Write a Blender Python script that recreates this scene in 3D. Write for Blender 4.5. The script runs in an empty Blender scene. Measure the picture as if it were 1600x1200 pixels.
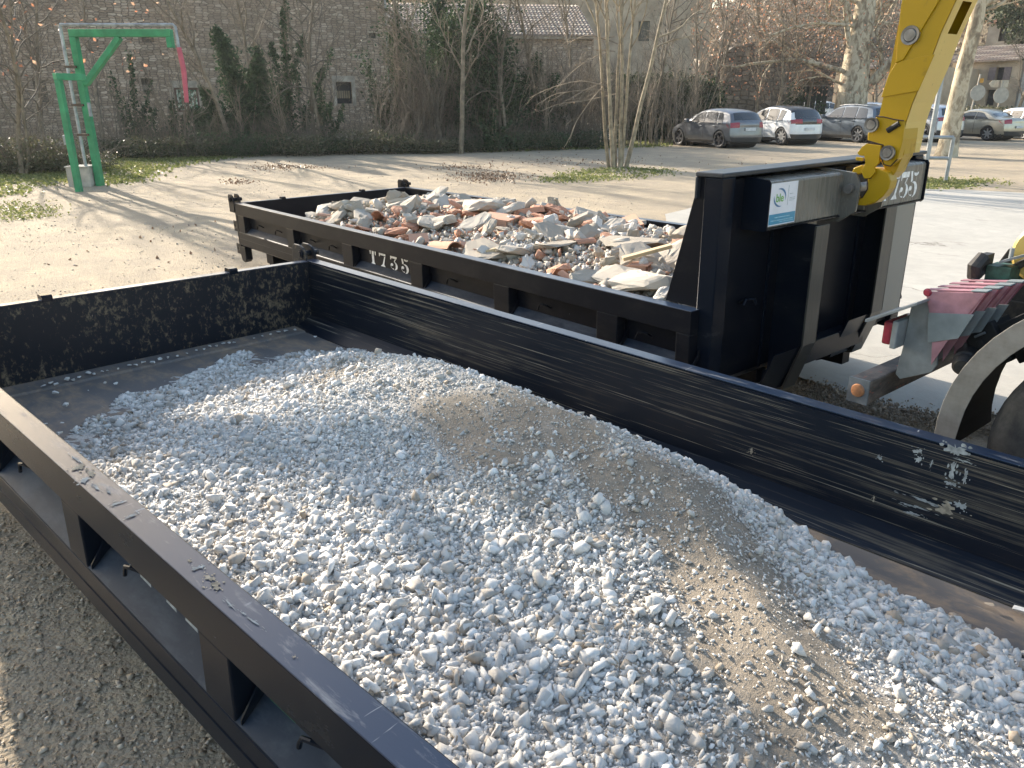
import bpy, bmesh, math, random
import numpy as np
from mathutils import Vector, Matrix

random.seed(7)
RNG = np.random.default_rng(7)
scene = bpy.context.scene
COL = scene.collection
R = math.radians

# ---------------------------------------------------------------- camera, sky, sun, exposure
CAM = Vector((4.880, -3.170, 1.996))
YAW, PITCH, F = 2.3124, 0.3506, 1201.0
fwd = Vector((math.cos(YAW) * math.cos(PITCH), math.sin(YAW) * math.cos(PITCH), -math.sin(PITCH)))
right = Vector((math.sin(YAW), -math.cos(YAW), 0))
up = right.cross(fwd)
cam_d = bpy.data.cameras.new('camera')
cam_d.sensor_width = 36.0
cam_d.lens = 36.0 * F / 1600.0
cam_d.clip_start = 0.05
cam_d.clip_end = 2000
cam = bpy.data.objects.new('camera', cam_d)
COL.objects.link(cam)
m = Matrix((right, up, -fwd)).transposed().to_4x4()
m.translation = CAM
cam.matrix_world = m
scene.camera = cam

SUN_AZ, SUN_EL = R(173), R(22)
w = bpy.data.worlds.new('World')
scene.world = w
w.use_nodes = True
nt = w.node_tree
bg = nt.nodes['Background']
sky = nt.nodes.new('ShaderNodeTexSky')
sky.sky_type = 'NISHITA'
sky.sun_disc = False
sky.sun_elevation = SUN_EL
sky.sun_rotation = R(90) - SUN_AZ
sky.air_density = 1.3
sky.dust_density = 2.0
nt.links.new(sky.outputs[0], bg.inputs[0])
bg.inputs[1].default_value = 0.14
sl = bpy.data.lights.new('sun', 'SUN')
sl.energy = 4.9
sl.angle = R(0.6)
sl.color = (1.0, 0.89, 0.74)
so = bpy.data.objects.new('sun', sl)
COL.objects.link(so)
sdir = Vector((math.cos(SUN_AZ) * math.cos(SUN_EL), math.sin(SUN_AZ) * math.cos(SUN_EL), math.sin(SUN_EL)))
so.rotation_euler = sdir.to_track_quat('Z', 'Y').to_euler()
so.location = sdir * 60
scene.view_settings.view_transform = 'Standard'
scene.view_settings.look = 'None'
scene.view_settings.exposure = 1.36
scene.view_settings.gamma = 1.0


# ---------------------------------------------------------------- geometry of the view
def gz(x, y):
    """height of the ground: level by the skips, rising gently to the car park"""
    d = math.hypot(x - CAM.x, y - CAM.y)
    t = min(max((d - 9) / 24.0, 0), 1)
    return 0.30 * t * t * (3 - 2 * t)


def ray(px, py):
    d = fwd + right * ((px - 800) / F) - up * ((py - 600) / F)
    return d.normalized()


def gpt(px, py):
    """ground point seen at a pixel"""
    d = ray(px, py)
    z = 0.1
    for _ in range(20):
        t = (z - CAM.z) / d.z
        p = CAM + d * t
        z = gz(p.x, p.y)
    return Vector((p.x, p.y, z))


def hd(px, D, z=None):
    """point at horizontal distance D in the direction of column px"""
    d = ray(px, 160)
    d.z = 0
    d.normalize()
    p = CAM + d * D
    p.z = gz(p.x, p.y) if z is None else z
    return p


def atd(px, py, D):
    d = ray(px, py)
    return CAM + d * (D / math.hypot(d.x, d.y))


def frame(yaw, a, b, org):
    x = Vector((math.cos(yaw), math.sin(yaw), a)).normalized()
    y = Vector((-math.sin(yaw), math.cos(yaw), b))
    y = (y - x * x.dot(y)).normalized()
    z = x.cross(y)
    mm = Matrix((x, y, z)).transposed().to_4x4()
    mm.translation = org
    return mm


M_near0 = frame(0, -0.0344, -0.017, Vector((0, 0, 0.92)))
M_near = M_near0 @ Matrix.Translation((0, -2.5, 0))      # origin: rim corner, left rear; y 0..2.5
M_far = frame(-0.1486, 0.0083, 0.0144, Vector((-4.1137, 1.6049, 0.8476)))


# ---------------------------------------------------------------- materials
def mat(name):
    m_ = bpy.data.materials.new(name)
    m_.use_nodes = True
    t = m_.node_tree
    b = t.nodes['Principled BSDF']
    return m_, t, b


def N(t, typ, **kw):
    n = t.nodes.new(typ)
    for k, v in kw.items():
        setattr(n, k, v)
    return n


def noise(t, vec, scale, detail=4, rough=0.55, dist=0.0):
    n = N(t, 'ShaderNodeTexNoise')
    n.inputs['Scale'].default_value = scale
    n.inputs['Detail'].default_value = detail
    n.inputs['Roughness'].default_value = rough
    n.inputs['Distortion'].default_value = dist
    if vec is not None:
        t.links.new(vec, n.inputs['Vector'])
    return n.outputs['Fac']


def ramp(t, fac, stops, interp='LINEAR'):
    r = N(t, 'ShaderNodeValToRGB')
    r.color_ramp.interpolation = interp
    els = r.color_ramp.elements
    while len(els) < len(stops):
        els.new(0.5)
    for e, (p, c) in zip(els, stops):
        e.position = p
        e.color = (*c, 1) if len(c) == 3 else c
    t.links.new(fac, r.inputs['Fac'])
    return r.outputs['Color']


def g3(v):
    return (v, v, v)


def mixc(t, fac, a, b, mode='MIX'):
    n = N(t, 'ShaderNodeMix', data_type='RGBA', blend_type=mode)
    for s, v in (('Factor', fac), ('A', a), ('B', b)):
        sock = [i for i in n.inputs if i.name == s and (i.type == 'RGBA' if s != 'Factor' else i.type == 'VALUE')][0]
        if isinstance(v, (int, float)):
            sock.default_value = v
        elif isinstance(v, tuple):
            sock.default_value = (*v, 1)
        else:
            t.links.new(v, sock)
    return [o for o in n.outputs if o.type == 'RGBA'][0]


def math_(t, op, a, b=0.0, clamp=False):
    n = N(t, 'ShaderNodeMath', operation=op)
    n.use_clamp = clamp
    for i, v in enumerate((a, b)):
        if isinstance(v, (int, float)):
            n.inputs[i].default_value = v
        else:
            t.links.new(v, n.inputs[i])
    return n.outputs[0]


def coords(t, kind='Object', scale=(1, 1, 1), rot=(0, 0, 0)):
    c = N(t, 'ShaderNodeTexCoord')
    mp = N(t, 'ShaderNodeMapping')
    mp.inputs['Scale'].default_value = scale
    mp.inputs['Rotation'].default_value = rot
    t.links.new(c.outputs[kind], mp.inputs['Vector'])
    return mp.outputs[0]


def bump(t, b, height, strength=0.5, dist=0.01):
    n = N(t, 'ShaderNodeBump')
    n.inputs['Strength'].default_value = strength
    n.inputs['Distance'].default_value = dist
    t.links.new(height, n.inputs['Height'])
    t.links.new(n.outputs[0], b.inputs['Normal'])
    return n


def setc(t, b, c):
    if isinstance(c, tuple):
        b.inputs['Base Color'].default_value = (*c, 1)
    else:
        t.links.new(c, b.inputs['Base Color'])


def simple(name, c, rough=0.6, metal=0.0, var=0.12, vs=6.0, bmp=0.0, bs=40.0, coat=0.0):
    m_, t, b = mat(name)
    v = coords(t)
    n = noise(t, v, vs, 5)
    lo = tuple(max(x * (1 - var * 2), 0) for x in c)
    hi = tuple(x * (1 + var * 1.4) for x in c)
    setc(t, b, ramp(t, n, [(0.3, lo), (0.7, hi)]))
    b.inputs['Roughness'].default_value = rough
    b.inputs['Metallic'].default_value = metal
    b.inputs['Coat Weight'].default_value = coat
    if bmp:
        bump(t, b, noise(t, v, bs, 4), bmp, 0.01)
    return m_


def m_paint(name, base, dust, amount, scale, rough=0.32, thr=(0.5, 0.7), sc2=None, seed=0.0, scratch=None, spec=0.35):
    """painted steel with dust and scratches; scale = stretch of the dust pattern"""
    m_, t, b = mat(name)
    v = coords(t, 'Object', scale)
    n1 = noise(t, v, 1.0, 8, 0.7, 0.3)
    v2 = coords(t, 'Object', sc2 or (1.3, 1.3, 1.3))
    n2 = noise(t, v2, 1.0, 4, 0.6)
    k = math_(t, 'ADD', math_(t, 'MULTIPLY', n1, 0.72), math_(t, 'MULTIPLY', n2, 0.28))
    msk = ramp(t, k, [(thr[0], g3(0)), (thr[1], g3(amount))])
    v3 = coords(t, 'Object', (23, 23, 23))
    n3 = noise(t, v3, 1.0, 5, 0.7)
    d2 = mixc(t, n3, tuple(x * 0.6 for x in dust), tuple(x * 1.3 for x in dust))
    c = mixc(t, msk, base, d2)
    fac = msk
    if scratch:
        vs_ = coords(t, 'Object', scratch[0])
        ns = noise(t, vs_, 1.0, 3, 0.8)
        ms = ramp(t, ns, [(scratch[1], g3(0)), (scratch[1] + 0.03, g3(scratch[3]))])
        c = mixc(t, ms, c, scratch[2])
        fac = math_(t, 'MAXIMUM', msk, ms)
    setc(t, b, c)
    rr = N(t, 'ShaderNodeMapRange')
    rr.inputs['To Min'].default_value = rough
    rr.inputs['To Max'].default_value = 0.85
    t.links.new(fac, rr.inputs['Value'])
    t.links.new(rr.outputs[0], b.inputs['Roughness'])
    bump(t, b, k, 0.12, 0.004)
    b.inputs['Specular IOR Level'].default_value = spec * .8
    return m_


BLK = (0.007, 0.010, 0.017)
MAT = {}
MAT['wall_in'] = m_paint('scuffed_black_paint_streaked', BLK, (0.17, 0.14, 0.10), 0.8, (0.8, 20, 60), 0.30, (0.53, 0.66),
                         (1.1, 1.1, 3.5), scratch=((0.9, 30, 130), 0.62, (0.36, 0.31, 0.23), 0.6))
MAT['end_in'] = m_paint('scuffed_black_paint_muddy', BLK, (0.20, 0.16, 0.105), 0.85, (24, 34, 24), 0.4, (0.52, 0.63), (2, 1.7, 2.5),
                        scratch=((40, 60, 9), 0.69, (0.33, 0.29, 0.22), 0.6))
MAT['rail_top'] = m_paint('worn_rail_paint', (0.016, 0.032, 0.066), (0.44, 0.43, 0.42), 0.6, (5, 26, 26), 0.30, (0.54, 0.68), (1.5, 6, 6),
                          scratch=((34, 3.0, 30), 0.67, (0.5, 0.5, 0.5), 0.7), spec=0.8)
MAT['rail_top'].node_tree.nodes['Principled BSDF'].inputs['Metallic'].default_value = 0.15
MAT['black'] = m_paint('glossy_black_paint', BLK, (0.20, 0.18, 0.15), 0.08, (3, 3, 6), 0.25, (0.5, 0.72), (1, 1, 2), spec=.16,
                       scratch=((24, 24, 24), 0.76, (0.4, 0.4, 0.4), 0.5))
MAT['black_far'] = m_paint('satin_black_paint', (0.008, 0.009, 0.013), (0.2, 0.18, 0.15), 0.08, (3, 3, 7), 0.38, (0.5, 0.72), (1, 1, 2), spec=.12,
                           scratch=((14, 14, 30), 0.745, (0.4, 0.4, 0.4), 0.5))
MAT['shelf'] = m_paint('dusty_black_shelf', (0.016, 0.024, 0.038), (0.22, 0.23, 0.24), 0.30, (4, 9, 9), 0.6, (0.48, 0.68), (1, 2, 2))
MAT['floor'] = m_paint('rusty_dusty_floor', (0.13, 0.12, 0.115), (0.30, 0.225, 0.16), 0.95, (5, 9, 9), 0.6, (0.46, 0.60), (1, 2, 2),
                       scratch=((6, 50, 50), 0.66, (0.3, 0.27, 0.23), 0.5))
MAT['paint_white'] = simple('flaked_white_paint', (0.32, 0.33, 0.32), 0.7, var=0.25, vs=30)
MAT['paint_tan'] = simple('dried_tan_splash', (0.36, 0.30, 0.22), 0.8, var=0.25, vs=40)
MAT['letter'] = simple('stencil_white', (0.80, 0.79, 0.78), 0.6, var=0.15, vs=30)
MAT['rubber'] = simple('tyre_rubber', (0.022, 0.022, 0.023), 0.8, var=0.3, vs=9, bmp=0.2)
MAT['dark'] = simple('dark_underbody', (0.012, 0.012, 0.013), 0.7)


def m_stone(name, tones, dustc, rough=0.85, bs=120.0, bst=0.5):
    """loose stones: tone per stone from a face attribute"""
    m_, t, b = mat(name)
    a = N(t, 'ShaderNodeAttribute', attribute_name='tone')
    c = ramp(t, a.outputs['Fac'], tones)
    v = coords(t)
    n = noise(t, v, 45, 4, 0.6)
    c = mixc(t, ramp(t, n, [(0.35, g3(0.0)), (0.75, g3(0.45))]), c, dustc)
    setc(t, b, c)
    b.inputs['Roughness'].default_value = rough
    bump(t, b, noise(t, v, bs, 3), bst, 0.003)
    return m_


MAT['gravel'] = m_stone('limestone_gravel', [(0.0, (0.33, 0.25, 0.17)), (0.12, (0.36, 0.30, 0.23)), (0.3, (0.46, 0.435, 0.40)),
                                             (0.65, (0.63, 0.61, 0.575)), (1.0, (0.78, 0.765, 0.735))], (0.50, 0.47, 0.43))
MAT['pebble'] = m_stone('brown_pebbles', [(0.0, (0.23, 0.18, 0.13)), (0.5, (0.37, 0.30, 0.22)), (1.0, (0.58, 0.51, 0.43))], (0.36, 0.29, 0.21))
MAT['concrete_chunk'] = m_stone('broken_concrete', [(0.0, (0.24, 0.205, 0.16)), (0.5, (0.37, 0.325, 0.265)), (1.0, (0.48, 0.435, 0.375))],
                                (0.38, 0.33, 0.27), bs=60, bst=0.8)
MAT['plaster_chunk'] = m_stone('white_plaster', [(0.0, (0.48, 0.44, 0.39)), (1.0, (0.64, 0.60, 0.55))], (0.50, 0.45, 0.39), bs=60)
MAT['brick_chunk'] = m_stone('broken_terracotta', [(0.0, (0.34, 0.14, 0.075)), (0.5, (0.47, 0.21, 0.12)), (1.0, (0.54, 0.29, 0.19))],
                             (0.48, 0.36, 0.28), bs=60)
MAT['earth_crumb'] = m_stone('earth_crumbs', [(0.0, (0.24, 0.18, 0.12)), (1.0, (0.44, 0.36, 0.26))], (0.36, 0.29, 0.2))
MAT['wood_chunk'] = m_stone('splintered_wood', [(0.0, (0.45, 0.33, 0.19)), (1.0, (0.58, 0.46, 0.28))], (0.4, 0.3, 0.2))


def m_heap():
    m_, t, b = mat('sandy_fines')
    v = coords(t)
    a = N(t, 'ShaderNodeAttribute', attribute_name='sand')
    n1 = noise(t, v, 14, 8, 0.75)
    n2 = noise(t, v, 130, 4, 0.7)
    grit = ramp(t, n2, [(0.32, (0.34, 0.315, 0.285)), (0.5, (0.48, 0.46, 0.43)), (0.68, (0.64, 0.62, 0.60))])
    sand = ramp(t, n1, [(0.3, (0.21, 0.175, 0.135)), (0.7, (0.33, 0.28, 0.22))])
    sand = mixc(t, ramp(t, n2, [(0.56, g3(0)), (0.72, g3(0.5))]), sand, (0.55, 0.52, 0.48))
    setc(t, b, mixc(t, a.outputs['Fac'], grit, sand))
    b.inputs['Roughness'].default_value = 0.95
    bump(t, b, math_(t, 'ADD', n2, math_(t, 'MULTIPLY', n1, 0.8)), 0.9, 0.012)
    return m_


MAT['heap'] = m_heap()


def m_ground():
    m_, t, b = mat('dusty_gravel_ground')
    v = coords(t)
    n1 = noise(t, v, 0.22, 5, 0.6)
    n2 = noise(t, v, 1.6, 7, 0.7)
    n3 = noise(t, v, 38, 5, 0.75)
    vor = N(t, 'ShaderNodeTexVoronoi')
    vor.inputs['Scale'].default_value = 55
    t.links.new(v, vor.inputs['Vector'])
    c = ramp(t, n1, [(0.3, (0.41, 0.325, 0.215)), (0.7, (0.53, 0.43, 0.29))])
    nr = noise(t, coords(t, 'Object', (.35, 1.6, 1), (0, 0, R(-35))), 1.0, 6, .7, .6)
    c = mixc(t, ramp(t, nr, [(0.40, g3(0.5)), (0.58, g3(0.0))]), c, (0.27, 0.225, 0.17))
    c = mixc(t, ramp(t, n2, [(0.42, g3(0.7)), (0.60, g3(0.0))]), c, (0.30, 0.25, 0.185))
    c = mixc(t, ramp(t, n3, [(0.38, g3(0.6)), (0.55, g3(0.0))]), c, (0.25, 0.205, 0.155))
    c = mixc(t, ramp(t, vor.outputs['Distance'], [(0.0, g3(0.28)), (0.3, g3(0.0))]), c, (0.62, 0.58, 0.52))
    setc(t, b, c)
    b.inputs['Roughness'].default_value = 0.95
    bump(t, b, math_(t, 'ADD', n3, math_(t, 'MULTIPLY', vor.outputs['Distance'], -0.7)), 0.8, 0.02)
    return m_


MAT['ground'] = m_ground()


def m_slab():
    m_, t, b = mat('worn_concrete_paving')
    v = coords(t)
    n1 = noise(t, v, 0.5, 6, 0.65)
    n2 = noise(t, v, 5, 7, 0.7, 0.5)
    n3 = noise(t, v, 60, 4, 0.7)
    vor = N(t, 'ShaderNodeTexVoronoi', feature='DISTANCE_TO_EDGE')
    vor.inputs['Scale'].default_value = 0.42
    dv = N(t, 'ShaderNodeVectorMath', operation='ADD')
    nz = N(t, 'ShaderNodeTexNoise')
    nz.inputs['Scale'].default_value = 1.7
    nz.inputs['Detail'].default_value = 8
    t.links.new(v, nz.inputs['Vector'])
    t.links.new(v, dv.inputs[0])
    t.links.new(nz.outputs['Color'], dv.inputs[1])
    t.links.new(dv.outputs[0], vor.inputs['Vector'])
    c = ramp(t, n1, [(0.3, (0.34, 0.325, 0.29)), (0.7, (0.45, 0.43, 0.385))])
    c = mixc(t, ramp(t, n2, [(0.40, g3(0.4)), (0.6, g3(0.0))]), c, (0.30, 0.285, 0.26))
    crack = math_(t, 'MULTIPLY', ramp(t, vor.outputs['Distance'], [(0.002, g3(0.85)), (0.007, g3(0.0))]),
                  ramp(t, noise(t, v, 0.6, 2), [(0.45, g3(0)), (0.6, g3(1))]))
    c = mixc(t, crack, c, (0.16, 0.145, 0.125))
    setc(t, b, c)
    b.inputs['Roughness'].default_value = 0.9
    bump(t, b, math_(t, 'ADD', n3, math_(t, 'MULTIPLY', crack, -1.0)), 0.35, 0.01)
    return m_


MAT['slab'] = m_slab()


def m_masonry(name, c1, c2, mortar, sx=3.3, sy=8.8):
    """coursed rubble: stretched cells of random stones"""
    m_, t, b = mat(name)
    v0 = coords(t, 'Object')
    nz = N(t, 'ShaderNodeTexNoise')
    nz.inputs['Scale'].default_value = 1.3
    nz.inputs['Detail'].default_value = 5
    t.links.new(v0, nz.inputs['Vector'])
    sc = N(t, 'ShaderNodeVectorMath', operation='SCALE')
    sc.inputs['Scale'].default_value = 0.10
    t.links.new(nz.outputs['Color'], sc.inputs[0])
    dv = N(t, 'ShaderNodeVectorMath', operation='ADD')
    t.links.new(v0, dv.inputs[0])
    t.links.new(sc.outputs[0], dv.inputs[1])
    mp = N(t, 'ShaderNodeMapping')
    mp.inputs['Scale'].default_value = (sx, sy, 1.0)
    t.links.new(dv.outputs[0], mp.inputs['Vector'])
    ve = N(t, 'ShaderNodeTexVoronoi', feature='DISTANCE_TO_EDGE', voronoi_dimensions='2D')
    vc = N(t, 'ShaderNodeTexVoronoi', feature='F1', voronoi_dimensions='2D')
    for q in (ve, vc):
        q.inputs['Scale'].default_value = 1.0
        q.inputs['Randomness'].default_value = 0.58
        t.links.new(mp.outputs[0], q.inputs['Vector'])
    sep = N(t, 'ShaderNodeSeparateColor')
    t.links.new(vc.outputs['Color'], sep.inputs[0])
    c = ramp(t, sep.outputs[0], [(0.0, tuple(x * .75 for x in c1)), (0.5, c1), (0.85, c2), (1.0, tuple(x * 1.25 for x in c2))])
    joint = ramp(t, ve.outputs['Distance'], [(0.02, g3(0.85)), (0.10, g3(0.0))])
    c = mixc(t, joint, c, mortar)
    n = noise(t, v0, 0.22, 6, 0.65)
    c = mixc(t, ramp(t, n, [(0.35, g3(0.55)), (0.62, g3(0.0))]), c, tuple(x * 0.6 for x in c1))
    n2 = noise(t, v0, 6, 5, 0.7)
    c = mixc(t, 0.55, c, ramp(t, n2, [(0.25, g3(0.5)), (0.75, g3(1.2))]), 'MULTIPLY')
    setc(t, b, c)
    b.inputs['Roughness'].default_value = 0.95
    hh = math_(t, 'ADD', math_(t, 'MULTIPLY', joint, -1.0), n2)
    bump(t, b, hh, 1.0, 0.08)
    return m_


MAT['masonry'] = m_masonry('rubble_stone_masonry', (0.42, 0.315, 0.225), (0.56, 0.44, 0.33), (0.14, 0.105, 0.078))
MAT['masonry2'] = m_masonry('old_garden_wall_stone', (0.24, 0.205, 0.165), (0.33, 0.285, 0.23), (0.13, 0.11, 0.09), 2.2, 4.0)
MAT['dressed'] = simple('dressed_limestone', (0.36, 0.31, 0.245), 0.9, var=0.2, vs=3, bmp=0.5)
MAT['render'] = simple('ochre_render', (0.40, 0.325, 0.235), 0.9, var=0.18, vs=0.8, bmp=0.3)
MAT['render2'] = simple('grey_render', (0.30, 0.28, 0.25), 0.9, var=0.18, vs=0.8, bmp=0.3)
MAT['darkwood'] = simple('dark_window_wood', (0.10, 0.07, 0.05), 0.7)
MAT['glass_dark'] = simple('old_window_glass', (0.03, 0.035, 0.04), 0.12)
MAT['bark'] = simple('grey_bark', (0.22, 0.18, 0.13), 0.9, var=0.25, vs=5, bmp=0.6)
MAT['twig'] = simple('pale_twigs', (0.27, 0.215, 0.155), 0.85, var=0.25, vs=3)
MAT['twig_dark'] = simple('dull_twigs', (0.15, 0.125, 0.095), 0.85, var=0.25, vs=3)


def m_plane_bark():
    m_, t, b = mat('mottled_plane_bark')
    v = coords(t, 'Object', (3, 3, 1.6))
    n = noise(t, v, 1.6, 5, 0.6, 0.6)
    c = ramp(t, n, [(0.36, (0.19, 0.15, 0.105)), (0.46, (0.33, 0.27, 0.185)), (0.54, (0.52, 0.45, 0.33)), (0.68, (0.44, 0.37, 0.26))])
    setc(t, b, c)
    b.inputs['Roughness'].default_value = 0.9
    bump(t, b, noise(t, v, 7, 6, 0.7), 0.5, 0.03)
    return m_


MAT['plane_bark'] = m_plane_bark()


def m_leaf(name, tones, trans=0.3, rough=0.5):
    m_, t, b = mat(name)
    a = N(t, 'ShaderNodeAttribute', attribute_name='tone')
    c = ramp(t, a.outputs['Fac'], tones)
    setc(t, b, c)
    b.inputs['Roughness'].default_value = rough
    tr = N(t, 'ShaderNodeBsdfTranslucent')
    t.links.new(c, tr.inputs[0])
    mx = N(t, 'ShaderNodeMixShader')
    mx.inputs[0].default_value = trans
    t.links.new(b.outputs[0], mx.inputs[1])
    t.links.new(tr.outputs[0], mx.inputs[2])
    out = [n for n in t.nodes if n.type == 'OUTPUT_MATERIAL'][0]
    t.links.new(mx.outputs[0], out.inputs[0])
    return m_


MAT['ivy'] = m_leaf('ivy_leaves', [(0.0, (0.018, 0.035, 0.016)), (0.6, (0.04, 0.075, 0.03)), (1.0, (0.08, 0.12, 0.055))], 0.2, .8)
MAT['evergreen'] = m_leaf('evergreen_leaves', [(0.0, (0.02, 0.03, 0.014)), (0.6, (0.045, 0.062, 0.03)), (1.0, (0.09, 0.11, 0.055))], 0.2, .8)
MAT['bramble'] = m_leaf('bramble_leaves', [(0.0, (0.05, 0.05, 0.03)), (0.5, (0.09, 0.10, 0.05)), (0.8, (0.17, 0.15, 0.09)), (1.0, (0.30, 0.26, 0.19))], 0.3)
MAT['scrub'] = m_leaf('winter_scrub', [(0.0, (0.09, 0.07, 0.05)), (0.5, (0.17, 0.13, 0.09)), (0.8, (0.23, 0.16, 0.10)), (1.0, (0.36, 0.24, 0.15))], 0.3)
MAT['russet'] = m_leaf('russet_leaves', [(0.0, (0.28, 0.12, 0.07)), (0.5, (0.48, 0.22, 0.13)), (1.0, (0.66, 0.44, 0.30))], 0.5)
MAT['grass'] = m_leaf('short_grass', [(0.0, (0.10, 0.12, 0.035)), (0.5, (0.17, 0.20, 0.06)), (1.0, (0.36, 0.33, 0.15))], 0.4)
MAT['deadleaf'] = m_leaf('fallen_leaves', [(0.0, (0.14, 0.085, 0.05)), (0.6, (0.26, 0.15, 0.085)), (1.0, (0.38, 0.26, 0.17))], 0.1)


# ---------------------------------------------------------------- mesh helpers
def link(o, parent=None):
    COL.objects.link(o)
    if parent is not None:
        o.parent = parent
    return o


def tag(o, label=None, cat=None, group=None, kind=None):
    if label:
        o['label'] = label
    if cat:
        o['category'] = cat
    if group:
        o['group'] = group
    if kind:
        o['kind'] = kind
    return o


def empty(name, mw=None, loc=(0, 0, 0), rz=0.0):
    o = bpy.data.objects.new(name, None)
    o.empty_display_size = 0.3
    COL.objects.link(o)
    if mw is not None:
        o.matrix_world = mw
    else:
        o.matrix_world = Matrix.Translation(loc) @ Matrix.Rotation(rz, 4, 'Z')
    return o


class MB:
    """collects faces; build() links ONE mesh object"""

    def __init__(s):
        s.v, s.f, s.mi, s.mats = [], [], [], []
        s.cur = 0

    def m(s, name):
        if name not in s.mats:
            s.mats.append(name)
        s.cur = s.mats.index(name)
        return s

    def face(s, pts):
        n = len(s.v)
        s.v += [tuple(p) for p in pts]
        s.f.append(tuple(range(n, n + len(pts))))
        s.mi.append(s.cur)

    def raw(s, vs, fs):
        n = len(s.v)
        s.v += [tuple(p) for p in vs]
        for f in fs:
            s.f.append(tuple(i + n for i in f))
            s.mi.append(s.cur)

    def box(s, x0, x1, y0, y1, z0, z1, mw=None):
        vs = [Vector((x, y, z)) for x in (x0, x1) for y in (y0, y1) for z in (z0, z1)]
        if mw is not None:
            vs = [mw @ p for p in vs]
        s.raw(vs, [(0, 1, 3, 2), (4, 6, 7, 5), (0, 4, 5, 1), (2, 3, 7, 6), (0, 2, 6, 4), (1, 5, 7, 3)])
        return s

    def prism(s, poly, a, b, axis='y', mw=None):
        """poly in the two other axes (x,z for y; y,z for x; x,y for z), extruded a..b"""
        n = len(poly)
        if axis == 'y':
            P = lambda p, t: Vector((p[0], t, p[1]))
        elif axis == 'x':
            P = lambda p, t: Vector((t, p[0], p[1]))
        else:
            P = lambda p, t: Vector((p[0], p[1], t))
        vs = [P(p, a) for p in poly] + [P(p, b) for p in poly]
        if mw is not None:
            vs = [mw @ p for p in vs]
        fs = [tuple(range(n)), tuple(range(2 * n - 1, n - 1, -1))] + [(i, i + n, (i + 1) % n + n, (i + 1) % n) for i in range(n)]
        s.raw(vs, fs)
        return s

    def tube(s, path, rad, n=8, cap=True):
        path = [Vector(p) for p in path]
        if not isinstance(rad, (list, tuple)):
            rad = [rad] * len(path)
        rings = []
        u = None
        for i, p in enumerate(path):
            d = (path[min(i + 1, len(path) - 1)] - path[max(i - 1, 0)])
            if d.length < 1e-9:
                d = Vector((0, 0, 1))
            d.normalize()
            if u is None:
                u = d.orthogonal().normalized()
            else:
                u = (u - d * u.dot(d))
                u = u.normalized() if u.length > 1e-6 else d.orthogonal().normalized()
            v = d.cross(u)
            rings.append([p + (u * math.cos(a) + v * math.sin(a)) * rad[i] for a in [2 * math.pi * k / n for k in range(n)]])
        vs = [q for r in rings for q in r]
        fs = []
        for i in range(len(rings) - 1):
            for k in range(n):
                fs.append((i * n + k, i * n + (k + 1) % n, (i + 1) * n + (k + 1) % n, (i + 1) * n + k))
        if cap:
            fs.append(tuple(range(n - 1, -1, -1)))
            fs.append(tuple((len(rings) - 1) * n + k for k in range(n)))
        s.raw(vs, fs)
        return s

    def lathe(s, prof, mw, n=24):
        """prof: (axial, radius) revolved round local y"""
        vs = []
        for (a, r) in prof:
            for k in range(n):
                t = 2 * math.pi * k / n
                vs.append(mw @ Vector((r * math.cos(t), a, r * math.sin(t))))
        fs = []
        for i in range(len(prof) - 1):
            for k in range(n):
                fs.append((i * n + k, i * n + (k + 1) % n, (i + 1) * n + (k + 1) % n, (i + 1) * n + k))
        s.raw(vs, fs)
        return s

    def build(s, name, material=None, parent=None, bevel=0.0, smooth=False, seg=2):
        me = bpy.data.meshes.new(name)
        me.from_pydata(s.v, [], s.f)
        mats = s.mats if s.mats else [material]
        for mm in mats:
            me.materials.append(MAT[mm] if isinstance(mm, str) else mm)
        if s.mats:
            me.polygons.foreach_set('material_index', s.mi)
        if smooth:
            me.polygons.foreach_set('use_smooth', [True] * len(s.f))
        b = bmesh.new()
        b.from_mesh(me)
        bmesh.ops.remove_doubles(b, verts=b.verts, dist=1e-5)
        bmesh.ops.recalc_face_normals(b, faces=b.faces)
        b.to_mesh(me)
        b.free()
        if smooth:
            try:
                me.set_sharp_from_angle(angle=R(35))
            except Exception:
                pass
        o = bpy.data.objects.new(name, me)
        link(o, parent)
        if bevel:
            md = o.modifiers.new('bevel', 'BEVEL')
            md.width = bevel
            md.segments = seg
            md.limit_method = 'ANGLE'
            md.angle_limit = R(40)
        return o


def quick_mesh(name, V, FL, FS, material, tone=None, parent=None, attrs=None, smooth=False):
    """V (n,3); FL flat loop vertex indices; FS verts per face (constant)"""
    me = bpy.data.meshes.new(name)
    nf = len(FL) // FS
    me.vertices.add(len(V))
    me.vertices.foreach_set('co', np.asarray(V, np.float32).ravel())
    me.loops.add(len(FL))
    me.loops.foreach_set('vertex_index', np.asarray(FL, np.int32))
    me.polygons.add(nf)
    me.polygons.foreach_set('loop_start', np.arange(nf, dtype=np.int32) * FS)
    try:
        me.polygons.foreach_set('loop_total', np.full(nf, FS, np.int32))
    except Exception:
        pass
    me.update(calc_edges=True)
    me.validate()
    for mm in (material if isinstance(material, list) else [material]):
        me.materials.append(MAT[mm])
    if tone is not None:
        a = me.attributes.new('tone', 'FLOAT', 'FACE')
        a.data.foreach_set('value', np.asarray(tone, np.float32))
    if smooth:
        me.polygons.foreach_set('use_smooth', [True] * nf)
    o = bpy.data.objects.new(name, me)
    link(o, parent)
    return o


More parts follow.
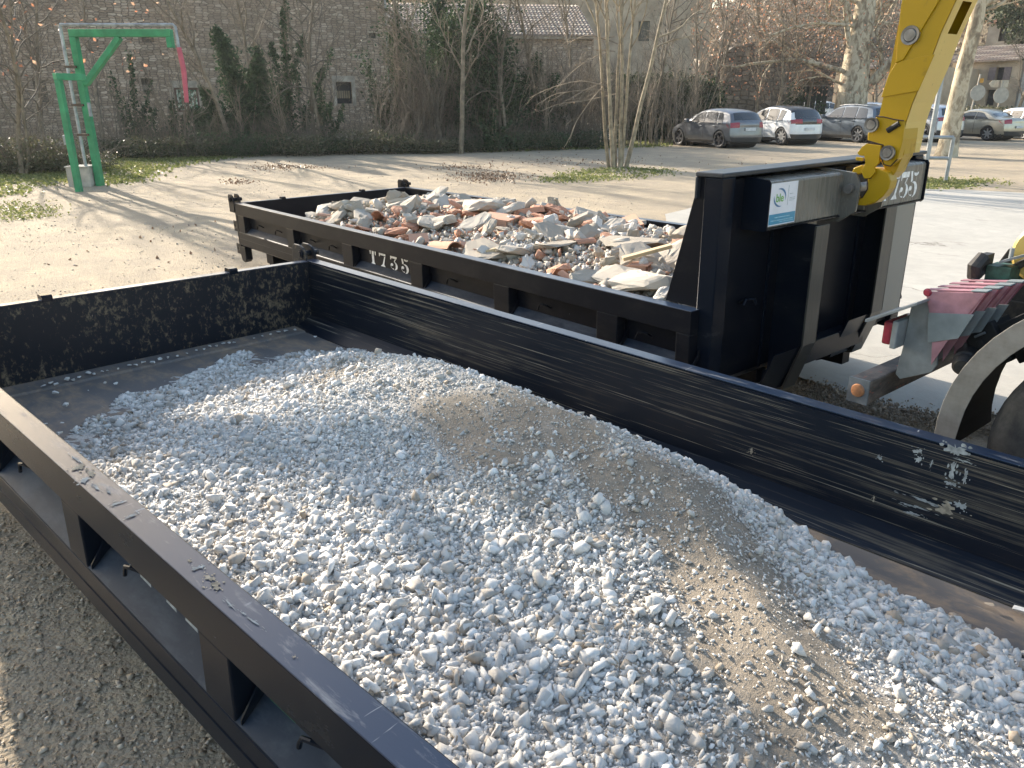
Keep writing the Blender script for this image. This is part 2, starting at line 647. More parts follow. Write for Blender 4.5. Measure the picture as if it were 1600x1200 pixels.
def hull_proto(n, sc, seed, boxy=0.0):
    r = random.Random(seed)
    bm = bmesh.new()
    for _ in range(n):
        v = Vector([r.gauss(0, 1) for _ in range(3)])
        v.normalize()
        if boxy:
            c = max(abs(a) for a in v)
            v = v.lerp(v / c * 0.9, boxy)
        v *= r.uniform(0.85, 1.05)
        bm.verts.new((v.x * sc[0], v.y * sc[1], v.z * sc[2]))
    res = bmesh.ops.convex_hull(bm, input=bm.verts)
    junk = [g for g in res['geom_interior'] if isinstance(g, bmesh.types.BMVert)]
    bmesh.ops.delete(bm, geom=junk, context='VERTS')
    bmesh.ops.triangulate(bm, faces=bm.faces)
    bm.verts.index_update()
    V = np.array([v.co[:] for v in bm.verts])
    Fc = np.array([[v.index for v in f.verts] for f in bm.faces])
    bm.free()
    return V, Fc


STONES = [hull_proto(10, (1, random.uniform(.65, .95), random.uniform(.45, .8)), 100 + i, 0.45) for i in range(22)]


def rand_rot(n, rng):
    q = rng.normal(size=(n, 4))
    q /= np.linalg.norm(q, axis=1)[:, None]
    a, b, c, d = q.T
    return np.stack([np.stack([1 - 2 * (c * c + d * d), 2 * (b * c - a * d), 2 * (b * d + a * c)], -1),
                     np.stack([2 * (b * c + a * d), 1 - 2 * (b * b + d * d), 2 * (c * d - a * b)], -1),
                     np.stack([2 * (b * d - a * c), 2 * (c * d + a * b), 1 - 2 * (b * b + c * c)], -1)], 1)


def stones_mesh(name, P, rad, tone, material, parent=None, seed=1, protos=None, flat=None):
    rng = np.random.default_rng(seed)
    protos = protos or STONES
    n = len(P)
    pick = rng.integers(0, len(protos), n)
    rot = rand_rot(n, rng)
    Vs, Fs, Ts = [], [], []
    off = 0
    for k, (V, Fc) in enumerate(protos):
        idx = np.where(pick == k)[0]
        if not len(idx):
            continue
        W = np.einsum('nij,vj->nvi', rot[idx], V) * rad[idx][:, None, None]
        if flat is not None:
            W[:, :, 2] *= flat
        W += P[idx][:, None, :]
        Vs.append(W.reshape(-1, 3))
        Fs.append((Fc[None] + (np.arange(len(idx)) * len(V))[:, None, None] + off).reshape(-1))
        Ts.append(np.repeat(tone[idx], len(Fc)))
        off += len(idx) * len(V)
    return quick_mesh(name, np.concatenate(Vs), np.concatenate(Fs), 3, material, np.concatenate(Ts), parent)


def leaf_cards(name, P, size, tone, material, parent=None, seed=1, nrm=None):
    """small folded leaves: two triangles sharing a rib"""
    rng = np.random.default_rng(seed)
    n = len(P)
    rot = rand_rot(n, rng)
    base = np.array([[0, -1, 0], [0.62, 0, 0.22], [0, 1, 0], [-0.62, 0, 0.22]])
    W = np.einsum('nij,vj->nvi', rot, base) * size[:, None, None] + P[:, None, :]
    fl = (np.array([0, 1, 2, 0, 2, 3])[None] + (np.arange(n) * 4)[:, None]).reshape(-1)
    return quick_mesh(name, W.reshape(-1, 3), fl, 3, material, np.repeat(tone, 2), parent)


def copy_tree(o, parent=None):
    c = o.copy()
    COL.objects.link(c)
    if parent is not None:
        c.parent = parent
    for ch in list(o.children):
        copy_tree(ch, c)
    return c


# ================================================================ GROUND
def ground_sheet():
    ys = np.concatenate([np.linspace(0, 6, 25), np.linspace(6.4, 40, 90), np.linspace(42, 120, 30), [200, 400, 900]])
    ang = np.linspace(0, 2 * math.pi, 181)[:-1]
    V = [(CAM.x, CAM.y, 0)]
    for r_ in ys[1:]:
        for a in ang:
            x, y = CAM.x + r_ * math.cos(a), CAM.y + r_ * math.sin(a)
            dz = 0.012 * math.sin(x * 0.9 + 1) * math.cos(y * 1.1) if r_ > 7 else 0
            V.append((x, y, gz(x, y) + dz - (0.0 if r_ < 60 else (r_ - 60) * 0.0)))
    n = len(ang)
    Fc = [(0, 1 + k, 1 + (k + 1) % n) for k in range(n)]
    for i in range(len(ys) - 2):
        for k in range(n):
            a, b = 1 + i * n + k, 1 + i * n + (k + 1) % n
            Fc.append((a, a + n, b + n, b))
    mb = MB()
    mb.raw(V, Fc)
    return mb.build('ground', 'ground', smooth=True)


tag(ground_sheet(), 'pale dusty gravel ground of the square', kind='structure')


def drape(name, poly, material, h=0.006, step=0.5, jit=0.0):
    """a sheet lying on the ground inside a polygon (triangulated grid clipped by rows)"""
    bm = bmesh.new()
    pts = []
    n = len(poly)
    rr = random.Random(3)
    for i in range(n):
        a, b = Vector(poly[i][:2]), Vector(poly[(i + 1) % n][:2])
        k = max(1, int((b - a).length / step))
        for j in range(k):
            p = a.lerp(b, j / k)
            if jit:
                p += Vector((rr.uniform(-jit, jit), rr.uniform(-jit, jit)))
            pts.append(p)
    vs = [bm.verts.new((p.x, p.y, 0)) for p in pts]
    f = bm.faces.new(vs)
    bmesh.ops.triangulate(bm, faces=[f])
    for _ in range(6):
        es = [e for e in bm.edges if e.calc_length() > 1.6]
        if not es:
            break
        bmesh.ops.subdivide_edges(bm, edges=es, cuts=1)
        bmesh.ops.triangulate(bm, faces=bm.faces)
    for v in bm.verts:
        x, y = v.co.x, v.co.y
        d = math.hypot(x - CAM.x, y - CAM.y)
        v.co.z = gz(x, y) + h + (0.012 * math.sin(x * 0.9 + 1) * math.cos(y * 1.1) if d > 7 else 0) + (0.004 * max(d - 20, 0) / 10)
    bmesh.ops.recalc_face_normals(bm, faces=bm.faces)
    if bm.faces[:][0].normal.z < 0:
        bmesh.ops.reverse_faces(bm, faces=bm.faces)
    me = bpy.data.meshes.new(name)
    bm.to_mesh(me)
    bm.free()
    me.materials.append(MAT[material])
    o = bpy.data.objects.new(name, me)
    return link(o)


sp = [gpt(*p) for p in [(1040, 338), (1100, 321), (1180, 312), (1300, 303), (1400, 297), (1500, 299), (1600, 304), (1800, 312)]]
sp += [Vector((11, 8, 0)), Vector((11, 2.6, 0))]
sp += [gpt(*p) for p in [(1760, 655), (1600, 660), (1545, 652), (1470, 655), (1380, 640), (1320, 618), (1265, 600), (1150, 560), (1040, 470)]]
slab = drape('pavement', sp, 'slab', 0.03, 0.4, 0.03)
tag(slab, 'cracked pale concrete paving beside the skips', kind='structure')


def in_poly(x, y, poly):
    c = False
    n = len(poly)
    for i in range(n):
        x1, y1, x2, y2 = poly[i][0], poly[i][1], poly[i - 1][0], poly[i - 1][1]
        if (y1 > y) != (y2 > y) and x < (x2 - x1) * (y - y1) / (y2 - y1) + x1:
            c = not c
    return c


def scatter_poly(poly, n, rng):
    xs = [p[0] for p in poly]
    ys = [p[1] for p in poly]
    out = []
    while len(out) < n:
        x, y = rng.uniform(min(xs), max(xs)), rng.uniform(min(ys), max(ys))
        if in_poly(x, y, poly):
            out.append((x, y))
    return out


# dirt spilled along the near edge of the slab
rng = np.random.default_rng(11)
P, Rd = [], []
edge = [gpt(*p) for p in [(1255, 612), (1320, 632), (1380, 652), (1470, 668), (1545, 672), (1600, 680), (1700, 690)]]
for _ in range(6000):
    i = rng.integers(0, len(edge) - 1)
    p = edge[i].lerp(edge[i + 1], rng.random())
    P.append((p.x + rng.normal(0, .10), p.y + rng.normal(0, .10), 0.035 + abs(rng.normal(0, .012))))
    Rd.append(0.003 + rng.gamma(1.3, 0.0035))
tag(stones_mesh('dirt_spill', np.array(P), np.array(Rd), rng.random(len(P)) * .5, 'pebble', seed=4),
    'brown dirt and grit spilled along the paving edge', kind='stuff')

# loose pebbles of the ground by the near skip
P, Rd, T = [], [], []
for _ in range(26000):
    x = rng.uniform(-0.5, 4.6)
    y = rng.uniform(-4.6, -2.35)
    P.append((x, y, rng.uniform(0.0, 0.007)))
    Rd.append(min(0.0035 + rng.gamma(1.4, 0.0034), 0.022))
    T.append(min(max(rng.normal(.42, .25), 0), 1))
tag(stones_mesh('ground_pebbles', np.array(P), np.array(Rd), np.array(T), 'pebble', seed=5, flat=0.5),
    'small brown pebbles covering the ground beside the gravel skip', kind='stuff')
P, Rd, T = [], [], []
for _ in range(12000):
    d = rng.uniform(5.5, 24)
    p = hd(rng.uniform(-150, 1000), d)
    P.append((p.x, p.y, p.z + rng.uniform(0.0, 0.01)))
    Rd.append(min(0.004 + rng.gamma(1.4, 0.004), 0.025))
    T.append(min(max(rng.normal(.8, .2), 0), 1))
tag(stones_mesh('yard_pebbles', np.array(P), np.array(Rd), np.array(T), 'pebble', seed=6, flat=0.7),
    'scattered small stones on the dusty yard', kind='stuff')


# ================================================================ SKIPS (hook-lift bodies)
L_BODY = 7.0
PL = 0.085       # depth of the side posts


def glyphs():
    """stencil letters in a unit box, as lists of polygons"""
    def arc(cx, cy, rx, ry, a0, a1, w0, w1, n=12):
        o, i_ = [], []
        for k in range(n + 1):
            t = k / n
            a = R(a0 + (a1 - a0) * t)
            ww = w0 + (w1 - w0) * math.sin(math.pi * t)
            o.append((cx + rx * math.cos(a), cy + ry * math.sin(a)))
            i_.append((cx + (rx - ww) * math.cos(a), cy + (ry - ww * 0.8) * math.sin(a)))
        return o + i_[::-1]
    G = {}
    G['T'] = [[(0, 1), (.17, 1), (.10, .66), (.04, .66)], [(.24, 1), (.46, 1), (.47, .14), (.60, 0), (.12, 0), (.24, .14)],
              [(.53, 1), (.70, 1), (.66, .66), (.60, .66)]]
    G['7'] = [[(0, 1), (.68, 1), (.68, .78), (.10, .78), (.07, .68), (0, .68)], [(.56, .74), (.66, .74), (.50, .18), (.62, 0), (.12, 0), (.34, .18)]]
    G['3'] = [[(0, 1), (.66, 1), (.64, .78), (.10, .78), (.07, .68), (0, .68)], [(.46, .76), (.56, .76), (.42, .55), (.34, .55)],
              arc(.34, .27, .36, .29, 80, -84, .05, .2), arc(.34, .27, .36, .27, 172, 262, .10, .02),
              arc(.13, .33, .13, .10, 0, 360, .125, .125)]
    G['5'] = [[(0, 1), (.16, 1), (.24, .62), (.10, .56)], arc(.47, .90, .2, .11, 150, 390, .10, .18),
              arc(.34, .27, .36, .32, 110, -84, .04, .22), arc(.34, .27, .36, .27, 172, 262, .10, .02),
              arc(.13, .33, .13, .10, 0, 360, .125, .125)]
    return G


GL = glyphs()


def lettering(parent, text, org, ux, uz, hgt, gaps, name='number_marking', material='letter', ws=1.0):
    """flat painted characters; org = lower left, ux/uz = unit directions in local space"""
    host = MB()
    x = 0.0
    for ch, gp in zip(text, gaps):
        mb = MB()
        for poly in GL[ch]:
            pts = [org + ux * ((x + p[0]) * hgt * ws) + uz * (p[1] * hgt) for p in poly]
            if len(poly) > 10:
                k = len(poly) // 2
                for i in range(k - 1):
                    mb.face([pts[i], pts[i + 1], pts[-2 - i], pts[-1 - i]])
            else:
                mb.face(pts)
        mb.build('painted_character', material, parent)
        x += gp


def side_wall(parent, y0, s, posts, mats, post_bot, name='side_wall', x_end=L_BODY):
    """y0 = outer face of the side, s = +1 when the inside lies towards +y"""
    Y = lambda d: y0 + s * d
    xs0 = 0.0
    pl = MB().m(mats['in'])
    # thin plate, chamfer towards the floor
    a, b = sorted((Y(PL - 0.004), Y(PL + 0.004)))
    pl.box(0.06, x_end, a, b, -0.405, -0.012)
    P4 = [(Y(PL + .004), -.40), (Y(PL + .15), -.468), (Y(PL + .15), -.474), (Y(PL - .004), -.41)]
    pl.prism(P4, 0.06, x_end, 'x')
    o = pl.build(name, None, parent)
    # top rail (bent channel)
    r = MB().m(mats['rail'])
    a, b = sorted((Y(0), Y(PL - .005)))
    r.box(0.0, x_end, a, b, -0.004, 0.0)
    r.m(mats['out'])
    a, b = sorted((Y(0), Y(PL - .006)))
    r.box(0.0, x_end, a, b, -0.14, -0.0045)
    r.build('top_rail', None, parent, bevel=0.007)
    # posts
    for (p0, p1) in posts:
        q = MB()
        a, b = sorted((Y(0.001), Y(PL - .007)))
        q.box(p0, p1, a, b, -0.3475, -0.1405)
        q.build('side_post', mats['out'], parent, bevel=0.006)
        g = MB()
        a_, b_ = Y(0.006), Y(PL - 0.008)
        g.prism([(a_, -.325), (b_, -.22), (b_, -.28), (a_, -.343)], p1 + 0.02, p1 + 0.026, 'x')
        g.build('gusset', mats['out'], parent)
    # sloping shelf
    sh = MB()
    sh.prism([(Y(PL - .002), -.290), (Y(0.003), -.343), (Y(0.003), -.3485), (Y(PL - .002), -.30)], 0.02, x_end, 'x')
    sh.build('pocket_shelf', 'shelf', parent)
    bmn = MB()
    bmn.prism([(Y(0), -.3495), (Y(0), -.50), (Y(0.02), -.52), (Y(0.14), -.52), (Y(0.14), -.485), (Y(0.05), -.3495)], 0.0, x_end, 'x')
    bmn.build('bottom_beam', mats['out'], parent, bevel=0.0015)
    cr = MB()
    a, b = sorted((Y(-0.003), Y(-0.0002)))
    cr.box(0.05, x_end, a, b, -.43, -.424)
    cr.build('weld_seam', mats['out'], parent)
    # hooks in the pockets
    for i in range(len(posts) - 1):
        xa, xb = posts[i][1], posts[i + 1][0]
        if abs(xa - 3.0) < .02 and y0 < 1:
            continue
        for fx_ in (0.36,) if (xb - xa) < 1.0 else (0.3, 0.72):
            xc = xa + (xb - xa) * fx_
            zc = -.245
            h = MB()
            h.tube([(xc + .05, Y(PL - .01), zc + .01), (xc + .045, Y(PL - .04), zc + .03), (xc + .02, Y(PL - .055), zc + .038),
                    (xc - .01, Y(PL - .06), zc + .03), (xc - .025, Y(PL - .058), zc + .005), (xc - .03, Y(PL - .058), zc - .012)], .007, 8)
            h.build('rope_hook', mats['out'], parent, smooth=True)
    return o


def build_skip(name, M, posts_l, posts_r, mats, clips, label, cat='skip'):
    root = empty(name, M)
    tag(root, label, cat)
    W = 2.5
    side_wall(root, 0.0, 1, posts_l, mats, -.7)
    side_wall(root, W, -1, posts_r, mats, -.7)
    # floor
    fl = MB()
    fl.box(0.05, L_BODY, 0.12, W - 0.12, -0.50, -0.474)
    fl.build('floor', 'floor', root)
    lip = MB()
    lip.prism([(0.066, -.455), (0.20, -.462), (0.215, -.4735), (0.066, -.4735)], 0.24, W - 0.24, 'y')
    lip.build('threshold_plate', 'floor', root, bevel=0.002)
    # tailgate
    tg = MB().m(mats['end'])
    tg.box(0.052, 0.060, 0.09, W - 0.09, -0.462, -0.006)
    o = tg.build('tailgate', None, root)
    t = MB().m(mats['rail'])
    t.box(0.0, 0.058, 0.09, W - .09, -.004, 0.0005)
    t.m(mats['out'])
    t.box(0.0, 0.050, 0.09, W - .09, -.12, -.0045)
    t.box(0.0, 0.050, 0.09, W - .09, -.48, -.38)
    for yy in np.linspace(0.09, W - 0.19, 4):
        t.box(0.001, 0.049, yy, yy + .1, -.3795, -.1205)
    t.build('tailgate_frame', None, root, bevel=0.004)
    for yy in clips:
        c = MB()
        c.prism([(-.012, -.03), (-.012, .016), (.0, .024), (.05, .024), (.062, .016), (.064, -.012), (.058, -.012), (.056, .0015), (-.001, .0015),
                 (-.004, -.03)], yy - .028, yy + .028, 'y')
        c.build('tailgate_clip', mats['out'], root)
    # corner hinges: two rounded plates and a pin on each side
    for ys, sgn in ((0.03, 1), (W - 0.03, -1)):
        h = MB()
        for k in (0, 1):
            ya = ys + sgn * (-0.03 + k * 0.075)
            poly = [(-.155, -.12), (-.155, .065), (-.13, .098), (-.06, .098), (-.02, .085), (.015, .055), (.02, .0), (.0, -.12)]
            h.prism(poly, ya - .008, ya + .008, 'y')
        ho = h.build('tailgate_hinge', mats['hinge'], root, bevel=0.003)
        pn = MB()
        pn.lathe([(-.07, 0), (-.07, .021), (.09, .021), (.09, 0)], Matrix.Translation((-.045, ys + .0, .035)), 14)
        pn.lathe([(-.062, 0.0), (-.062, .034), (-.052, .034), (-.052, 0)], Matrix.Translation((-.045, ys, .035)), 14)
        pn.build('pin', mats['hinge'], ho, smooth=True)
        e = MB()
        a, b = sorted((ys - sgn * .03, ys + sgn * .055))
        e.prism([(0.0, -.001), (.0, -.62), (.03, -.70), (.10, -.72), (.17, -.68), (.17, -.521), (.055, -.521), (.05, -.14), (.05, -.001)], a - .0, b, 'y')
        e.build('end_post', mats['out'], root, bevel=0.004)
        for zz in (-.22, -.50):
            lb = MB()
            for yy in (ys - .02, ys + .03):
                ring = [(-.115, zz), (-.115, zz - .13), (-.001, zz - .13), (-.001, zz)]
                for (p, q) in (((-.115, zz - .045), (-.001, zz)), ((-.115, zz - .13), (-.001, zz - .085)),
                               ((-.115, zz - .0845), (-.075, zz - .0455)), ((-.04, zz - .0845), (-.001, zz - .0455))):
                    lb.box(p[0], q[0], yy - .006, yy + .006, p[1], q[1])
            lb.build('latch_bracket', mats['out'], root, bevel=0.002)
    # subframe: two long runners, cross members and rear rollers
    sub = MB()
    for yc in (W / 2 - .53, W / 2 + .53):
        sub.box(0.2, L_BODY + 0.02, yc - .05, yc + .05, -.70, -.501)
    for xx in np.arange(0.35, L_BODY, 0.75):
        sub.box(xx, xx + .06, 0.15, W - .15, -.575, -.5015)
    sub.build('subframe', mats['out'], root, bevel=0.004)
    for yc in (0.36, W - 0.36):
        br = MB()
        br.box(0.22, 0.42, yc - .12, yc - .105, -.74, -.5025)
        br.box(0.22, 0.42, yc - .1045, yc + .1045, -.52, -.5028)
        br.box(0.22, 0.42, yc + .105, yc + .12, -.74, -.5025)
        bo = br.build('roller_bracket', mats['out'], root)
        rl = MB()
        rl.lathe([(-.10, 0), (-.10, .085), (.10, .085), (.10, 0)], Matrix.Translation((.32, yc, -.73)), 20)
        rl.build('roller', mats['hinge'], bo, smooth=True)
    return root


near_posts = [(x, x + .155) for x in (0.28, 1.245, 2.205, 3.165, 4.125, 5.085, 6.045)] + [(6.9, 7.0)]
far_posts = [(0.06, .26), (1.50, 1.68), (2.80, 3.00), (4.03, 4.22), (5.19, 5.37), (6.26, 6.44), (6.9, 7.0)]
near = build_skip('skip_container', M_near, near_posts, near_posts,
                  dict(**{'in': 'wall_in'}, end='end_in', rail='rail_top', out='black', hinge='end_in'), (0.69, 1.83),
                  'low black steel skip filled with pale gravel, its scuffed inner walls streaked with dust')
far = build_skip('skip_container', M_far, far_posts, far_posts,
                 dict(**{'in': 'black_far'}, end='black_far', rail='rail_top', out='black_far', hinge='black_far'), (0.62, 1.75),
                 'black steel skip heaped with broken concrete and brick, held by the yellow hook')

# paint flakes and splashes on the near rail and behind its hooks
rr = random.Random(5)


def splat(mb, cx, cy, cz, rx, ry, ux, uy, n=22):
    pts = []
    ph = rr.uniform(0, 6)
    for k in range(n):
        a = 2 * math.pi * k / n
        q = .8 + .3 * math.sin(2 * a + ph) + rr.uniform(-.38, .3)
        pts.append(Vector((cx, cy, cz)) + ux * (rx * q * math.cos(a)) + uy * (ry * q * math.sin(a)))
    mb.face(pts)
    for _ in range(7):
        a, d_, s_ = rr.uniform(0, 6.28), rr.uniform(.9, 2.0), rr.uniform(.08, .28)
        c_ = Vector((cx, cy, cz)) + ux * (rx * d_ * math.cos(a)) + uy * (min(ry * d_, .03) * math.sin(a))
        mb.face([c_ + ux * (rx * s_ * math.cos(6.28 * k / 6) * rr.uniform(.6, 1.2)) + uy * (ry * s_ * math.sin(6.28 * k / 6) * rr.uniform(.6, 1.2)) for k in range(6)])


UX, UY, UZ = Vector((1, 0, 0)), Vector((0, 1, 0)), Vector((0, 0, 1))


def near_rail_px(px, py):
    Mi = M_near.inverted()
    o = Mi @ CAM
    d = (Mi.to_3x3() @ ray(px, py))
    t = (0.0026 - o.z) / d.z
    return o + d * t


for (px, py, rx, ry, mt) in [(122, 730, .03, .022, 'paint_tan'), (143, 740, .028, .014, 'paint_tan'), (120, 718, .05, .006, 'paint_white'),
                             (132, 750, .022, .026, 'paint_white'), (328, 903, .018, .016, 'paint_tan'), (338, 916, .02, .018, 'paint_tan'),
                             (296, 876, .008, .007, 'paint_tan'), (310, 887, .012, .02, 'paint_white'), (185, 786, .01, .03, 'paint_white'),
                             (205, 806, .006, .03, 'paint_white'), (460, 1026, .006, .004, 'paint_tan'), (170, 768, .02, .006, 'paint_white'),
                             (360, 945, .03, .004, 'paint_white'), (395, 970, .03, .004, 'paint_white'), (380, 958, .015, .003, 'paint_white'),
                             (150, 760, .03, .008, 'paint_white'), (215, 800, .012, .004, 'paint_white')]:
    p = near_rail_px(px, py)
    p.y = min(max(p.y, .012), PL - .018)
    st = MB()
    splat(st, p.x, p.y, 0.0022 + rr.uniform(0, .0008), rx, ry * .8, UX, UY)
    st.build('dried_splash', mt, near)
for (x0, x1, z) in [(2.54, 2.58, -.275), (2.62, 2.69, -.278), (2.80, 2.86, -.279), (2.92, 2.99, -.279)]:
    st = MB()
    st.face([Vector((x0, PL - .0120, z + .012)), Vector((x1, PL - .0120, z)), Vector((x1 + .01, PL - .0160, z - .006)),
             Vector((x0 + .005, PL - .0160, z - .002))])
    st.build('paint_chip', 'paint_white', near)
# bare patches on the far inner wall of the near skip
YW = 2.5 - PL - .0066
for (px, py, w_, h_, mt) in [(1494, 703, .035, .03, 'paint_white'), (1488, 735, .015, .035, 'paint_white'), (1508, 745, .012, .03, 'paint_white'),
                             (1434, 705, .016, .012, 'paint_white'), (1435, 718, .010, .02, 'paint_white'), (1486, 756, .02, .012, 'paint_white'),
                             (1478, 795, .045, .02, 'paint_tan'), (1500, 790, .02, .02, 'paint_white'), (1448, 784, .06, .008, 'paint_white'),
                             (1430, 792, .05, .007, 'paint_white'), (1424, 802, .03, .006, 'paint_white'), (1374, 715, .01, .01, 'paint_white'),
                             (1174, 705, .012, .012, 'paint_tan'), (1365, 780, .006, .012, 'paint_tan'), (1455, 725, .003, .02, 'paint_white'),
                             (1505, 720, .03, .005, 'paint_white')]:
    Mi = M_near.inverted()
    o = Mi @ CAM
    d = Mi.to_3x3() @ ray(px, py)
    t = (YW - o.y) / d.y
    p = o + d * t
    st = MB()
    splat(st, p.x, YW + rr.uniform(0, .0015), p.z, w_, h_, UX, UZ, 26)
    st.build('bare_patch', mt, near)
# round green and white sticker in a pocket of the near side
g = MB()
for r0, r1, mt in ((0.0, .075, 'paint_white'), (.075, .105, 'green_sticker')):
    pass
MAT['green_sticker'] = simple('green_sticker', (0.02, 0.22, 0.09), 0.4)
g.m('green_sticker')
g.prism([(3.42 + .115 * math.cos(a), -.215 + .09 * math.sin(a)) for a in np.linspace(0, 2 * math.pi, 33)[:-1]], PL - .0055, PL - .0050, 'y')
g.m('paint_white')
g.prism([(3.42 + .095 * math.cos(a), -.208 + .078 * math.sin(a)) for a in np.linspace(0, 2 * math.pi, 33)[:-1]], PL - .0062, PL - .0056, 'y')
g.build('round_sticker', None, near)

# number on the far skip's side
lettering(far, 'T735', Vector((3.20, PL - .0075, -.288)), UX, UZ, .130, (1.02, 1.18, 1.08, 0), ws=1.32)


# ---------------------------------------------------------------- hook frame on the far skip
def hook_frame(root):
    bh = MB()
    bh.box(6.99, 7.05, .10, 2.30, -.45, .70)
    bh.build('bulkhead', 'black_far', root, bevel=.006)
    for y0, y1 in ((.07, .19), (2.22, 2.34)):
        cp = MB()
        cp.box(6.975, 7.09, y0, y1, -.50, .72)
        cp.build('corner_post', 'black', root, bevel=.008)
    for y0 in (.09, 2.31):
        gs = MB()
        gs.prism([(6.74, 0.002), (6.97, 0.002), (6.97, .72), (6.93, .72)], y0, y0 + .008, 'y')
        gs.build('bulkhead_gusset', 'black_far', root)
    tb = MB()
    tb.box(6.92, 7.10, .06, 2.36, .721, .745)
    tb.box(6.92, 6.935, .06, 2.36, .60, .7205)
    tb.build('top_flange', 'rail_far', root, bevel=.006)
    # inclined box beam carrying the hook bar, in two halves either side of the hook
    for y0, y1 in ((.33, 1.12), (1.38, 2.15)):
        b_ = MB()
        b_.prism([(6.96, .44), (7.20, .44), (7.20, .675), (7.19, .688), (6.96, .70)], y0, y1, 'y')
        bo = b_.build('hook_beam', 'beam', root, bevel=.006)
    for y0 in (.322, 2.151):
        c = MB()
        c.prism([(6.95, .425), (7.20, .425), (7.215, .44), (7.215, .68), (7.20, .70), (6.95, .715)], y0, y0 + .008, 'y')
        c.build('beam_end_plate', 'black', root)
    e = MB()
    e.prism([(6.96, .432), (7.21, .432), (7.21, .439), (6.96, .439)], .33, 2.15, 'y')
    e.build('beam_lower_edge', 'black', root)
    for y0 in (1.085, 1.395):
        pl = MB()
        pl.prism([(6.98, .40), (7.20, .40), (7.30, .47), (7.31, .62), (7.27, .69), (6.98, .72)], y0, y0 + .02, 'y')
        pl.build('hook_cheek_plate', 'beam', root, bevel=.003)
    bar = MB()
    bar.lathe([(1.05, 0), (1.05, .027), (1.45, .027), (1.45, 0)], Matrix.Translation((7.255, 0, .60)), 20)
    bar.build('hook_bar', 'steel', root, smooth=True)
    # two uprights continuing the runners
    for y0, y1, xf in ((.66, .80, 7.30), (1.66, 1.80, 7.20)):
        u = MB()
        poly = [(7.051, .43), (xf, .43), (xf, -.27), (xf - .10, -.56), (6.75, -.62), (6.75, -.502), (7.051, -.502)]
        u.prism(poly, (y0 + y1) / 2 - .006, (y0 + y1) / 2 + .006, 'y')
        uo = u.build('upright_web', 'black', root)
        f = MB()
        f.box(xf + .0005, xf + .012, y0, y1, -.27, .43)
        f.prism([(xf, -.27), (xf + .012, -.27), (xf - .088, -.572), (xf - .10, -.56)], y0, y1, 'y')
        f.prism([(xf - .10, -.56), (xf - .088, -.572), (6.75, -.632), (6.75, -.62)], y0, y1, 'y')
        f.build('upright_flange', 'flange', root, bevel=.002)
        fp = MB()
        fp.prism([(xf - .004, -.275), (xf - .104, -.555), (7.0, -.60), (7.0, -.59), (xf - .115, -.545), (xf - .014, -.275)], y0 - .26, y0 + .06, 'y')
        fp.build('foot_plate', 'black', root)
        d = MB()
        d.box(7.052, 7.062, y0 - .05, y0 - .03, -.45, .42)
        d.build('weld_strip', 'black', root)
    wide = MB()
    wide.box(7.06, 7.20, 1.80, 2.08, -.32, .43)
    wide.build('side_stiffener', 'flange_pale', root, bevel=.01)
    cm = MB()
    cm.box(7.051, 7.15, .735, 1.725, -.50, -.36)
    cm.build('cross_member', 'black', root, bevel=.006)
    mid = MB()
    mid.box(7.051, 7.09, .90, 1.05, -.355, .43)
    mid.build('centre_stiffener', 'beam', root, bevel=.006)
    hk = MB()
    hk.tube([(7.055, .36, .00), (7.10, .36, .03), (7.115, .34, .03), (7.115, .32, .0)], .009, 8)
    hk.tube([(7.055, .38, .00), (7.10, .40, .02), (7.115, .42, .02), (7.115, .44, -.01)], .009, 8)
    hk.build('rope_hook', 'black', root, smooth=True)
    # sign on the beam
    s = MB().m('sign_white')
    X = 7.2045
    yl, yr, z0, z1 = .345, .60, .452, .678
    s.box(X, X + .0015, yl, yr, z0, z1)
    s.m('sign_blue')
    s.box(X + .0016, X + .0022, yl + .003, yr - .003, z0 + .006, z0 + .062)
    so_ = s.build('company_sign', None, root)
    lg = MB()

    def ring(cx, cz, rx, rz, a0, a1, wd, mt):
        lg.m(mt)
        n = 16
        for k in range(n):
            t0, t1 = k / n, (k + 1) / n
            q = []
            for t, inner in ((t0, 0), (t1, 0), (t1, 1), (t0, 1)):
                a = R(a0 + (a1 - a0) * t)
                ww = wd * math.sin(math.pi * (0.08 + 0.9 * t)) * inner
                q.append(Vector((X + .0024, cx + (rx - ww) * math.cos(a), cz + (rz - ww) * math.sin(a))))
            lg.face(q)
    cx, cz = yl + .088, .600
    ring(cx, cz, .058, .050, 110, -22, .012, 'logo_blue')
    ring(cx, cz, .058, .050, 168, 292, .012, 'logo_blue')
    lg.m('sign_grey')
    lg.box(X + .0016, X + .0024, yl + .165, yl + .168, .555, .66)
    for z, a, b in ((.612, .182, .215), (.590, .182, .235), (.582, .182, .235), (.575, .182, .225)):
        lg.box(X + .0016, X + .0024, yl + a, yl + b, z, z + .0028)
    lg.m('sign_pale')
    for z, a, b in ((.492, .05, .20), (.476, .02, .235), (.466, .10, .235)):
        lg.box(X + .0023, X + .0028, yl + a, yl + b, z, z + .005)
    lg.build('sign_logo', None, so_)
    cu = bpy.data.curves.new('logo_text', 'FONT')
    cu.body = 'ble'
    cu.size = .062
    cu.align_x = 'CENTER'
    cu.extrude = 0.0003
    cu.offset = 0.0008
    tmp = bpy.data.objects.new('tmp', cu)
    COL.objects.link(tmp)
    dg = bpy.context.evaluated_depsgraph_get()
    me = bpy.data.meshes.new_from_object(tmp.evaluated_get(dg))
    bpy.data.objects.remove(tmp)
    me.materials.clear()
    me.materials.append(MAT['logo_green'])
    me.transform(Matrix(((0, 0, 1, X + .0028), (1, 0, 0, cx), (0, 1, 0, cz - .022), (0, 0, 0, 1))))
    to = bpy.data.objects.new('sign_letters', me)
    link(to, so_)
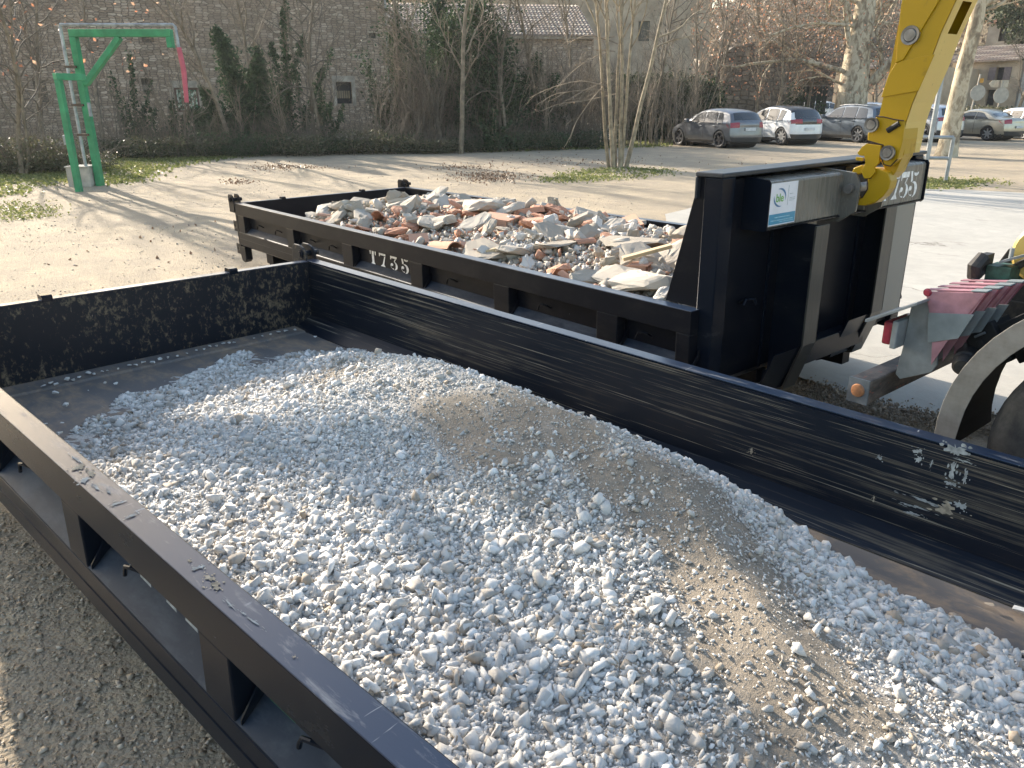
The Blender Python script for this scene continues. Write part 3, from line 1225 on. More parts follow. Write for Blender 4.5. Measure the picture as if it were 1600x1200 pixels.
    lettering(root, 'T735', Vector((7.2015, 1.555, .475)), UY, UZ, .165, (.80, .78, .76, 0))


MAT['beam'] = m_paint('dusty_beam_painted_reflection', (0.15, 0.142, 0.125), (0.26, 0.24, 0.20), 0.5, (6, 30, 2.2), 0.22, (0.48, 0.66), (2, 2, 2))  # grey base has the paving's reflection on black paint mixed in, dust over it
MAT['flange'] = m_paint('dull_grey_black_flange', (0.05, 0.048, 0.043), (0.2, 0.18, 0.15), 0.4, (6, 30, 2.2), 0.3, (0.48, 0.66), (2, 2, 2))
MAT['flange_pale'] = m_paint('dusty_flange_painted_reflection', (0.22, 0.21, 0.185), (0.32, 0.30, 0.26), 0.4, (6, 30, 2.2), 0.3, (0.48, 0.66), (2, 2, 2))  # reflection of the sunlit paving painted into the pale base colour
MAT['rail_far'] = m_paint('weathered_top_flange', (0.03, 0.034, 0.042), (0.2, 0.2, 0.2), 0.3, (4, 9, 9), 0.38)
MAT['steel'] = simple('worn_steel', (0.22, 0.21, 0.20), 0.45, 0.6, var=0.25, vs=20)
MAT['sign_white'] = simple('sign_white', (0.72, 0.73, 0.78), 0.35, var=0.05)
MAT['sign_blue'] = simple('sign_turquoise', (0.03, 0.26, 0.42), 0.35, var=0.08)
MAT['sign_pale'] = simple('sign_small_print', (0.25, 0.50, 0.62), 0.4, var=0.2, vs=90)
MAT['sign_grey'] = simple('sign_grey_print', (0.35, 0.40, 0.42), 0.4, var=0.2, vs=90)
MAT['logo_blue'] = simple('logo_blue', (0.05, 0.17, 0.34), 0.35)
MAT['logo_green'] = simple('logo_green', (0.18, 0.45, 0.10), 0.35)
hook_frame(far)


# ================================================================ GRAVEL IN THE NEAR SKIP
def lerp_tab(x, tab):
    xs, ys = zip(*tab)
    return float(np.interp(x, xs, ys))


CY = [(0.5, -.7), (1.0, -.7), (1.7, -.78), (2.75, -.87), (3.3, -.93), (3.75, -1.08), (4.0, -1.28), (4.3, -1.50), (5.0, -1.65), (7, -1.6)]
CZ = [(0.3, -.47), (.7, -.45), (1.0, -.38), (1.5, -.19), (2.0, -.06), (2.75, -.01), (3.3, .01), (3.75, -.01), (4.0, -.05), (4.5, -.12), (5.5, -.2), (7, -.25)]
YE = [(0, -.1), (2.5, -.14), (3.3, -.16), (3.7, -.22), (4.3, -.44), (4.75, -.52), (7, -.6)]
ZL = [(0.8, -.47), (1.3, -.43), (1.8, -.36), (2.4, -.33), (3.2, -.30), (4, -.26), (7, -.26)]
XF = [(-2.5, 1.2), (-2.05, .90), (-1.65, .56), (-1.2, .40), (-.75, .30), (-.5, .30), (-.3, .62), (0, 1.0)]


def heap_z(x, y):
    """y in the near frame: 0 right wall .. -2.5 left wall"""
    FZ = -.474
    yc, zc = lerp_tab(x, CY), lerp_tab(x, CZ)
    if y > yc:
        ye = lerp_tab(x, YE)
        t = (y - yc) / max(ye - yc, .05)
        if t > 1.0:
            return FZ - .05 * (t - 1) - .004
        z = FZ + (zc - FZ) * (1 - t ** 1.15)
    else:
        zl = lerp_tab(x, ZL)
        t = (yc - y) / max(yc + 2.42, .1)
        t = min(t, 1)
        z = zl + (zc - zl) * (1 - t) ** 1.7
    xf = lerp_tab(y, XF)
    lim = FZ + .018 + .05 * min(x - xf, .45) + .34 * max(x - xf - .45, 0) if x > xf else FZ - .03
    k = .05
    h_ = max(k - abs(z - lim), 0) / k
    z = min(z, lim) - h_ * h_ * k * .25
    if z > FZ - .002:
        z += .012 * math.sin(5.1 * x + 2 * y) * math.sin(4.3 * y + 1) + .006 * math.sin(13 * x) * math.cos(11 * y)
        if x > 2.2:
            z += .022 * math.exp(-((x - 3.1) / .18) ** 2 - ((y + 1.45) / .25) ** 2) - .02 * math.exp(-((x - 2.7) / .2) ** 2 - ((y + 1.15) / .2) ** 2)
    return z


def sand_w(x, y):
    yc = lerp_tab(x, CY)
    ys_ = yc - lerp_tab(x, [(2.2, .25), (3, .2), (3.6, .06), (4.2, .02), (5, .05)])
    wd = lerp_tab(x, [(2.1, .05), (2.6, .2), (3.2, .32), (3.8, .36), (4.3, .36), (4.8, .22), (5.6, .05)])
    v = math.exp(-((y - ys_) / wd) ** 2)
    v *= min(max((x - 2.1) / .6, 0), 1)
    v += .75 * math.exp(-((x - 1.62) / .28) ** 2 - ((y + 1.0) / .22) ** 2)
    v *= 1 + .6 * math.sin(7 * x + 3 * math.sin(5 * y)) * math.sin(6 * y + x) + .35 * math.sin(19 * x + 4 * y) * math.sin(17 * y)
    return min(max(v, 0), 1)


def heap_surface():
    nx, ny = 330, 130
    xs = np.linspace(.25, 6.98, nx)
    ys = np.linspace(-2.408, -.092, ny)
    V, S = [], []
    for x in xs:
        for y in ys:
            V.append((x, y + 2.5, heap_z(x, y) + random.uniform(-.004, .004)))
            S.append(min(1.0, sand_w(x, y) * 1.25))
    Fl = []
    for i in range(nx - 1):
        for j in range(ny - 1):
            a = i * ny + j
            Fl += [a, a + ny, a + ny + 1, a + 1]
    o = quick_mesh('gravel_heap', np.array(V), np.array(Fl), 4, 'heap', smooth=True)
    at = o.data.attributes.new('sand', 'FLOAT', 'POINT')
    at.data.foreach_set('value', np.array(S, np.float32))
    return o


hs = heap_surface()
hs.matrix_world = M_near
tag(hs, 'mound of grey fines and brown sand under the pale gravel in the near skip', 'gravel', kind='stuff')


def gravel_stones(n, xr, rmin, rmed, rmax, seed, name):
    rng = np.random.default_rng(seed)
    P, Rd, T = [], [], []
    while len(P) < n:
        x = rng.uniform(*xr)
        y = rng.uniform(-2.40, -.10)
        z = heap_z(x, y)
        if z < -.472:
            continue
        s = sand_w(x, y)
        if rng.random() < s * (.62 if rmed < .007 else .80):
            continue
        yc = lerp_tab(x, CY)
        # coarse stones roll to the foot of the slopes
        if y > yc:
            dn = min(max((y - yc) / .6, 0), 1.2)
        else:
            dn = min(max((yc - y) / 1.5, 0), 1) * .9
        k = .60 + .70 * dn - .25 * s
        if x < 1.9:
            k = 1.0
        if y < yc:
            k += .32 * min(max((x - 2.6) / 1.2, 0), 1)
        r = min(max(rmed * k * math.exp(rng.normal(0, .52)), rmin), rmax)
        if y - r < -2.412 or y + r > -.088:
            r *= .5
        P.append((x, y + 2.5, z + r * rng.uniform(-.25, .5)))
        Rd.append(r)
        t = rng.normal(.60, .2)
        if rng.random() < .05:
            t = rng.uniform(0, .2)
        if rng.random() < .6 * min(1, s * 1.4):
            t *= .5
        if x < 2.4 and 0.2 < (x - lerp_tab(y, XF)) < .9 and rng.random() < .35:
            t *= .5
        T.append(min(max(t, 0), 1))
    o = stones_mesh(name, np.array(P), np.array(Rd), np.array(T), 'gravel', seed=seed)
    o.matrix_world = M_near
    return o


g1 = gravel_stones(82000, (.3, 5.3), .003, .0090, .038, 21, 'gravel')
tag(g1, 'crushed pale limestone gravel filling the near skip', 'gravel', kind='stuff')
g2 = gravel_stones(5000, (5.2, 6.95), .01, .020, .04, 22, 'gravel')
tag(g2, 'pale gravel at the front end of the near skip, beyond the frame', 'gravel', kind='stuff')
g3_ = gravel_stones(80000, (1.5, 5.0), .002, .0044, .008, 23, 'gravel_chips')
tag(g3_, 'small limestone chips between the larger stones', 'gravel', kind='stuff')

# loose single stones lying on the skip floor
LS = [(68, 603, .017), (80, 598, .017), (88, 600, .015), (104, 592, .020), (114, 593, .015), (124, 589, .013), (138, 583, .021),
      (147, 584, .013), (160, 580, .010), (168, 579, .009), (184, 576, .011), (202, 571, .016), (212, 570, .018), (224, 566, .016),
      (238, 566, .018), (250, 561, .019), (262, 558, .015), (277, 556, .013), (292, 552, .012), (307, 547, .010), (319, 545, .013),
      (328, 541, .015), (338, 540, .014), (349, 537, .018), (358, 536, .017), (366, 535, .012), (397, 528, .009), (410, 525, .011),
      (422, 522, .014), (435, 519, .018), (447, 517, .020), (461, 515, .014), (87, 613, .019), (102, 632, .021), (163, 598, .013),
      (181, 599, .016), (97, 661, .011), (70, 663, .015), (93, 676, .017), (138, 610, .005), (355, 557, .012), (493, 526, .014)]
stone_me = []
for k in range(6):
    V, Fc = STONES[k]
    me = bpy.data.meshes.new('loose_stone')
    me.from_pydata([tuple(v) for v in V], [], [tuple(int(i) for i in f) for f in Fc])
    me.materials.append(MAT['gravel'])
    a = me.attributes.new('tone', 'FLOAT', 'FACE')
    a.data.foreach_set('value', np.full(len(Fc), (.55, .7, .8, .62, .4, .75)[k], np.float32))
    stone_me.append(me)
Mi = M_near.inverted()


def floor_pt(px, py, z):
    o = Mi @ CAM
    d = Mi.to_3x3() @ ray(px, py)
    return o + d * ((z - o.z) / d.z)


for i, (px, py, r) in enumerate(LS):
    p = floor_pt(px, py, -.455 + r * .4)
    p.x = max(p.x, .062 + r)
    o = bpy.data.objects.new('loose_stone', stone_me[i % 6])
    COL.objects.link(o)
    o.matrix_world = M_near @ Matrix.Translation(p) @ Matrix.Rotation(rr.uniform(0, 6), 4, 'Z') @ Matrix.Diagonal((r, r, r, 1))
    if i < 32:
        q_ = 'left corner' if i < 10 else ('left half' if i < 18 else ('middle' if i < 25 else 'right half'))
        tag(o, '%s loose white stone at the foot of the near skip tailgate, %s' % ('larger' if r > .0155 else 'smaller', q_), 'stone', 'loose stones along the tailgate')
    else:
        tag(o, 'loose pale stone lying on the bare rusty floor of the near skip', 'stone', 'loose stones on the skip floor')
me = stone_me[0].copy()
me.attributes['tone'].data.foreach_set('value', np.full(len(me.polygons), .06, np.float32))
o = bpy.data.objects.new('loose_stone', me)
COL.objects.link(o)
p = floor_pt(1547, 945, -.455)
o.matrix_world = M_near @ Matrix.Translation(p) @ Matrix.Diagonal((.020, .019, .016, 1))
tag(o, 'single tan stone on the bare floor strip at the right edge', 'stone')
o = bpy.data.objects.new('loose_stone', stone_me[2])
COL.objects.link(o)
o.matrix_world = M_near @ Matrix.Translation(floor_pt(1594, 953, -.452)) @ Matrix.Diagonal((.026, .024, .023, 1))
tag(o, 'white stone right of the single tan stone, at the picture edge', 'stone')


# ================================================================ RUBBLE IN THE FAR SKIP
def rub_z(x, y):
    """far frame, y 0 near side .. 2.5 far side"""
    t = min(max((x - .55) / 1.2, 0), 1)
    z = -.42 + .42 * (t * t * (3 - 2 * t)) ** .8
    e = min(y - .09, 2.41 - y) / .5
    z += -.075 + .12 * min(max(e, 0), 1) + .02 * math.sin(2.3 * x) * math.cos(3 * y)
    if x > 6.2:
        z += -.02 * (x - 6.2)
    return z


def rub_surface():
    nx, ny = 110, 44
    V, Fl = [], []
    for x in np.linspace(.3, 6.98, nx):
        for y in np.linspace(.093, 2.407, ny):
            V.append((x, y, rub_z(x, y) - .05 + random.uniform(-.012, .012)))
    for i in range(nx - 1):
        for j in range(ny - 1):
            a = i * ny + j
            Fl += [a, a + ny, a + ny + 1, a + 1]
    return quick_mesh('rubble_dust', np.array(V), np.array(Fl), 4, 'rubble_dust')


MAT['rubble_dust'] = simple('rubble_dust', (0.36, 0.32, 0.27), 0.95, var=0.3, vs=9, bmp=0.8, bs=60)
o = rub_surface()
o.matrix_world = M_far
tag(o, 'dusty fines under the rubble in the far skip', 'rubble', kind='stuff')
rng = np.random.default_rng(31)
for nm, cnt, mt, rm, lab in (('earth_crumbs', 2600, 'earth_crumb', .026, 'tan crumbs of earth and mortar at the tailgate end of the rubble'),
                             ('rubble_crumbs', 6500, 'concrete_chunk', .022, 'small grey crumbs of concrete among the rubble'),
                             ('brick_crumbs', 2400, 'brick_chunk', .020, 'small red crumbs of brick and tile among the rubble'),
                             ('plaster_crumbs', 3600, 'plaster_chunk', .022, 'small white crumbs of plaster among the rubble')):
    P, Rd, T = [], [], []
    while len(P) < cnt:
        x, y = rng.uniform(.5, 6.95), rng.uniform(.1, 2.4)
        if nm == 'brick_crumbs' and rng.random() > .3 + .7 * math.exp(-((x - 3.2) / 1.3) ** 2) + .4 * math.exp(-((x - 5.8) / .6) ** 2):
            continue
        if nm == 'earth_crumbs' and rng.random() > math.exp(-((x - 1.5) / .6) ** 2):
            continue
        if nm == 'plaster_crumbs' and rng.random() > .25 + math.exp(-((x - 5.0) / .8) ** 2):
            continue
        r = rm * math.exp(rng.normal(0, .45))
        P.append((x, y, rub_z(x, y) - .045 + r * rng.uniform(0, .9)))
        Rd.append(r)
        T.append(rng.random())
    o = stones_mesh(nm, np.array(P), np.array(Rd), np.array(T), mt, seed=int(rm * 1000) + cnt)
    o.matrix_world = M_far
    tag(o, lab, 'rubble', kind='stuff')


def me_from(V, Fc, mt, tone, name):
    me = bpy.data.meshes.new(name)
    me.from_pydata([tuple(v) for v in V], [], [tuple(int(i) for i in f) for f in Fc])
    me.materials.append(MAT[mt])
    a = me.attributes.new('tone', 'FLOAT', 'FACE')
    a.data.foreach_set('value', np.clip(tone + np.random.default_rng(3).normal(0, .05, len(Fc)), 0, 1).astype(np.float32))
    return me


def rough_chunk(seed, sc, boxy, mt, tone, name, npt=16):
    """a broken lump: hull, subdivided and roughened"""
    r = random.Random(seed)
    V, Fc = hull_proto(npt, sc, seed, boxy)
    bm = bmesh.new()
    vs = [bm.verts.new(v) for v in V]
    for f in Fc:
        bm.faces.new([vs[i] for i in f])
    for _ in range(2):
        bmesh.ops.subdivide_edges(bm, edges=bm.edges, cuts=1, use_grid_fill=True)
        bmesh.ops.triangulate(bm, faces=bm.faces)
        k = .085 if _ == 0 else .045
        for v in bm.verts:
            v.co += Vector([r.uniform(-k, k) * min(sc) * 1.4 for _q in range(3)])
    me = bpy.data.meshes.new(name)
    bm.to_mesh(me)
    bm.free()
    me.materials.append(MAT[mt])
    a = me.attributes.new('tone', 'FLOAT', 'FACE')
    a.data.foreach_set('value', np.full(len(me.polygons), tone, np.float32))
    return me


def hollow_brick(seed, mt='brick_chunk'):
    """terracotta partition block piece: ribs between two skins, broken end"""
    r = random.Random(seed)
    mb = MB()
    L_, W_, H_ = r.uniform(.8, 1.2), .55, r.uniform(.16, .22)
    mb.box(-L_, L_, -W_, W_, -H_, -H_ + .05)
    mb.box(-L_ * r.uniform(.6, 1), L_, -W_, W_, H_ - .05, H_)
    for k in range(4):
        y = -W_ + .03 + k * (2 * W_ - .06) / 3
        mb.box(-L_ * r.uniform(.6, 1), L_ * r.uniform(.8, .99), y - .03, y + .03, -H_ + .0505, H_ - .0505)
    o = mb.build('brick_piece', mt)
    me = o.data
    bpy.data.objects.remove(o)
    a = me.attributes.new('tone', 'FLOAT', 'FACE')
    a.data.foreach_set('value', np.full(len(me.polygons), r.uniform(.4, 1), np.float32))
    return me


def roof_tile(seed):
    r = random.Random(seed)
    mb = MB()
    n = 9
    L_ = r.uniform(.8, 1.1)
    o_, i_ = [], []
    for k in range(n):
        a = R(20 + 140 * k / (n - 1))
        o_.append((.42 * math.cos(a), .42 * math.sin(a) - .25))
        i_.append((.37 * math.cos(a), .37 * math.sin(a) - .25))
    mb.prism(o_ + i_[::-1], -L_, L_, 'x')
    o = mb.build('tile', 'brick_chunk')
    me = o.data
    bpy.data.objects.remove(o)
    a = me.attributes.new('tone', 'FLOAT', 'FACE')
    a.data.foreach_set('value', np.full(len(me.polygons), r.uniform(.3, 1), np.float32))
    return me


CH = []
for k in range(9):
    CH.append(('concrete_chunk', rough_chunk(300 + k, (1, rr.uniform(.6, .9), rr.uniform(.4, .7)), .7, 'concrete_chunk', rr.uniform(.2, 1), 'concrete_chunk')))
for k in range(7):
    CH.append(('concrete_fragment', rough_chunk(330 + k, (1, rr.uniform(.5, .8), rr.uniform(.14, .24)), .95, 'concrete_chunk', rr.uniform(.2, 1), 'concrete_fragment', 26)))
for k in range(5):
    CH.append(('plaster_lump', rough_chunk(350 + k, (1, rr.uniform(.6, .9), rr.uniform(.45, .8)), .3, 'plaster_chunk', rr.uniform(.2, 1), 'plaster_lump')))
for k in range(5):
    CH.append(('brick_fragment', rough_chunk(370 + k, (1, rr.uniform(.5, .8), rr.uniform(.18, .4)), .98, 'brick_chunk', rr.uniform(.0, 1), 'brick_fragment', 30)))
for k in range(3):
    CH.append(('hollow_brick', hollow_brick(380 + k)))
for k in range(3):
    CH.append(('roof_tile_piece', roof_tile(390 + k)))
LAB = {'concrete_chunk': ('broken lump of grey concrete in the heap of the far skip', 'concrete', 'concrete lumps in the rubble heap'),
       'concrete_fragment': ('flat broken piece of grey concrete slab in the heap of the far skip', 'concrete', 'flat concrete pieces in the rubble heap'),
       'plaster_lump': ('rounded white lump of plaster in the heap of the far skip', 'plaster', 'white plaster lumps in the rubble heap'),
       'brick_fragment': ('broken red brick fragment in the heap of the far skip', 'brick', 'red brick fragments in the rubble heap'),
       'hollow_brick': ('piece of hollow terracotta block in the heap of the far skip', 'brick', 'hollow terracotta pieces in the rubble heap'),
       'roof_tile_piece': ('broken curved terracotta roof tile in the heap of the far skip', 'tile', 'roof tile pieces in the rubble heap')}
KIND = {'concrete_chunk': 'grey concrete lump', 'concrete_fragment': 'flat concrete piece', 'plaster_lump': 'white plaster lump', 'brick_fragment': 'red brick fragment',
        'hollow_brick': 'hollow terracotta piece', 'roof_tile_piece': 'curved tile piece'}
by = {}
for nm, me in CH:
    by.setdefault(nm, []).append(me)


def put_chunk(nm, x, y, s, dz=0.0, rot=None, label=None):
    me = rr.choice(by[nm])
    o = bpy.data.objects.new(nm, me)
    COL.objects.link(o)
    flat = nm in ('concrete_fragment', 'hollow_brick', 'roof_tile_piece', 'brick_fragment')
    tl = .22 if flat else .7
    rot = rot or (rr.gauss(0, tl), rr.gauss(0, tl), rr.uniform(0, 6.28))
    from mathutils import Euler
    o.matrix_world = M_far @ Matrix.Translation((x, y, rub_z(x, y) + dz + s * (.10 if flat else .25))) @ Euler(rot).to_matrix().to_4x4() @ Matrix.Diagonal((s, s, s, 1))
    l, c, g_ = LAB[nm]
    if label:
        tag(o, label, c)
    else:
        sz = 'small' if s < .07 else ('middle-sized' if s < .12 else 'large')
        a_ = 'at the tailgate end' if x < 2.3 else ('left of the middle' if x < 3.6 else ('right of the middle' if x < 5.0 else 'at the headboard end'))
        b_ = 'near rim' if y < .8 else ('centre line' if y < 1.7 else 'far rim')
        tag(o, '%s %s of the rubble heap, along its %s' % (sz, KIND[nm], b_) + ', ' + a_, c, g_)
    return o


for i in range(285):
    x, y = rr.uniform(.85, 6.85), rr.uniform(.17, 2.32)
    br = .22 + .45 * math.exp(-((x - 3.1) / 1.2) ** 2) + .3 * math.exp(-((x - 6.2) / .5) ** 2)
    wh = .04 + .42 * math.exp(-((x - 5.0) / .8) ** 2)
    u = rr.random()
    if u < br:
        nm = rr.choice(['brick_fragment', 'brick_fragment', 'hollow_brick', 'roof_tile_piece'])
        s = rr.uniform(.06, .15)
    elif u < br + wh:
        nm = 'plaster_lump'
        s = rr.uniform(.04, .095)
    else:
        nm = rr.choice(['concrete_chunk', 'concrete_fragment', 'concrete_fragment'])
        s = rr.uniform(.04, .12) if nm == 'concrete_chunk' else rr.uniform(.09, .24)
    edge = min(y - .09, 2.41 - y, 6.95 - x)
    s = min(s, max(edge * .95, .035))
    put_chunk(nm, x, y, s, 0.0)


def far_px(px, py, z):
    Mf = M_far.inverted()
    o = Mf @ CAM
    d = Mf.to_3x3() @ ray(px, py)
    return o + d * ((z - o.z) / d.z)


for nm, px, py, s, lab in [
        ('concrete_fragment', 752, 326, .36, 'largest flat grey concrete slab lying level near the middle of the rubble heap'),
        ('concrete_fragment', 985, 382, .28, 'long pale concrete slab near the right end of the rubble heap'),
        ('concrete_chunk', 628, 300, .13, 'round grey concrete lump at the back corner of the rubble heap, below the corner hinge'),
        ('concrete_chunk', 862, 321, .15, 'upright grey concrete lump standing above the far rim of the skip'),
        ('concrete_fragment', 722, 384, .26, 'pale concrete piece resting on the near rim in front of the red bricks'),
        ('hollow_brick', 775, 345, .24, 'long red hollow terracotta strip in the middle of the rubble heap'),
        ('hollow_brick', 985, 340, .16, 'dark brown hollow brick near the far rim by the tall headboard'),
        ('roof_tile_piece', 690, 370, .2, 'curved orange tile lying near the near rim left of the pale slab'),
        ('concrete_chunk', 640, 325, .17, 'big rounded grey concrete lump near the tailgate end of the heap'),
        ('concrete_fragment', 1010, 430, .26, 'beige concrete slab leaning against the near rim at the right end'),
        ('concrete_fragment', 1020, 330, .2, 'tilted grey slab near the headboard on the far side'),
        ('plaster_lump', 1010, 452, .12, 'large white plaster lump in the corner by the black gusset')]:
    p = far_px(px, py, .06)
    fl = nm in ('concrete_fragment', 'hollow_brick', 'roof_tile_piece')
    put_chunk(nm, min(max(p.x, .9), 6.7), min(max(p.y, .1 + s * .7), 2.4 - s * .7), s, .01,
              (rr.gauss(0, .12), rr.gauss(0, .12), rr.uniform(-.6, .6)) if fl else None, lab)
for px, py, L_, az, lab in ((1010, 412, .17, .9, 'split yellow wooden plank sticking up at the right end of the rubble heap'),
                            (655, 400, .16, .5, 'short pale batten lying by the near rim of the rubble heap')):
    p = far_px(px, py, .05)
    mb = MB()
    mb.box(-L_, L_, -.035, .035, -.012, .012)
    o = mb.build('wooden_plank', 'wood_chunk', bevel=.004)
    a = o.data.attributes.new('tone', 'FLOAT', 'FACE')
    a.data.foreach_set('value', np.full(len(o.data.polygons), .6, np.float32))
    o.matrix_world = M_far @ Matrix.Translation((p.x, max(p.y, .3), rub_z(p.x, p.y) + .09)) @ Matrix.Rotation(az, 4, 'Z') @ Matrix.Rotation(-.25, 4, 'Y')
    tag(o, lab, 'plank')


# ================================================================ TRUCK (rear end, in the far skip's frame)
MAT['yellow'] = m_paint('scratched_yellow_paint', (0.40, 0.245, 0.006), (0.10, 0.065, 0.025), 0.85, (9, 9, 5), 0.34, (0.56, 0.70), (3, 3, 3),
                        scratch=((30, 30, 9), 0.72, (0.05, 0.04, 0.03), 0.9))
MAT['yellow_pale'] = m_paint('pale_yellow_paint', (0.60, 0.43, 0.13), (0.20, 0.14, 0.08), 0.6, (9, 9, 4), 0.45, (0.58, 0.72), (3, 3, 3),
                             scratch=((14, 30, 9), 0.70, (0.10, 0.06, 0.04), 0.9))
MAT['pink'] = simple('faded_red_plastic', (0.40, 0.20, 0.23), 0.55, var=0.15, vs=12)
MAT['pink_dark'] = simple('shaded_red_plastic', (0.36, 0.10, 0.12), 0.5)
MAT['greyband'] = simple('grey_reflective_band', (0.22, 0.25, 0.255), 0.5, var=0.1, vs=10)
MAT['galv'] = simple('galvanised_plate', (0.27, 0.29, 0.30), 0.5, 0.35, var=0.2, vs=7, bmp=0.1)
MAT['lamp_red'] = simple('red_lamp_glass', (0.33, 0.04, 0.06), 0.25, var=0.15, vs=30)
MAT['amber'] = simple('amber_reflector', (0.42, 0.19, 0.09), 0.3, var=0.1, vs=60)
MAT['lamp_white'] = simple('white_lamp_glass', (0.55, 0.55, 0.55), 0.25)
MAT['green_valve'] = simple('green_hydraulic_block', (0.03, 0.09, 0.065), 0.5, var=0.3, vs=30)
MAT['greasy'] = m_paint('greasy_dark_steel', (0.035, 0.033, 0.032), (0.20, 0.17, 0.12), 0.5, (9, 9, 9), 0.5, (0.5, 0.7))


def m_checker():
    m_, t, b = mat('checker_plate_aluminium')
    v = coords(t, 'Object', (44, 44, 44), (0, R(45), 0))
    ck = N(t, 'ShaderNodeTexChecker')
    ck.inputs['Scale'].default_value = 1.6
    t.links.new(v, ck.inputs['Vector'])
    n = noise(t, coords(t, 'Object', (8, 8, 8)), 2, 5)
    c = mixc(t, ramp(t, n, [(0.35, g3(0)), (0.7, g3(0.7))]), (0.30, 0.285, 0.26), (0.18, 0.165, 0.145))
    c = mixc(t, math_(t, 'MULTIPLY', ck.outputs['Fac'], 0.12), c, (0.34, 0.32, 0.29))
    setc(t, b, c)
    b.inputs['Roughness'].default_value = 0.5
    b.inputs['Metallic'].default_value = 0.35
    bump(t, b, ck.outputs['Fac'], 0.18, 0.003)
    return m_


MAT['checker'] = m_checker()


def build_truck():
    root = empty('hook_lift_truck', M_far @ Matrix.Translation((9.0, 1.25, -.85)))
    tag(root, 'rear of a hook lift truck with a scratched yellow arm gripping the rubble skip', 'truck')
    inv = Matrix.Translation((-9.0, -1.25, .85))

    def B(mb, name, mt=None, parent=None, bevel=0, smooth=False):
        mb.v = [tuple(inv @ Vector(p)) for p in mb.v]
        return mb.build(name, mt, parent or root, bevel=bevel, smooth=smooth)

    # ---- yellow arm
    arm = MB().m('yellow')
    left = [(7.335, .80), (7.35, 1.05), (7.37, 1.24), (7.38, 1.43), (7.39, 1.58), (7.42, 2.3), (7.46, 3.2)]
    crease = [(7.49, .80), (7.50, .97), (7.52, 1.07), (7.57, 1.24), (7.61, 1.41), (7.66, 1.56), (7.93, 2.3), (8.26, 3.2)]
    poly = left + crease[::-1]
    YA, YB = 1.12, 1.36
    arm.prism(poly, YA, YA + .02, 'y')
    arm.prism(poly, YB - .02, YB, 'y')
    # rear face of the arm, lying +x
    arm.m('yellow_pale')  # paler yellow on this face than on the arm's sides
    cr = crease
    for i in range(len(cr) - 1):
        (x0, z0), (x1, z1) = cr[i], cr[i + 1]
        if 1.38 < (z0 + z1) / 2 < 1.9:
            a_, b_ = .075, .185
            for (ya, yb) in ((YA + .001, YA + a_), (YA + b_, YB - .001)):
                arm.face([(x0 + .004, ya, z0), (x0 + .004, yb, z0), (x1 + .004, yb, z1), (x1 + .004, ya, z1)])
        else:
            arm.face([(x0 + .004, YA + .001, z0), (x0 + .004, YB - .001, z0), (x1 + .004, YB - .001, z1), (x1 + .004, YA + .001, z1)])
    arm.m('yellow')
    for i in range(len(left) - 1):
        (x0, z0), (x1, z1) = left[i], left[i + 1]
        arm.face([(x0 - .001, YA + .001, z0), (x0 - .001, YB - .001, z0), (x1 - .001, YB - .001, z1), (x1 - .001, YA + .001, z1)])
    ao = B(arm, 'hook_arm')
    # raised cover plate and the reinforcing plate on its side
    cv = MB()
    cv.prism([(7.40, 1.275), (7.385, 1.55), (7.42, 2.2), (7.70, 2.2), (7.66, 1.72), (7.44, 1.29)], YA - .010, YA - .001, 'y')
    B(cv, 'arm_stiffener', 'yellow', ao, bevel=.003)
    pl = MB()
    pl.prism([(7.345, 1.10), (7.37, 1.22), (7.40, 1.2755), (7.45, 1.29), (7.60, 1.31), (7.545, 1.13)], YA - .006, YA - .001, 'y')
    B(pl, 'arm_stiffener', 'yellow', ao, bevel=.002)

    def pin(x, z, r, y, par, mt='steel'):
        p = MB()
        p.lathe([(y, 0), (y, r * .62), (y + .006, r * .70), (y + .004, r * .74), (y + .002, r), (y + .02, r)], Matrix.Translation((x, 0, z)), 24)
        return B(p, 'pivot_pin', mt, par, smooth=True)
    pin(7.46, 1.41, .048, YA - .020, ao)
    # ---- hook head
    hk = MB()
    hy0, hy1 = 1.155, 1.345
    hk.prism([(7.335, .83), (7.50, .985), (7.50, .80), (7.47, .70), (7.44, .66), (7.38, .75), (7.30, .80)], hy0 + .0, YA + .15, 'y')
    hd_ = B(hk, 'hook_body', 'yellow', bevel=.004)
    up_ = MB()
    up_.prism([(7.30, .905), (7.325, .985), (7.345, 1.005), (7.50, .975), (7.505, .88), (7.495, .78), (7.46, .735), (7.42, .74), (7.40, .78), (7.40, .845), (7.34, .86), (7.305, .87)],
              YA - .014, YA + .16, 'y')
    B(up_, 'hook_bracket', 'yellow', hd_, bevel=.005)
    # the latch with its toothed outline
    la = MB()
    la.prism([(7.262, .800), (7.285, .835), (7.31, .853), (7.395, .845), (7.397, .75), (7.375, .725), (7.385, .70), (7.36, .665), (7.325, .66), (7.30, .70),
              (7.318, .745), (7.31, .775), (7.30, .795), (7.30, .785), (7.275, .788)], YA - .030, YA - .0145, 'y')
    la.prism([(7.258, .778), (7.262, .760), (7.300, .756), (7.302, .775), (7.28, .777)], YA - .034, YA - .0145, 'y')
    B(la, 'safety_latch', 'yellow', hd_, bevel=.004)
    # the claw curling round the bar
    outer = [(7.335, .72), (7.385, .72), (7.45, .70), (7.47, .655), (7.465, .61), (7.44, .565), (7.40, .528), (7.34, .505), (7.28, .505), (7.215, .525)]
    inner = [(7.235, .556), (7.28, .540), (7.32, .552), (7.345, .60), (7.335, .66), (7.305, .688), (7.255, .672), (7.235, .69), (7.243, .715), (7.29, .735)]
    cl = MB()
    cl.prism(outer + inner, YA - .012, YA + .075, 'y')
    B(cl, 'hook_claw', 'yellow', hd_, bevel=.006)
    pin(7.328, .955, .040, YA - .046, hd_)
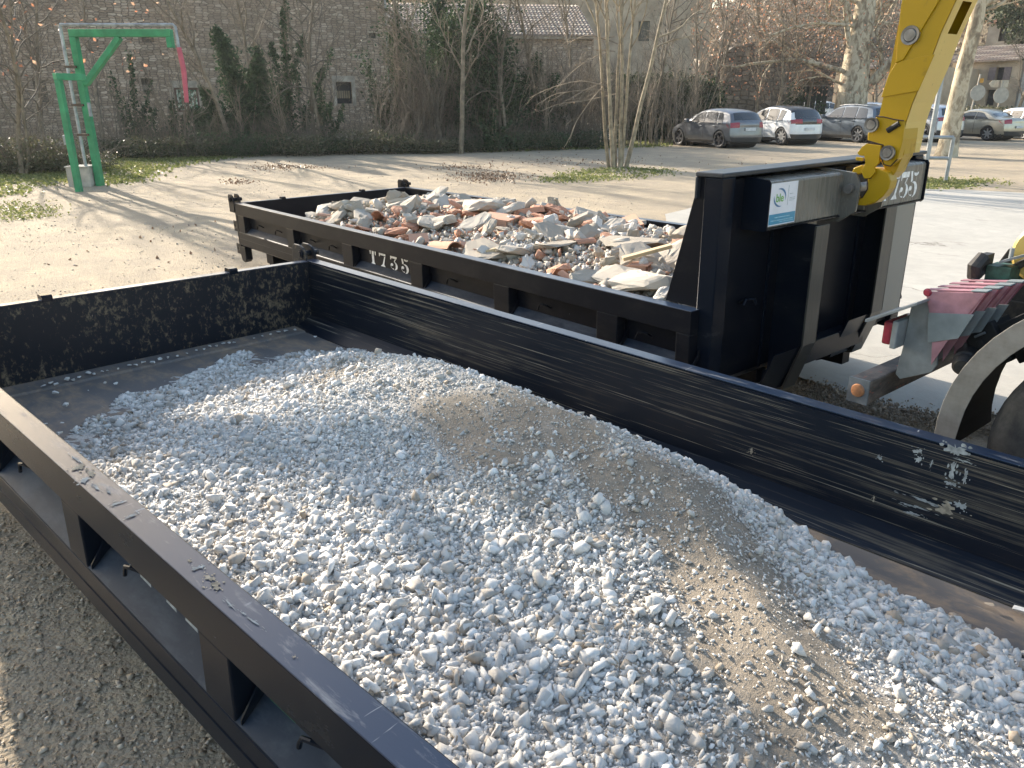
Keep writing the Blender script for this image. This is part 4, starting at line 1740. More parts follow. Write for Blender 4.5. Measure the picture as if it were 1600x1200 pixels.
    pin(7.442, .808, .040, YA - .046, hd_)
    sl_ = MB()
    sl_.tube([(7.415, YA - .016, .925), (7.475, YA - .016, .965)], .016, 10)
    B(sl_, 'grease_slot', 'dark', hd_)
    MAT['seam'] = simple('greasy_seam', (0.03, 0.015, 0.01), 0.7)
    for seam in ([(7.335, 1.0), (7.38, .998), (7.44, .985), (7.497, .978)], [(7.30, .87), (7.335, .862), (7.40, .848), (7.40, .78)], [(7.40, .78), (7.42, .742), (7.46, .736), (7.493, .775)],
                 [(7.31, .856), (7.39, .85)], [(7.318, .745), (7.30, .70), (7.325, .66), (7.36, .665)], [(7.235, .556), (7.28, .540), (7.32, .552), (7.345, .60), (7.335, .66)]):
        sm = MB()
        sm.tube([(x, YA - .0150, z) for x, z in seam], .0035, 6)
        B(sm, 'greasy_seam', 'seam', hd_)
    tie = MB()
    tie.box(7.46, 7.50, YA + .165, YB - .01, .80, .86)
    B(tie, 'arm_end_block', 'yellow_pale', ao, bevel=.006)

    # ---- chassis
    ch = MB()
    for y0 in (.82, 1.60):
        ch.box(8.25, 15.0, y0, y0 + .08, -.12, .16)
    for x0 in (8.28, 9.0, 10.2, 12.0):
        ch.box(x0, x0 + .1, .905, 1.595, -.10, .12)
    B(ch, 'chassis_frame', 'greasy', bevel=.004)
    # rear roller
    for k, yc in enumerate((.70, 1.80)):
        ro = MB()
        ro.lathe([(yc - .07, .03), (yc - .07, .125), (yc - .055, .14), (yc - .045, .10), (yc + .045, .10), (yc + .055, .14), (yc + .07, .125), (yc + .07, .03)],
                 Matrix.Translation((8.44, 0, .43)), 28)
        B(ro, 'rear_roller', 'yellow_pale', smooth=True)
    rs = MB()
    rs.lathe([(.58, 0), (.58, .035), (1.92, .035), (1.92, 0)], Matrix.Translation((8.44, 0, .43)), 16)
    B(rs, 'roller_shaft', 'steel', smooth=True)
    for y0 in (.84, 1.62):
        rb = MB()
        rb.prism([(8.10, .13), (8.22, .40), (8.30, .46), (8.38, .50), (8.50, .50), (8.75, .17), (8.75, .13)], y0, y0 + .03, 'y')
        B(rb, 'roller_bracket', 'greasy', bevel=.004)
    # lamp carrier, underrun bar
    ub = MB()
    ub.box(7.90, 8.0, .10, 2.40, -.285, -.165)
    uo = B(ub, 'underrun_bar', 'bar_paint', bevel=.01)
    cap = MB()
    cap.box(7.899, 8.001, .090, .0995, -.287, -.163)
    B(cap, 'bar_end_cap', 'galv', uo)
    am = MB()
    am.lathe([(.078, 0), (.078, .016), (.081, .030), (.0895, .034)], Matrix.Translation((7.95, 0, -.222)), 20)
    B(am, 'side_reflector', 'amber', uo, smooth=True)
    lp = MB()
    lp.prism([(8.065, .185), (8.13, .235), (8.20, .235), (8.225, -.06), (8.205, -.10), (8.07, -.17), (8.045, -.15), (8.06, .0)], .245, .257, 'y')
    lo = B(lp, 'lamp_carrier', 'galv', bevel=.003)
    tp = MB()
    tp.prism([(7.93, .112), (7.95, .118), (8.15, .235), (8.15, .248), (7.95, .134), (7.93, .128)], .10, .42, 'y')
    B(tp, 'lamp_guard', 'galv', lo, bevel=.002)
    bx = MB()
    bx.box(8.08, 8.20, .262, .50, .05, .062)
    bx.box(8.08, 8.20, .262, .50, .16, .172)
    bx.box(8.195, 8.205, .262, .50, -.05, .21)
    B(bx, 'carrier_bracket', 'galv', lo)
    la_ = MB()
    la_.box(7.985, 8.03, .17, .40, .005, .118)
    lo2 = B(la_, 'tail_light', 'lamp_red', bevel=.012)
    hs_ = MB()
    hs_.box(8.031, 8.06, .16, .41, -.005, .128)
    B(hs_, 'lamp_housing', 'galv', lo2, bevel=.006)
    la_ = MB()
    la_.box(7.985, 8.03, 2.10, 2.33, .005, .118)
    B(la_, 'tail_light', 'lamp_red', bevel=.012)
    # valve cluster with hoses
    vb = MB().m('green_valve')
    vb.box(8.26, 8.36, .50, .62, .295, .375)
    vb.box(8.30, 8.38, .66, .80, .30, .40)
    vb.m('greasy')
    vb.box(8.22, 8.255, .50, .58, .33, .42)
    vb.tube([(8.225, .48, .32), (8.225, .46, .37), (8.24, .50, .41)], .032, 10)
    vb.tube([(8.235, .44, .25), (8.23, .44, .30), (8.25, .50, .34)], .012, 8)
    vb.tube([(8.34, .60, .36), (8.42, .62, .43), (8.50, .72, .40), (8.55, .78, .30)], .018, 8)
    vb.tube([(8.36, .66, .38), (8.46, .70, .41), (8.56, .80, .36)], .022, 8)
    vb.m('galv')
    vb.prism([(8.30, .385), (8.42, .44), (8.42, .452), (8.30, .397)], .52, .60, 'y')
    vb.tube([(8.33, .56, .40), (8.33, .56, .455)], .010, 8)
    vb.tube([(8.40, .56, .44), (8.40, .56, .49)], .012, 8)
    B(vb, 'valve_block', None)
    vb = MB()
    vb.box(8.42, 8.47, .55, .68, .46, .53)
    vb.prism([(8.40, .58), (8.55, .56), (8.55, .566), (8.40, .588)], .60, .75, 'y')
    B(vb, 'junction_box', 'greasy', bevel=.005)
    # black ribbed battery and air boxes between the carrier and the wheel
    for k, (xa, ya, za) in enumerate(((8.33, .36, .02), (8.45, .40, .08), (8.57, .44, .12))):
        bb = MB()
        mw = Matrix.Translation((xa, ya, za)) @ Matrix.Rotation(R(-38), 4, 'Y')
        bb.box(-.02, .115, 0, .20, -.11, .085, mw)
        bb.box(.02, .05, -.012, -.001, -.10, .03, mw)
        B(bb, 'black_box', 'dark', bevel=.006)
        st_ = MB()
        st_.tube([mw @ Vector((.03, -.015, .05)), mw @ Vector((.08, -.02, .05))], .006, 6)
        B(st_, 'box_latch', 'galv')
    cy = MB()
    cy.lathe([(.18, 0), (.18, .03), (.20, .042), (.26, .042), (.27, .05), (.50, .05), (.52, 0)], Matrix.Translation((8.40, 0, -.02)) @ Matrix.Rotation(R(15), 4, 'Z'), 20)
    B(cy, 'air_cylinder', 'greasy', smooth=True)
    # mudguard: curved sheet with a wide checker-plate lip facing out
    wc = Vector((9.08, 0, -.30))
    n = 22
    ang = [R(190 - 150 * k / n) for k in range(n + 1)]
    lip = MB()
    for i in range(n):
        q = []
        for a, rr_ in ((ang[i], .755), (ang[i + 1], .755), (ang[i + 1], .66), (ang[i], .66)):
            if rr_ == .66 and a > R(182):
                rr_ = .66 + (a - R(182)) / R(8) * .05
            q.append((wc.x + rr_ * math.cos(a), .085, wc.z + rr_ * math.sin(a)))
        lip.raw(q + [(x, .091, z) for x, y, z in q], [(0, 1, 2, 3), (7, 6, 5, 4), (0, 4, 5, 1), (1, 5, 6, 2), (2, 6, 7, 3), (3, 7, 4, 0)])
    B(lip, 'mudguard', 'checker', bevel=.002)
    sk = MB()
    for i in range(n):
        a, b = ang[i], ang[i + 1]
        P_ = lambda r_, t, y: (wc.x + r_ * math.cos(t), y, wc.z + r_ * math.sin(t))
        sk.raw([P_(.75, a, .0915), P_(.75, b, .0915), P_(.75, b, .70), P_(.75, a, .70), P_(.743, a, .0915), P_(.743, b, .0915), P_(.743, b, .70), P_(.743, a, .70)],
               [(0, 1, 2, 3), (7, 6, 5, 4), (0, 4, 5, 1), (1, 5, 6, 2), (2, 6, 7, 3), (3, 7, 4, 0)])
    B(sk, 'mudguard_sheet', 'dark')
    # wheels, twin tyres
    for x0 in (9.08, 10.42):
        for side in (0, 1):
            y0 = .10 if side == 0 else 2.40
            s = 1 if side == 0 else -1
            tm = MB()
            for k in (0, 1):
                o_ = k * .32
                prof = [(.03, .30), (.015, .36), (.0, .46), (.012, .525), (.035, .553), (.05, .558), (.24, .558), (.255, .553), (.275, .525), (.29, .46), (.27, .36), (.26, .30)]
                tm.lathe([(y0 + s * (a + o_), r_) for a, r_ in prof], Matrix.Translation((x0, 0, -.30)), 56)
                for g_ in (.09, .145, .20):
                    tm.lathe([(y0 + s * (o_ + g_ - .008), .5585), (y0 + s * (o_ + g_), .560), (y0 + s * (o_ + g_ + .008), .5585)], Matrix.Translation((x0, 0, -.30)), 56)
            wo = B(tm, 'tyre', 'tyre_dusty', smooth=True)
            rm = MB()
            rm.lathe([(y0 + s * .03, .30), (y0 + s * .04, .28), (y0 + s * .12, .27), (y0 + s * .13, .14), (y0 + s * .06, .13), (y0 + s * .05, .0)],
                     Matrix.Translation((x0, 0, -.30)), 40)
            for k in range(10):
                a = 2 * math.pi * k / 10
                rm.lathe([(y0 + s * .10, 0), (y0 + s * .10, .016), (y0 + s * .13, .016)],
                         Matrix.Translation((x0 + .2 * math.cos(a), 0, -.30 + .2 * math.sin(a))), 6)
            B(rm, 'rim', 'steel', wo, smooth=True)
    ax = MB()
    for x0 in (9.08, 10.42):
        ax.lathe([(.75, .07), (1.75, .07)], Matrix.Translation((x0, 0, -.30)), 16)
    B(ax, 'axle', 'greasy')
    # tipping frame, cab far outside the frame to the right
    tf = MB()
    for y0 in (.95, 1.45):
        tf.box(9.2, 14.5, y0, y0 + .1, .20, .38)
    B(tf, 'tipping_frame', 'yellow', bevel=.006)
    am2 = MB()
    am2.prism([(8.26, 3.2), (7.46, 3.2), (7.50, 3.35), (7.65, 3.45), (8.3, 3.5), (11.5, 1.6), (11.5, 1.2), (8.5, 3.0)], YA + .01, YB - .01, 'y')
    B(am2, 'boom', 'yellow', bevel=.01)
    cb = MB().m('cab_white')
    cb.prism([(15.0, -.25), (15.0, 1.9), (15.2, 2.05), (16.6, 2.0), (17.0, .9), (17.05, -.25)], .05, 2.45, 'y')
    cb.m('dark')
    cb.box(15.3, 16.3, .04, .049, .8, 1.7)
    B(cb, 'cab', None, bevel=.05)
    return root


MAT['cab_white'] = simple('cab_white_paint', (0.6, 0.6, 0.6), 0.3)
MAT['bar_paint'] = m_paint('scuffed_red_white_bar', (0.05, 0.048, 0.045), (0.30, 0.24, 0.20), 0.9, (5, 5, 14), 0.5, (0.45, 0.62),
                           scratch=((20, 5, 20), 0.62, (0.42, 0.16, 0.12), 0.8))
MAT['tyre_dusty'] = m_paint('dusty_tyre', (0.035, 0.034, 0.034), (0.13, 0.12, 0.105), 0.8, (9, 30, 9), 0.75, (0.42, 0.68))
build_truck()


# stack of four wedge-shaped folded markers on the truck's tail
def marker(k):
    x0, z0, y0 = 8.13 + .022 * k, .275 + .008 * k, .225 - .0 + .062 * k
    root = empty('road_marker', M_far @ Matrix.Translation((x0, y0, z0)) @ Matrix.Rotation(R(0), 4, 'Y'))
    a = MB()
    w_ = .245
    a.prism([(-.005, .0), (w_, .035), (w_ - .045, -.075), (.032, -.105)], 0, .006, 'y')
    a.prism([(.062, -.228), (.13, -.20), (.076, -.335)], 0.001, .005, 'y')
    bo = a.build('red_panel', 'pink', root, bevel=.0015)
    b = MB()
    b.prism([(.024, -.095), (w_ - .03, -.065), (w_ - .075, -.185), (.046, -.232)], -.004, -.0005, 'y')
    b.build('grey_band', 'greyband', root, bevel=.001)
    c = MB()
    c.prism([(w_ + .001, .034), (w_ - .115, -.20), (w_ - .121, -.20), (w_ - .005, .034)], .0, .050, 'y')
    c.build('folded_side', 'pink_dark', root)
    d = MB()
    d.prism([(-.005, .002), (w_, .037), (w_, .043), (-.005, .008)], .0065, .045, 'y')
    d.build('top_edge', 'pink', root, bevel=.002)
    e = MB()
    e.prism([(w_ - .06, .03), (w_ + .004, .0375), (w_ + .004, .0445), (w_ - .06, .037)], -.002, .052, 'y')
    e.build('corner_plate', 'greyband', root, bevel=.002)
    return root


for k, lab in enumerate(('frontmost of four nested faded red folding road markers on the truck tail',
                         'second of four nested faded red road markers, counted from the front one',
                         'third of four nested faded red road markers, counted from the front one',
                         'rearmost of four nested faded red road markers, beside the green valve block')):
    mk = marker(k)
    tag(mk, lab, 'road marker', 'folded road markers stacked on the truck')
    if k == 0:
        rg = MB()
        rg.lathe([(-.012, 0), (-.012, .014), (-.001, .019)], Matrix.Translation((.006, 0, -.004)), 16)
        rg.build('reflector', 'lamp_red', mk, smooth=True)


# ================================================================ BUILDINGS
def wall_frame(p0, p1):
    d = (p1 - p0)
    d.z = 0
    L = d.length
    d.normalize()
    n = Vector((-d.y, d.x, 0))
    if (CAM - p0).dot(n) < 0:
        n = -n
    mw = Matrix((d, Vector((0, 0, 1)), n)).transposed().to_4x4()      # local x along, y up, z towards the viewer
    mw.translation = Vector((p0.x, p0.y, 0))
    return mw, L


def grid_wall(root, L, z0, z1, openings, mt, depth=.35, name='wall'):
    """openings: (x0,x1,z0,z1)"""
    xs = sorted({0, L} | {o[0] for o in openings} | {o[1] for o in openings})
    zs = sorted({z0, z1} | {o[2] for o in openings} | {o[3] for o in openings})
    mb = MB().m(mt)
    for i in range(len(xs) - 1):
        for j in range(len(zs) - 1):
            cx, cz = (xs[i] + xs[i + 1]) / 2, (zs[j] + zs[j + 1]) / 2
            if any(o[0] < cx < o[1] and o[2] < cz < o[3] for o in openings):
                continue
            mb.face([(xs[i], zs[j], 0), (xs[i + 1], zs[j], 0), (xs[i + 1], zs[j + 1], 0), (xs[i], zs[j + 1], 0)])
    for o in openings:
        a, b, c, d = o[:4]
        for q in ([(a, c, 0), (a, d, 0), (a, d, -depth), (a, c, -depth)], [(b, c, 0), (b, d, 0), (b, d, -depth), (b, c, -depth)],
                  [(a, c, 0), (b, c, 0), (b, c, -depth), (a, c, -depth)], [(a, d, 0), (b, d, 0), (b, d, -depth), (a, d, -depth)]):
            mb.face(q)
    return mb.build(name, None, root)


def wx(mw, px, py):
    """wall coordinates (x, height) of a pixel"""
    Mi = mw.inverted()
    o = Mi @ CAM
    d = Mi.to_3x3() @ ray(px, py)
    p = o + d * (-o.z / d.z)
    return p.x, p.y


def window(root, r, kind, depth=.35):
    a, b, c, d = r
    if kind == 'frame':
        f = MB()
        for q in ((a, b, c, c + .09), (a, b, d - .09, d), (a, a + .09, c + .0905, d - .0905), (b - .09, b, c + .0905, d - .0905),
                  ((a + b) / 2 - .05, (a + b) / 2 + .05, c + .0905, d - .0905)):
            f.box(q[0] + .002, q[1] - .002, q[2] + .002, q[3] - .002, -.22, -.15)
        fo = f.build('window', 'frame_brown', root)
        g_ = MB()
        g_.box(a + .09, b - .09, c + .09, d - .09, -.20, -.19)
        g_.build('pane', 'window_reflect', fo)
        br = MB()
        for k in range(1, 6):
            x = a + (b - a) * k / 6
            br.box(x - .012, x + .012, c + .01, d - .01, -.06, -.04)
        br.build('window_bars', 'darkwood', fo)
        s = MB()
        s.box(a - .15, b + .15, d + .001, d + .32, 0.003, .03)
        s.box(a - .22, a - .001, c, d, 0.003, .03)
        s.box(b + .001, b + .22, c, d, 0.003, .03)
        s.box(a - .2, b + .2, c - .16, c - .001, 0.003, .07)
        s.build('stone_surround', 'dressed', fo, bevel=.01)
    elif kind == 'shutter':
        f = MB()
        f.box(a + .01, b - .01, c + .01, d - .01, -.30, -.28)
        fo = f.build('window', 'glass_dark', root)
        p = MB()
        for k in range(6):
            x = a + .05 + (b - a - .1) * k / 6
            p.box(x, x + (b - a - .1) / 6 - .03, c + (d - c) * .25, c + (d - c) * .6, -.27, -.25)
        p.build('shutter_boards', 'board', fo)
        s = MB()
        s.box(a - .2, b + .2, d + .001, d + .30, 0.003, .025)
        s.box(a - .2, a - .001, c - .1, d, 0.003, .025)
        s.box(b + .001, b + .2, c - .1, d, 0.003, .025)
        s.build('stone_surround', 'dressed', fo, bevel=.01)
    else:
        f = MB()
        f.box(a + .01, b - .01, c + .01, d - .01, -depth + .01, -depth + .03)
        f.build('blocked_window', 'masonry2' if kind == 'niche' else 'glass_dark', root)


MAT['frame_brown'] = simple('brown_window_frame', (0.12, 0.065, 0.05), 0.6)
MAT['shutter_grey'] = simple('grey_shutters', (0.16, 0.13, 0.13), 0.7)
MAT['board'] = simple('weathered_boards', (0.24, 0.19, 0.12), 0.8)


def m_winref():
    m_, t, b = mat('window_painted_reflection')
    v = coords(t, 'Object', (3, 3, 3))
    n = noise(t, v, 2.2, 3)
    setc(t, b, ramp(t, n, [(0.42, (0.03, 0.05, 0.04)), (0.5, (0.10, 0.28, 0.18)), (0.58, (0.55, 0.60, 0.52))]))  # green and white reflections painted as blotches in the pane colour
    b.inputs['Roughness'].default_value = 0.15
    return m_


MAT['window_reflect'] = m_winref()

# --- tall rubble-stone building
A0, A1 = hd(-420, 49), hd(612, 46)
mwA, LA = wall_frame(A0, A1)
bA = empty('stone_building', mwA)
tag(bA, 'tall old stone building in shade with small scattered windows behind the green posts', 'building')


def rect(mw, x0, y0, x1, y1):
    a, b = wx(mw, x0, y1), wx(mw, x1, y0)
    c, d = wx(mw, x0, y0), wx(mw, x1, y1)
    return (round((a[0] + c[0]) / 2, 3), round((b[0] + d[0]) / 2, 3), round((a[1] + d[1]) / 2, 3), round((b[1] + c[1]) / 2, 3))


wins = [((274, 137, 311, 175), 'frame'), ((526, 128, 550, 162), 'shutter'), ((54, 126, 74, 160), 'dark'), ((222, 122, 238, 146), 'niche'),
        ((577, 51, 588, 60), 'dark'), ((221, 50, 240, 66), 'dark'), ((462, 66, 470, 75), 'dark'), ((442, 128, 455, 150), 'niche')]
ops = [rect(mwA, *w_[0]) for w_ in wins]
ZA = 7.75
wA = grid_wall(bA, LA, -.6, ZA, ops, 'masonry')
for o_, w_ in zip(ops, wins):
    window(bA, o_, w_[1])
bk = MB().m('masonry')
bk.box(0.0, LA, -.6, ZA - .02, -6, -.42)
bk.build('rear_block', None, bA)
cp = MB()
for k in range(int(LA / .9)):
    cp.box(k * .9 + .02, k * .9 + .86, ZA + .002, ZA + .12 + .06 * rr.random(), -.5, .05)
cp.build('wall_coping', 'dressed', bA, bevel=.02)
dp = MB()
x_, _ = wx(mwA, 604, 60)
dp.tube([(x_, -.3, .1), (x_, ZA, .1)], .06, 8)
dp.build('downpipe', 'render2', bA)

# --- lower building with a tiled roof
B0, B1 = hd(600, 50), hd(925, 51)
mwB, LB = wall_frame(B0, B1)
bB = empty('tiled_house', mwB)
tag(bB, 'lower stone house with a canal tile roof half hidden by ivy and trees', 'house')
ze = 5.75
grid_wall(bB, LB, -.5, ze, [], 'masonry')
bk = MB().m('masonry')
bk.box(0.02, LB - .02, -.5, ze - .02, -5.6, -.05)
bk.build('rear_block', None, bB)


def tiled_roof(root, L, z0, z1, depth, over=.35, mt='canal_tile', pitch=.24):
    """rows of half-round tiles: corrugated sheets stepped up the slope"""
    rows = max(3, int(depth / .38))
    V, Fl = [], []
    nx = int(L / pitch) * 6
    off = 0
    T = []
    for r_ in range(rows):
        t0, t1 = r_ / rows, (r_ + 1.18) / rows
        for t, lift in ((t0, .055), (t1, .0)):
            for i in range(nx + 1):
                x = L * i / nx
                ph = (x / pitch + r_ * .0) % 1.0
                h_ = .07 * abs(math.sin(math.pi * ph)) * 1.0
                V.append((x, z0 + (z1 - z0) * t + h_ + lift, over - (depth + over) * t))
        for i in range(nx):
            Fl += [off + i, off + i + 1, off + nx + 1 + i + 1, off + nx + 1 + i]
            T.append(0.5 + 0.5 * math.sin(int(i / 6) * 12.9898 + r_ * 78.233))
        # lower lip of each row
        off += 2 * (nx + 1)
        for i in range(nx + 1):
            x = L * i / nx
            ph = (x / pitch) % 1.0
            h_ = .07 * abs(math.sin(math.pi * ph))
            V.append((x, z0 + (z1 - z0) * t0 + h_ + .055, over - (depth + over) * t0))
        for i in range(nx + 1):
            V.append((L * i / nx, z0 + (z1 - z0) * t0 - .01, over - (depth + over) * t0))
        for i in range(nx):
            Fl += [off + i, off + i + 1, off + nx + 1 + i + 1, off + nx + 1 + i]
            T.append(0.0)
        off += 2 * (nx + 1)
    o = quick_mesh('roof', np.array(V), np.array(Fl), 4, mt, np.array(T), root)
    return o


MAT['canal_tile_plain'] = simple('faded_tiles', (0.36, 0.22, 0.16), 0.9, var=0.2)
MAT['canal_tile'] = m_stone('canal_tiles', [(0.0, (0.20, 0.15, 0.12)), (0.35, (0.34, 0.24, 0.175)), (1.0, (0.50, 0.40, 0.30))], (0.26, 0.22, 0.18))
MAT['roof_orange'] = m_stone('orange_tiles', [(0.0, (0.30, 0.16, 0.10)), (1.0, (0.55, 0.32, 0.20))], (0.4, 0.25, 0.18))
tiled_roof(bB, LB, ze, 8.0, 5.6)
ev = MB()
ev.box(0, LB, ze - .16, ze - .03, .004, .26)
ev.build('eaves', 'dressed', bB, bevel=.02)

# --- beige building behind the multi-stem tree
C0, C1 = hd(540, 66), hd(1101, 60)
mwC, LC = wall_frame(C0, C1)
bC = empty('rendered_house', mwC)
tag(bC, 'tall ochre rendered building behind the clump of thin stems', 'building')
opC = [(LC * .66, LC * .66 + .8, 6.0, 7.3), (LC * .82, LC * .82 + .8, 6.1, 7.4)]
grid_wall(bC, LC, -.5, 9.3, opC, 'render')
for o_ in opC:
    window(bC, o_, 'dark')
bk = MB().m('render')
bk.box(0.02, LC - .02, -.5, 9.28, -7, -.42)
bk.build('rear_block', None, bC)
tiled_roof(bC, LC, 9.32, 10.2, 4)

MAT['barn_wood'] = simple('near_black_boards', (0.035, 0.04, 0.035), 0.8)  # darkness of a shaded gateway opening put into the board colour
# --- old garden wall and dark gateway to the right of the hedge
D0, D1 = hd(1085, 47), hd(1238, 49)
mwD, LD = wall_frame(D0, D1)
bD = empty('garden_wall', mwD)
tag(bD, 'high rough stone wall behind the grey and white hatchbacks', 'wall')
mb = MB().m('masonry2')
top = [(0, 4.1), (LD * .2, 4.3), (LD * .35, 4.9), (LD * .6, 5.2), (LD * .8, 4.9), (LD, 5.3)]
mb.prism([(0, -.4)] + top + [(LD, -.4)], -.7, 0, 'z')
mb.build('wall', None, bD)
mb = MB()
mb.prism([(LD * .0, 4.12), (LD * .2, 4.32), (LD * .2, 4.5), (0, 4.3)], -.75, .05, 'z')
mb.build('coping', 'dressed', bD)
pcol = MB()
pcol.box(.0, .55, 2.6, 4.2, .02, .35)
pcol.build('pillar', 'dressed', bD, bevel=.03)

E0, E1 = hd(1232, 51), hd(1296, 51)
mwE, LE = wall_frame(E0, E1)
bE = empty('barn', mwE)
tag(bE, 'dark wooden barn front in deep shade left of the big plane tree', 'barn')
mb = MB()
for k in range(int(LE / .3)):
    mb.box(k * .3, k * .3 + .28, 0, 2.9, -.1 - .02 * (k % 2), 0)
mb.build('plank_door', 'barn_wood', bE)
mb = MB().m('masonry2')
mb.prism([(-.2, 2.95), (LE + .1, 2.95), (LE + .1, 4.4), (-.2, 5.1)], -.3, .05, 'z')
mb.build('wall', None, bE)
mb = MB()
mb.prism([(-.3, 3.35), (LE + .1, 3.35), (LE + .1, 3.42), (-.3, 3.42)], .06, .9, 'z')
mb.build('canopy', 'canal_tile_plain', bE)

# --- sunlit wall and houses up the street on the right
H0, H1 = hd(1300, 70), hd(1462, 66)
mwH, LH = wall_frame(H0, H1)
bH = empty('street_house', mwH)
tag(bH, 'sunlit pale house front seen past the yellow arm, left of the white trunk', 'house')
oh = [(2.0, 2.9, 2.6, 4.0), (5.0, 5.9, 2.6, 4.0), (7.3, 8.1, 2.5, 3.9)]
oh = [q for q in oh if q[1] < LH]
grid_wall(bH, LH, -.5, 4.4, oh, 'render')
for o_ in oh:
    window(bH, o_, 'dark')
bk = MB().m('render')
bk.box(0.02, LH - .02, -.5, 4.38, -6, -.42)
bk.build('rear_block', None, bH)
tiled_roof(bH, LH, 4.42, 5.2, 3)

G0, G1 = hd(1478, 72), hd(1586, 70)
mwG, LG = wall_frame(G0, G1)
bG = empty('stone_cottage', mwG)
tag(bG, 'ochre two-storey house with one upstairs window behind the road signs', 'house')
og = [rect(mwG, 1556, 105, 1568, 125), rect(mwG, 1490, 118, 1500, 160), rect(mwG, 1540, 140, 1554, 165)]
zt = wx(mwG, 1530, 97)[1]
grid_wall(bG, LG, -.5, zt, og, 'render')
for o_ in og:
    window(bG, o_, 'dark')
bk = MB().m('render2')
bk.box(0.02, LG - .02, -.5, zt - .02, -5, -.42)
bk.build('rear_block', None, bG)
tiled_roof(bG, LG, zt + .02, zt + 1.2, 3.0)
sh = MB()
a = og[0]
sh.box(a[0] - .5, a[0] - .02, a[2], a[3], .01, .06)
sh.box(a[1] + .02, a[1] + .5, a[2], a[3], .01, .06)
sh.build('shutter', 'shutter_grey', bG)
stp = MB()
for k in range(9):
    stp.box(-.2, 2.2, .2 + k * .2, .4 + k * .2 - .003, 1.6 - k * .18 - .17, 1.6 - k * .18)
stp.build('stair', 'render2', bG)
K0, K1 = hd(1522, 86), hd(1575, 85)
mwK, LK = wall_frame(K0, K1)
bK = empty('tower_house', mwK)
tag(bK, 'grey narrow upper house with an orange roof edge above the cottage', 'house')
zk0, zk1 = wx(mwK, 1545, 90)[1], wx(mwK, 1545, 38)[1]
ok = [(LK * .35, LK * .35 + .9, zk0 + 1.3, zk0 + 2.8), (LK * .68, LK * .68 + .8, zk0 + 1.6, zk0 + 2.6)]
grid_wall(bK, LK, 0, zk1, ok, 'render2')
for o_ in ok:
    window(bK, o_, 'dark')
bk = MB().m('render2')
bk.box(0.02, LK - .02, 0, zk1 - .02, -5, -.42)
bk.build('rear_block', None, bK)
tiled_roof(bK, LK, zk1 + .02, zk1 + .8, 3, mt='roof_orange')


# --- wooded hillside closing the view on the right
def hill():
    nx, ny = 110, 40
    V, Fl = [], []
    for j in range(ny):
        t = j / (ny - 1)
        for i in range(nx):
            px = 560 + (2300 - 560) * i / (nx - 1)
            d = ray(px, 160)
            d.z = 0
            d.normalize()
            # shallow beside the buildings, set back along the street
            base = 66 if px < 1120 else 90 + 10 * math.sin(px * .01)
            D = base + t * 95
            topz = np.interp(px, [560, 1080, 1100, 1125, 1160, 1250, 1400, 1650, 2300], [6, 8, 16.5, 17.8, 22, 30, 42, 50, 60])
            z = .2 + (topz - .2) * (t ** .8) + (1.8 * math.sin(px * .021 + 3 * t) * math.sin(px * .013) + random.uniform(-.5, .5)) * t
            p = CAM + d * D
            V.append((p.x, p.y, z))
    for j in range(ny - 1):
        for i in range(nx - 1):
            a = j * nx + i
            Fl += [a, a + 1, a + nx + 1, a + nx]
    o = quick_mesh('hillside', np.array(V), np.array(Fl), 4, 'hill', smooth=True)
    return o, np.array(V).reshape(ny, nx, 3)


def m_hill():
    m_, t, b = mat('scrubby_hillside')
    v = coords(t)
    n = noise(t, v, .25, 8, .75)
    c = ramp(t, n, [(0.35, (0.05, 0.05, 0.03)), (0.48, (0.12, 0.10, 0.065)), (0.6, (0.19, 0.155, 0.11)), (0.75, (0.25, 0.21, 0.16))])
    setc(t, b, c)
    b.inputs['Roughness'].default_value = 1
    bump(t, b, noise(t, v, 1.2, 6, .8), 1, .6)
    return m_


MAT['hill'] = m_hill()
ho, HV = hill()
tag(ho, 'steep scrub-covered hillside above the street', kind='structure')
rng = np.random.default_rng(41)
n = 90000
jj = rng.integers(0, HV.shape[0], n)
ii = rng.integers(30, HV.shape[1], n)
P = HV[jj, ii] + rng.normal(0, .8, (n, 3)) * np.array([1.6, 1.6, .55]) + np.array([0, 0, .8])
cl = .5 + .5 * np.sin(P[:, 0] * .55) * np.sin(P[:, 1] * .45 + P[:, 2])
tone = np.clip(rng.beta(2, 2.4, n) * .6 + cl * .4, 0, 1)
o = leaf_cards('hillside_scrub', P, rng.uniform(.10, .32, n), tone, 'scrub', seed=42)
tag(o, 'brown winter scrub covering the hillside', 'scrub', kind='stuff')


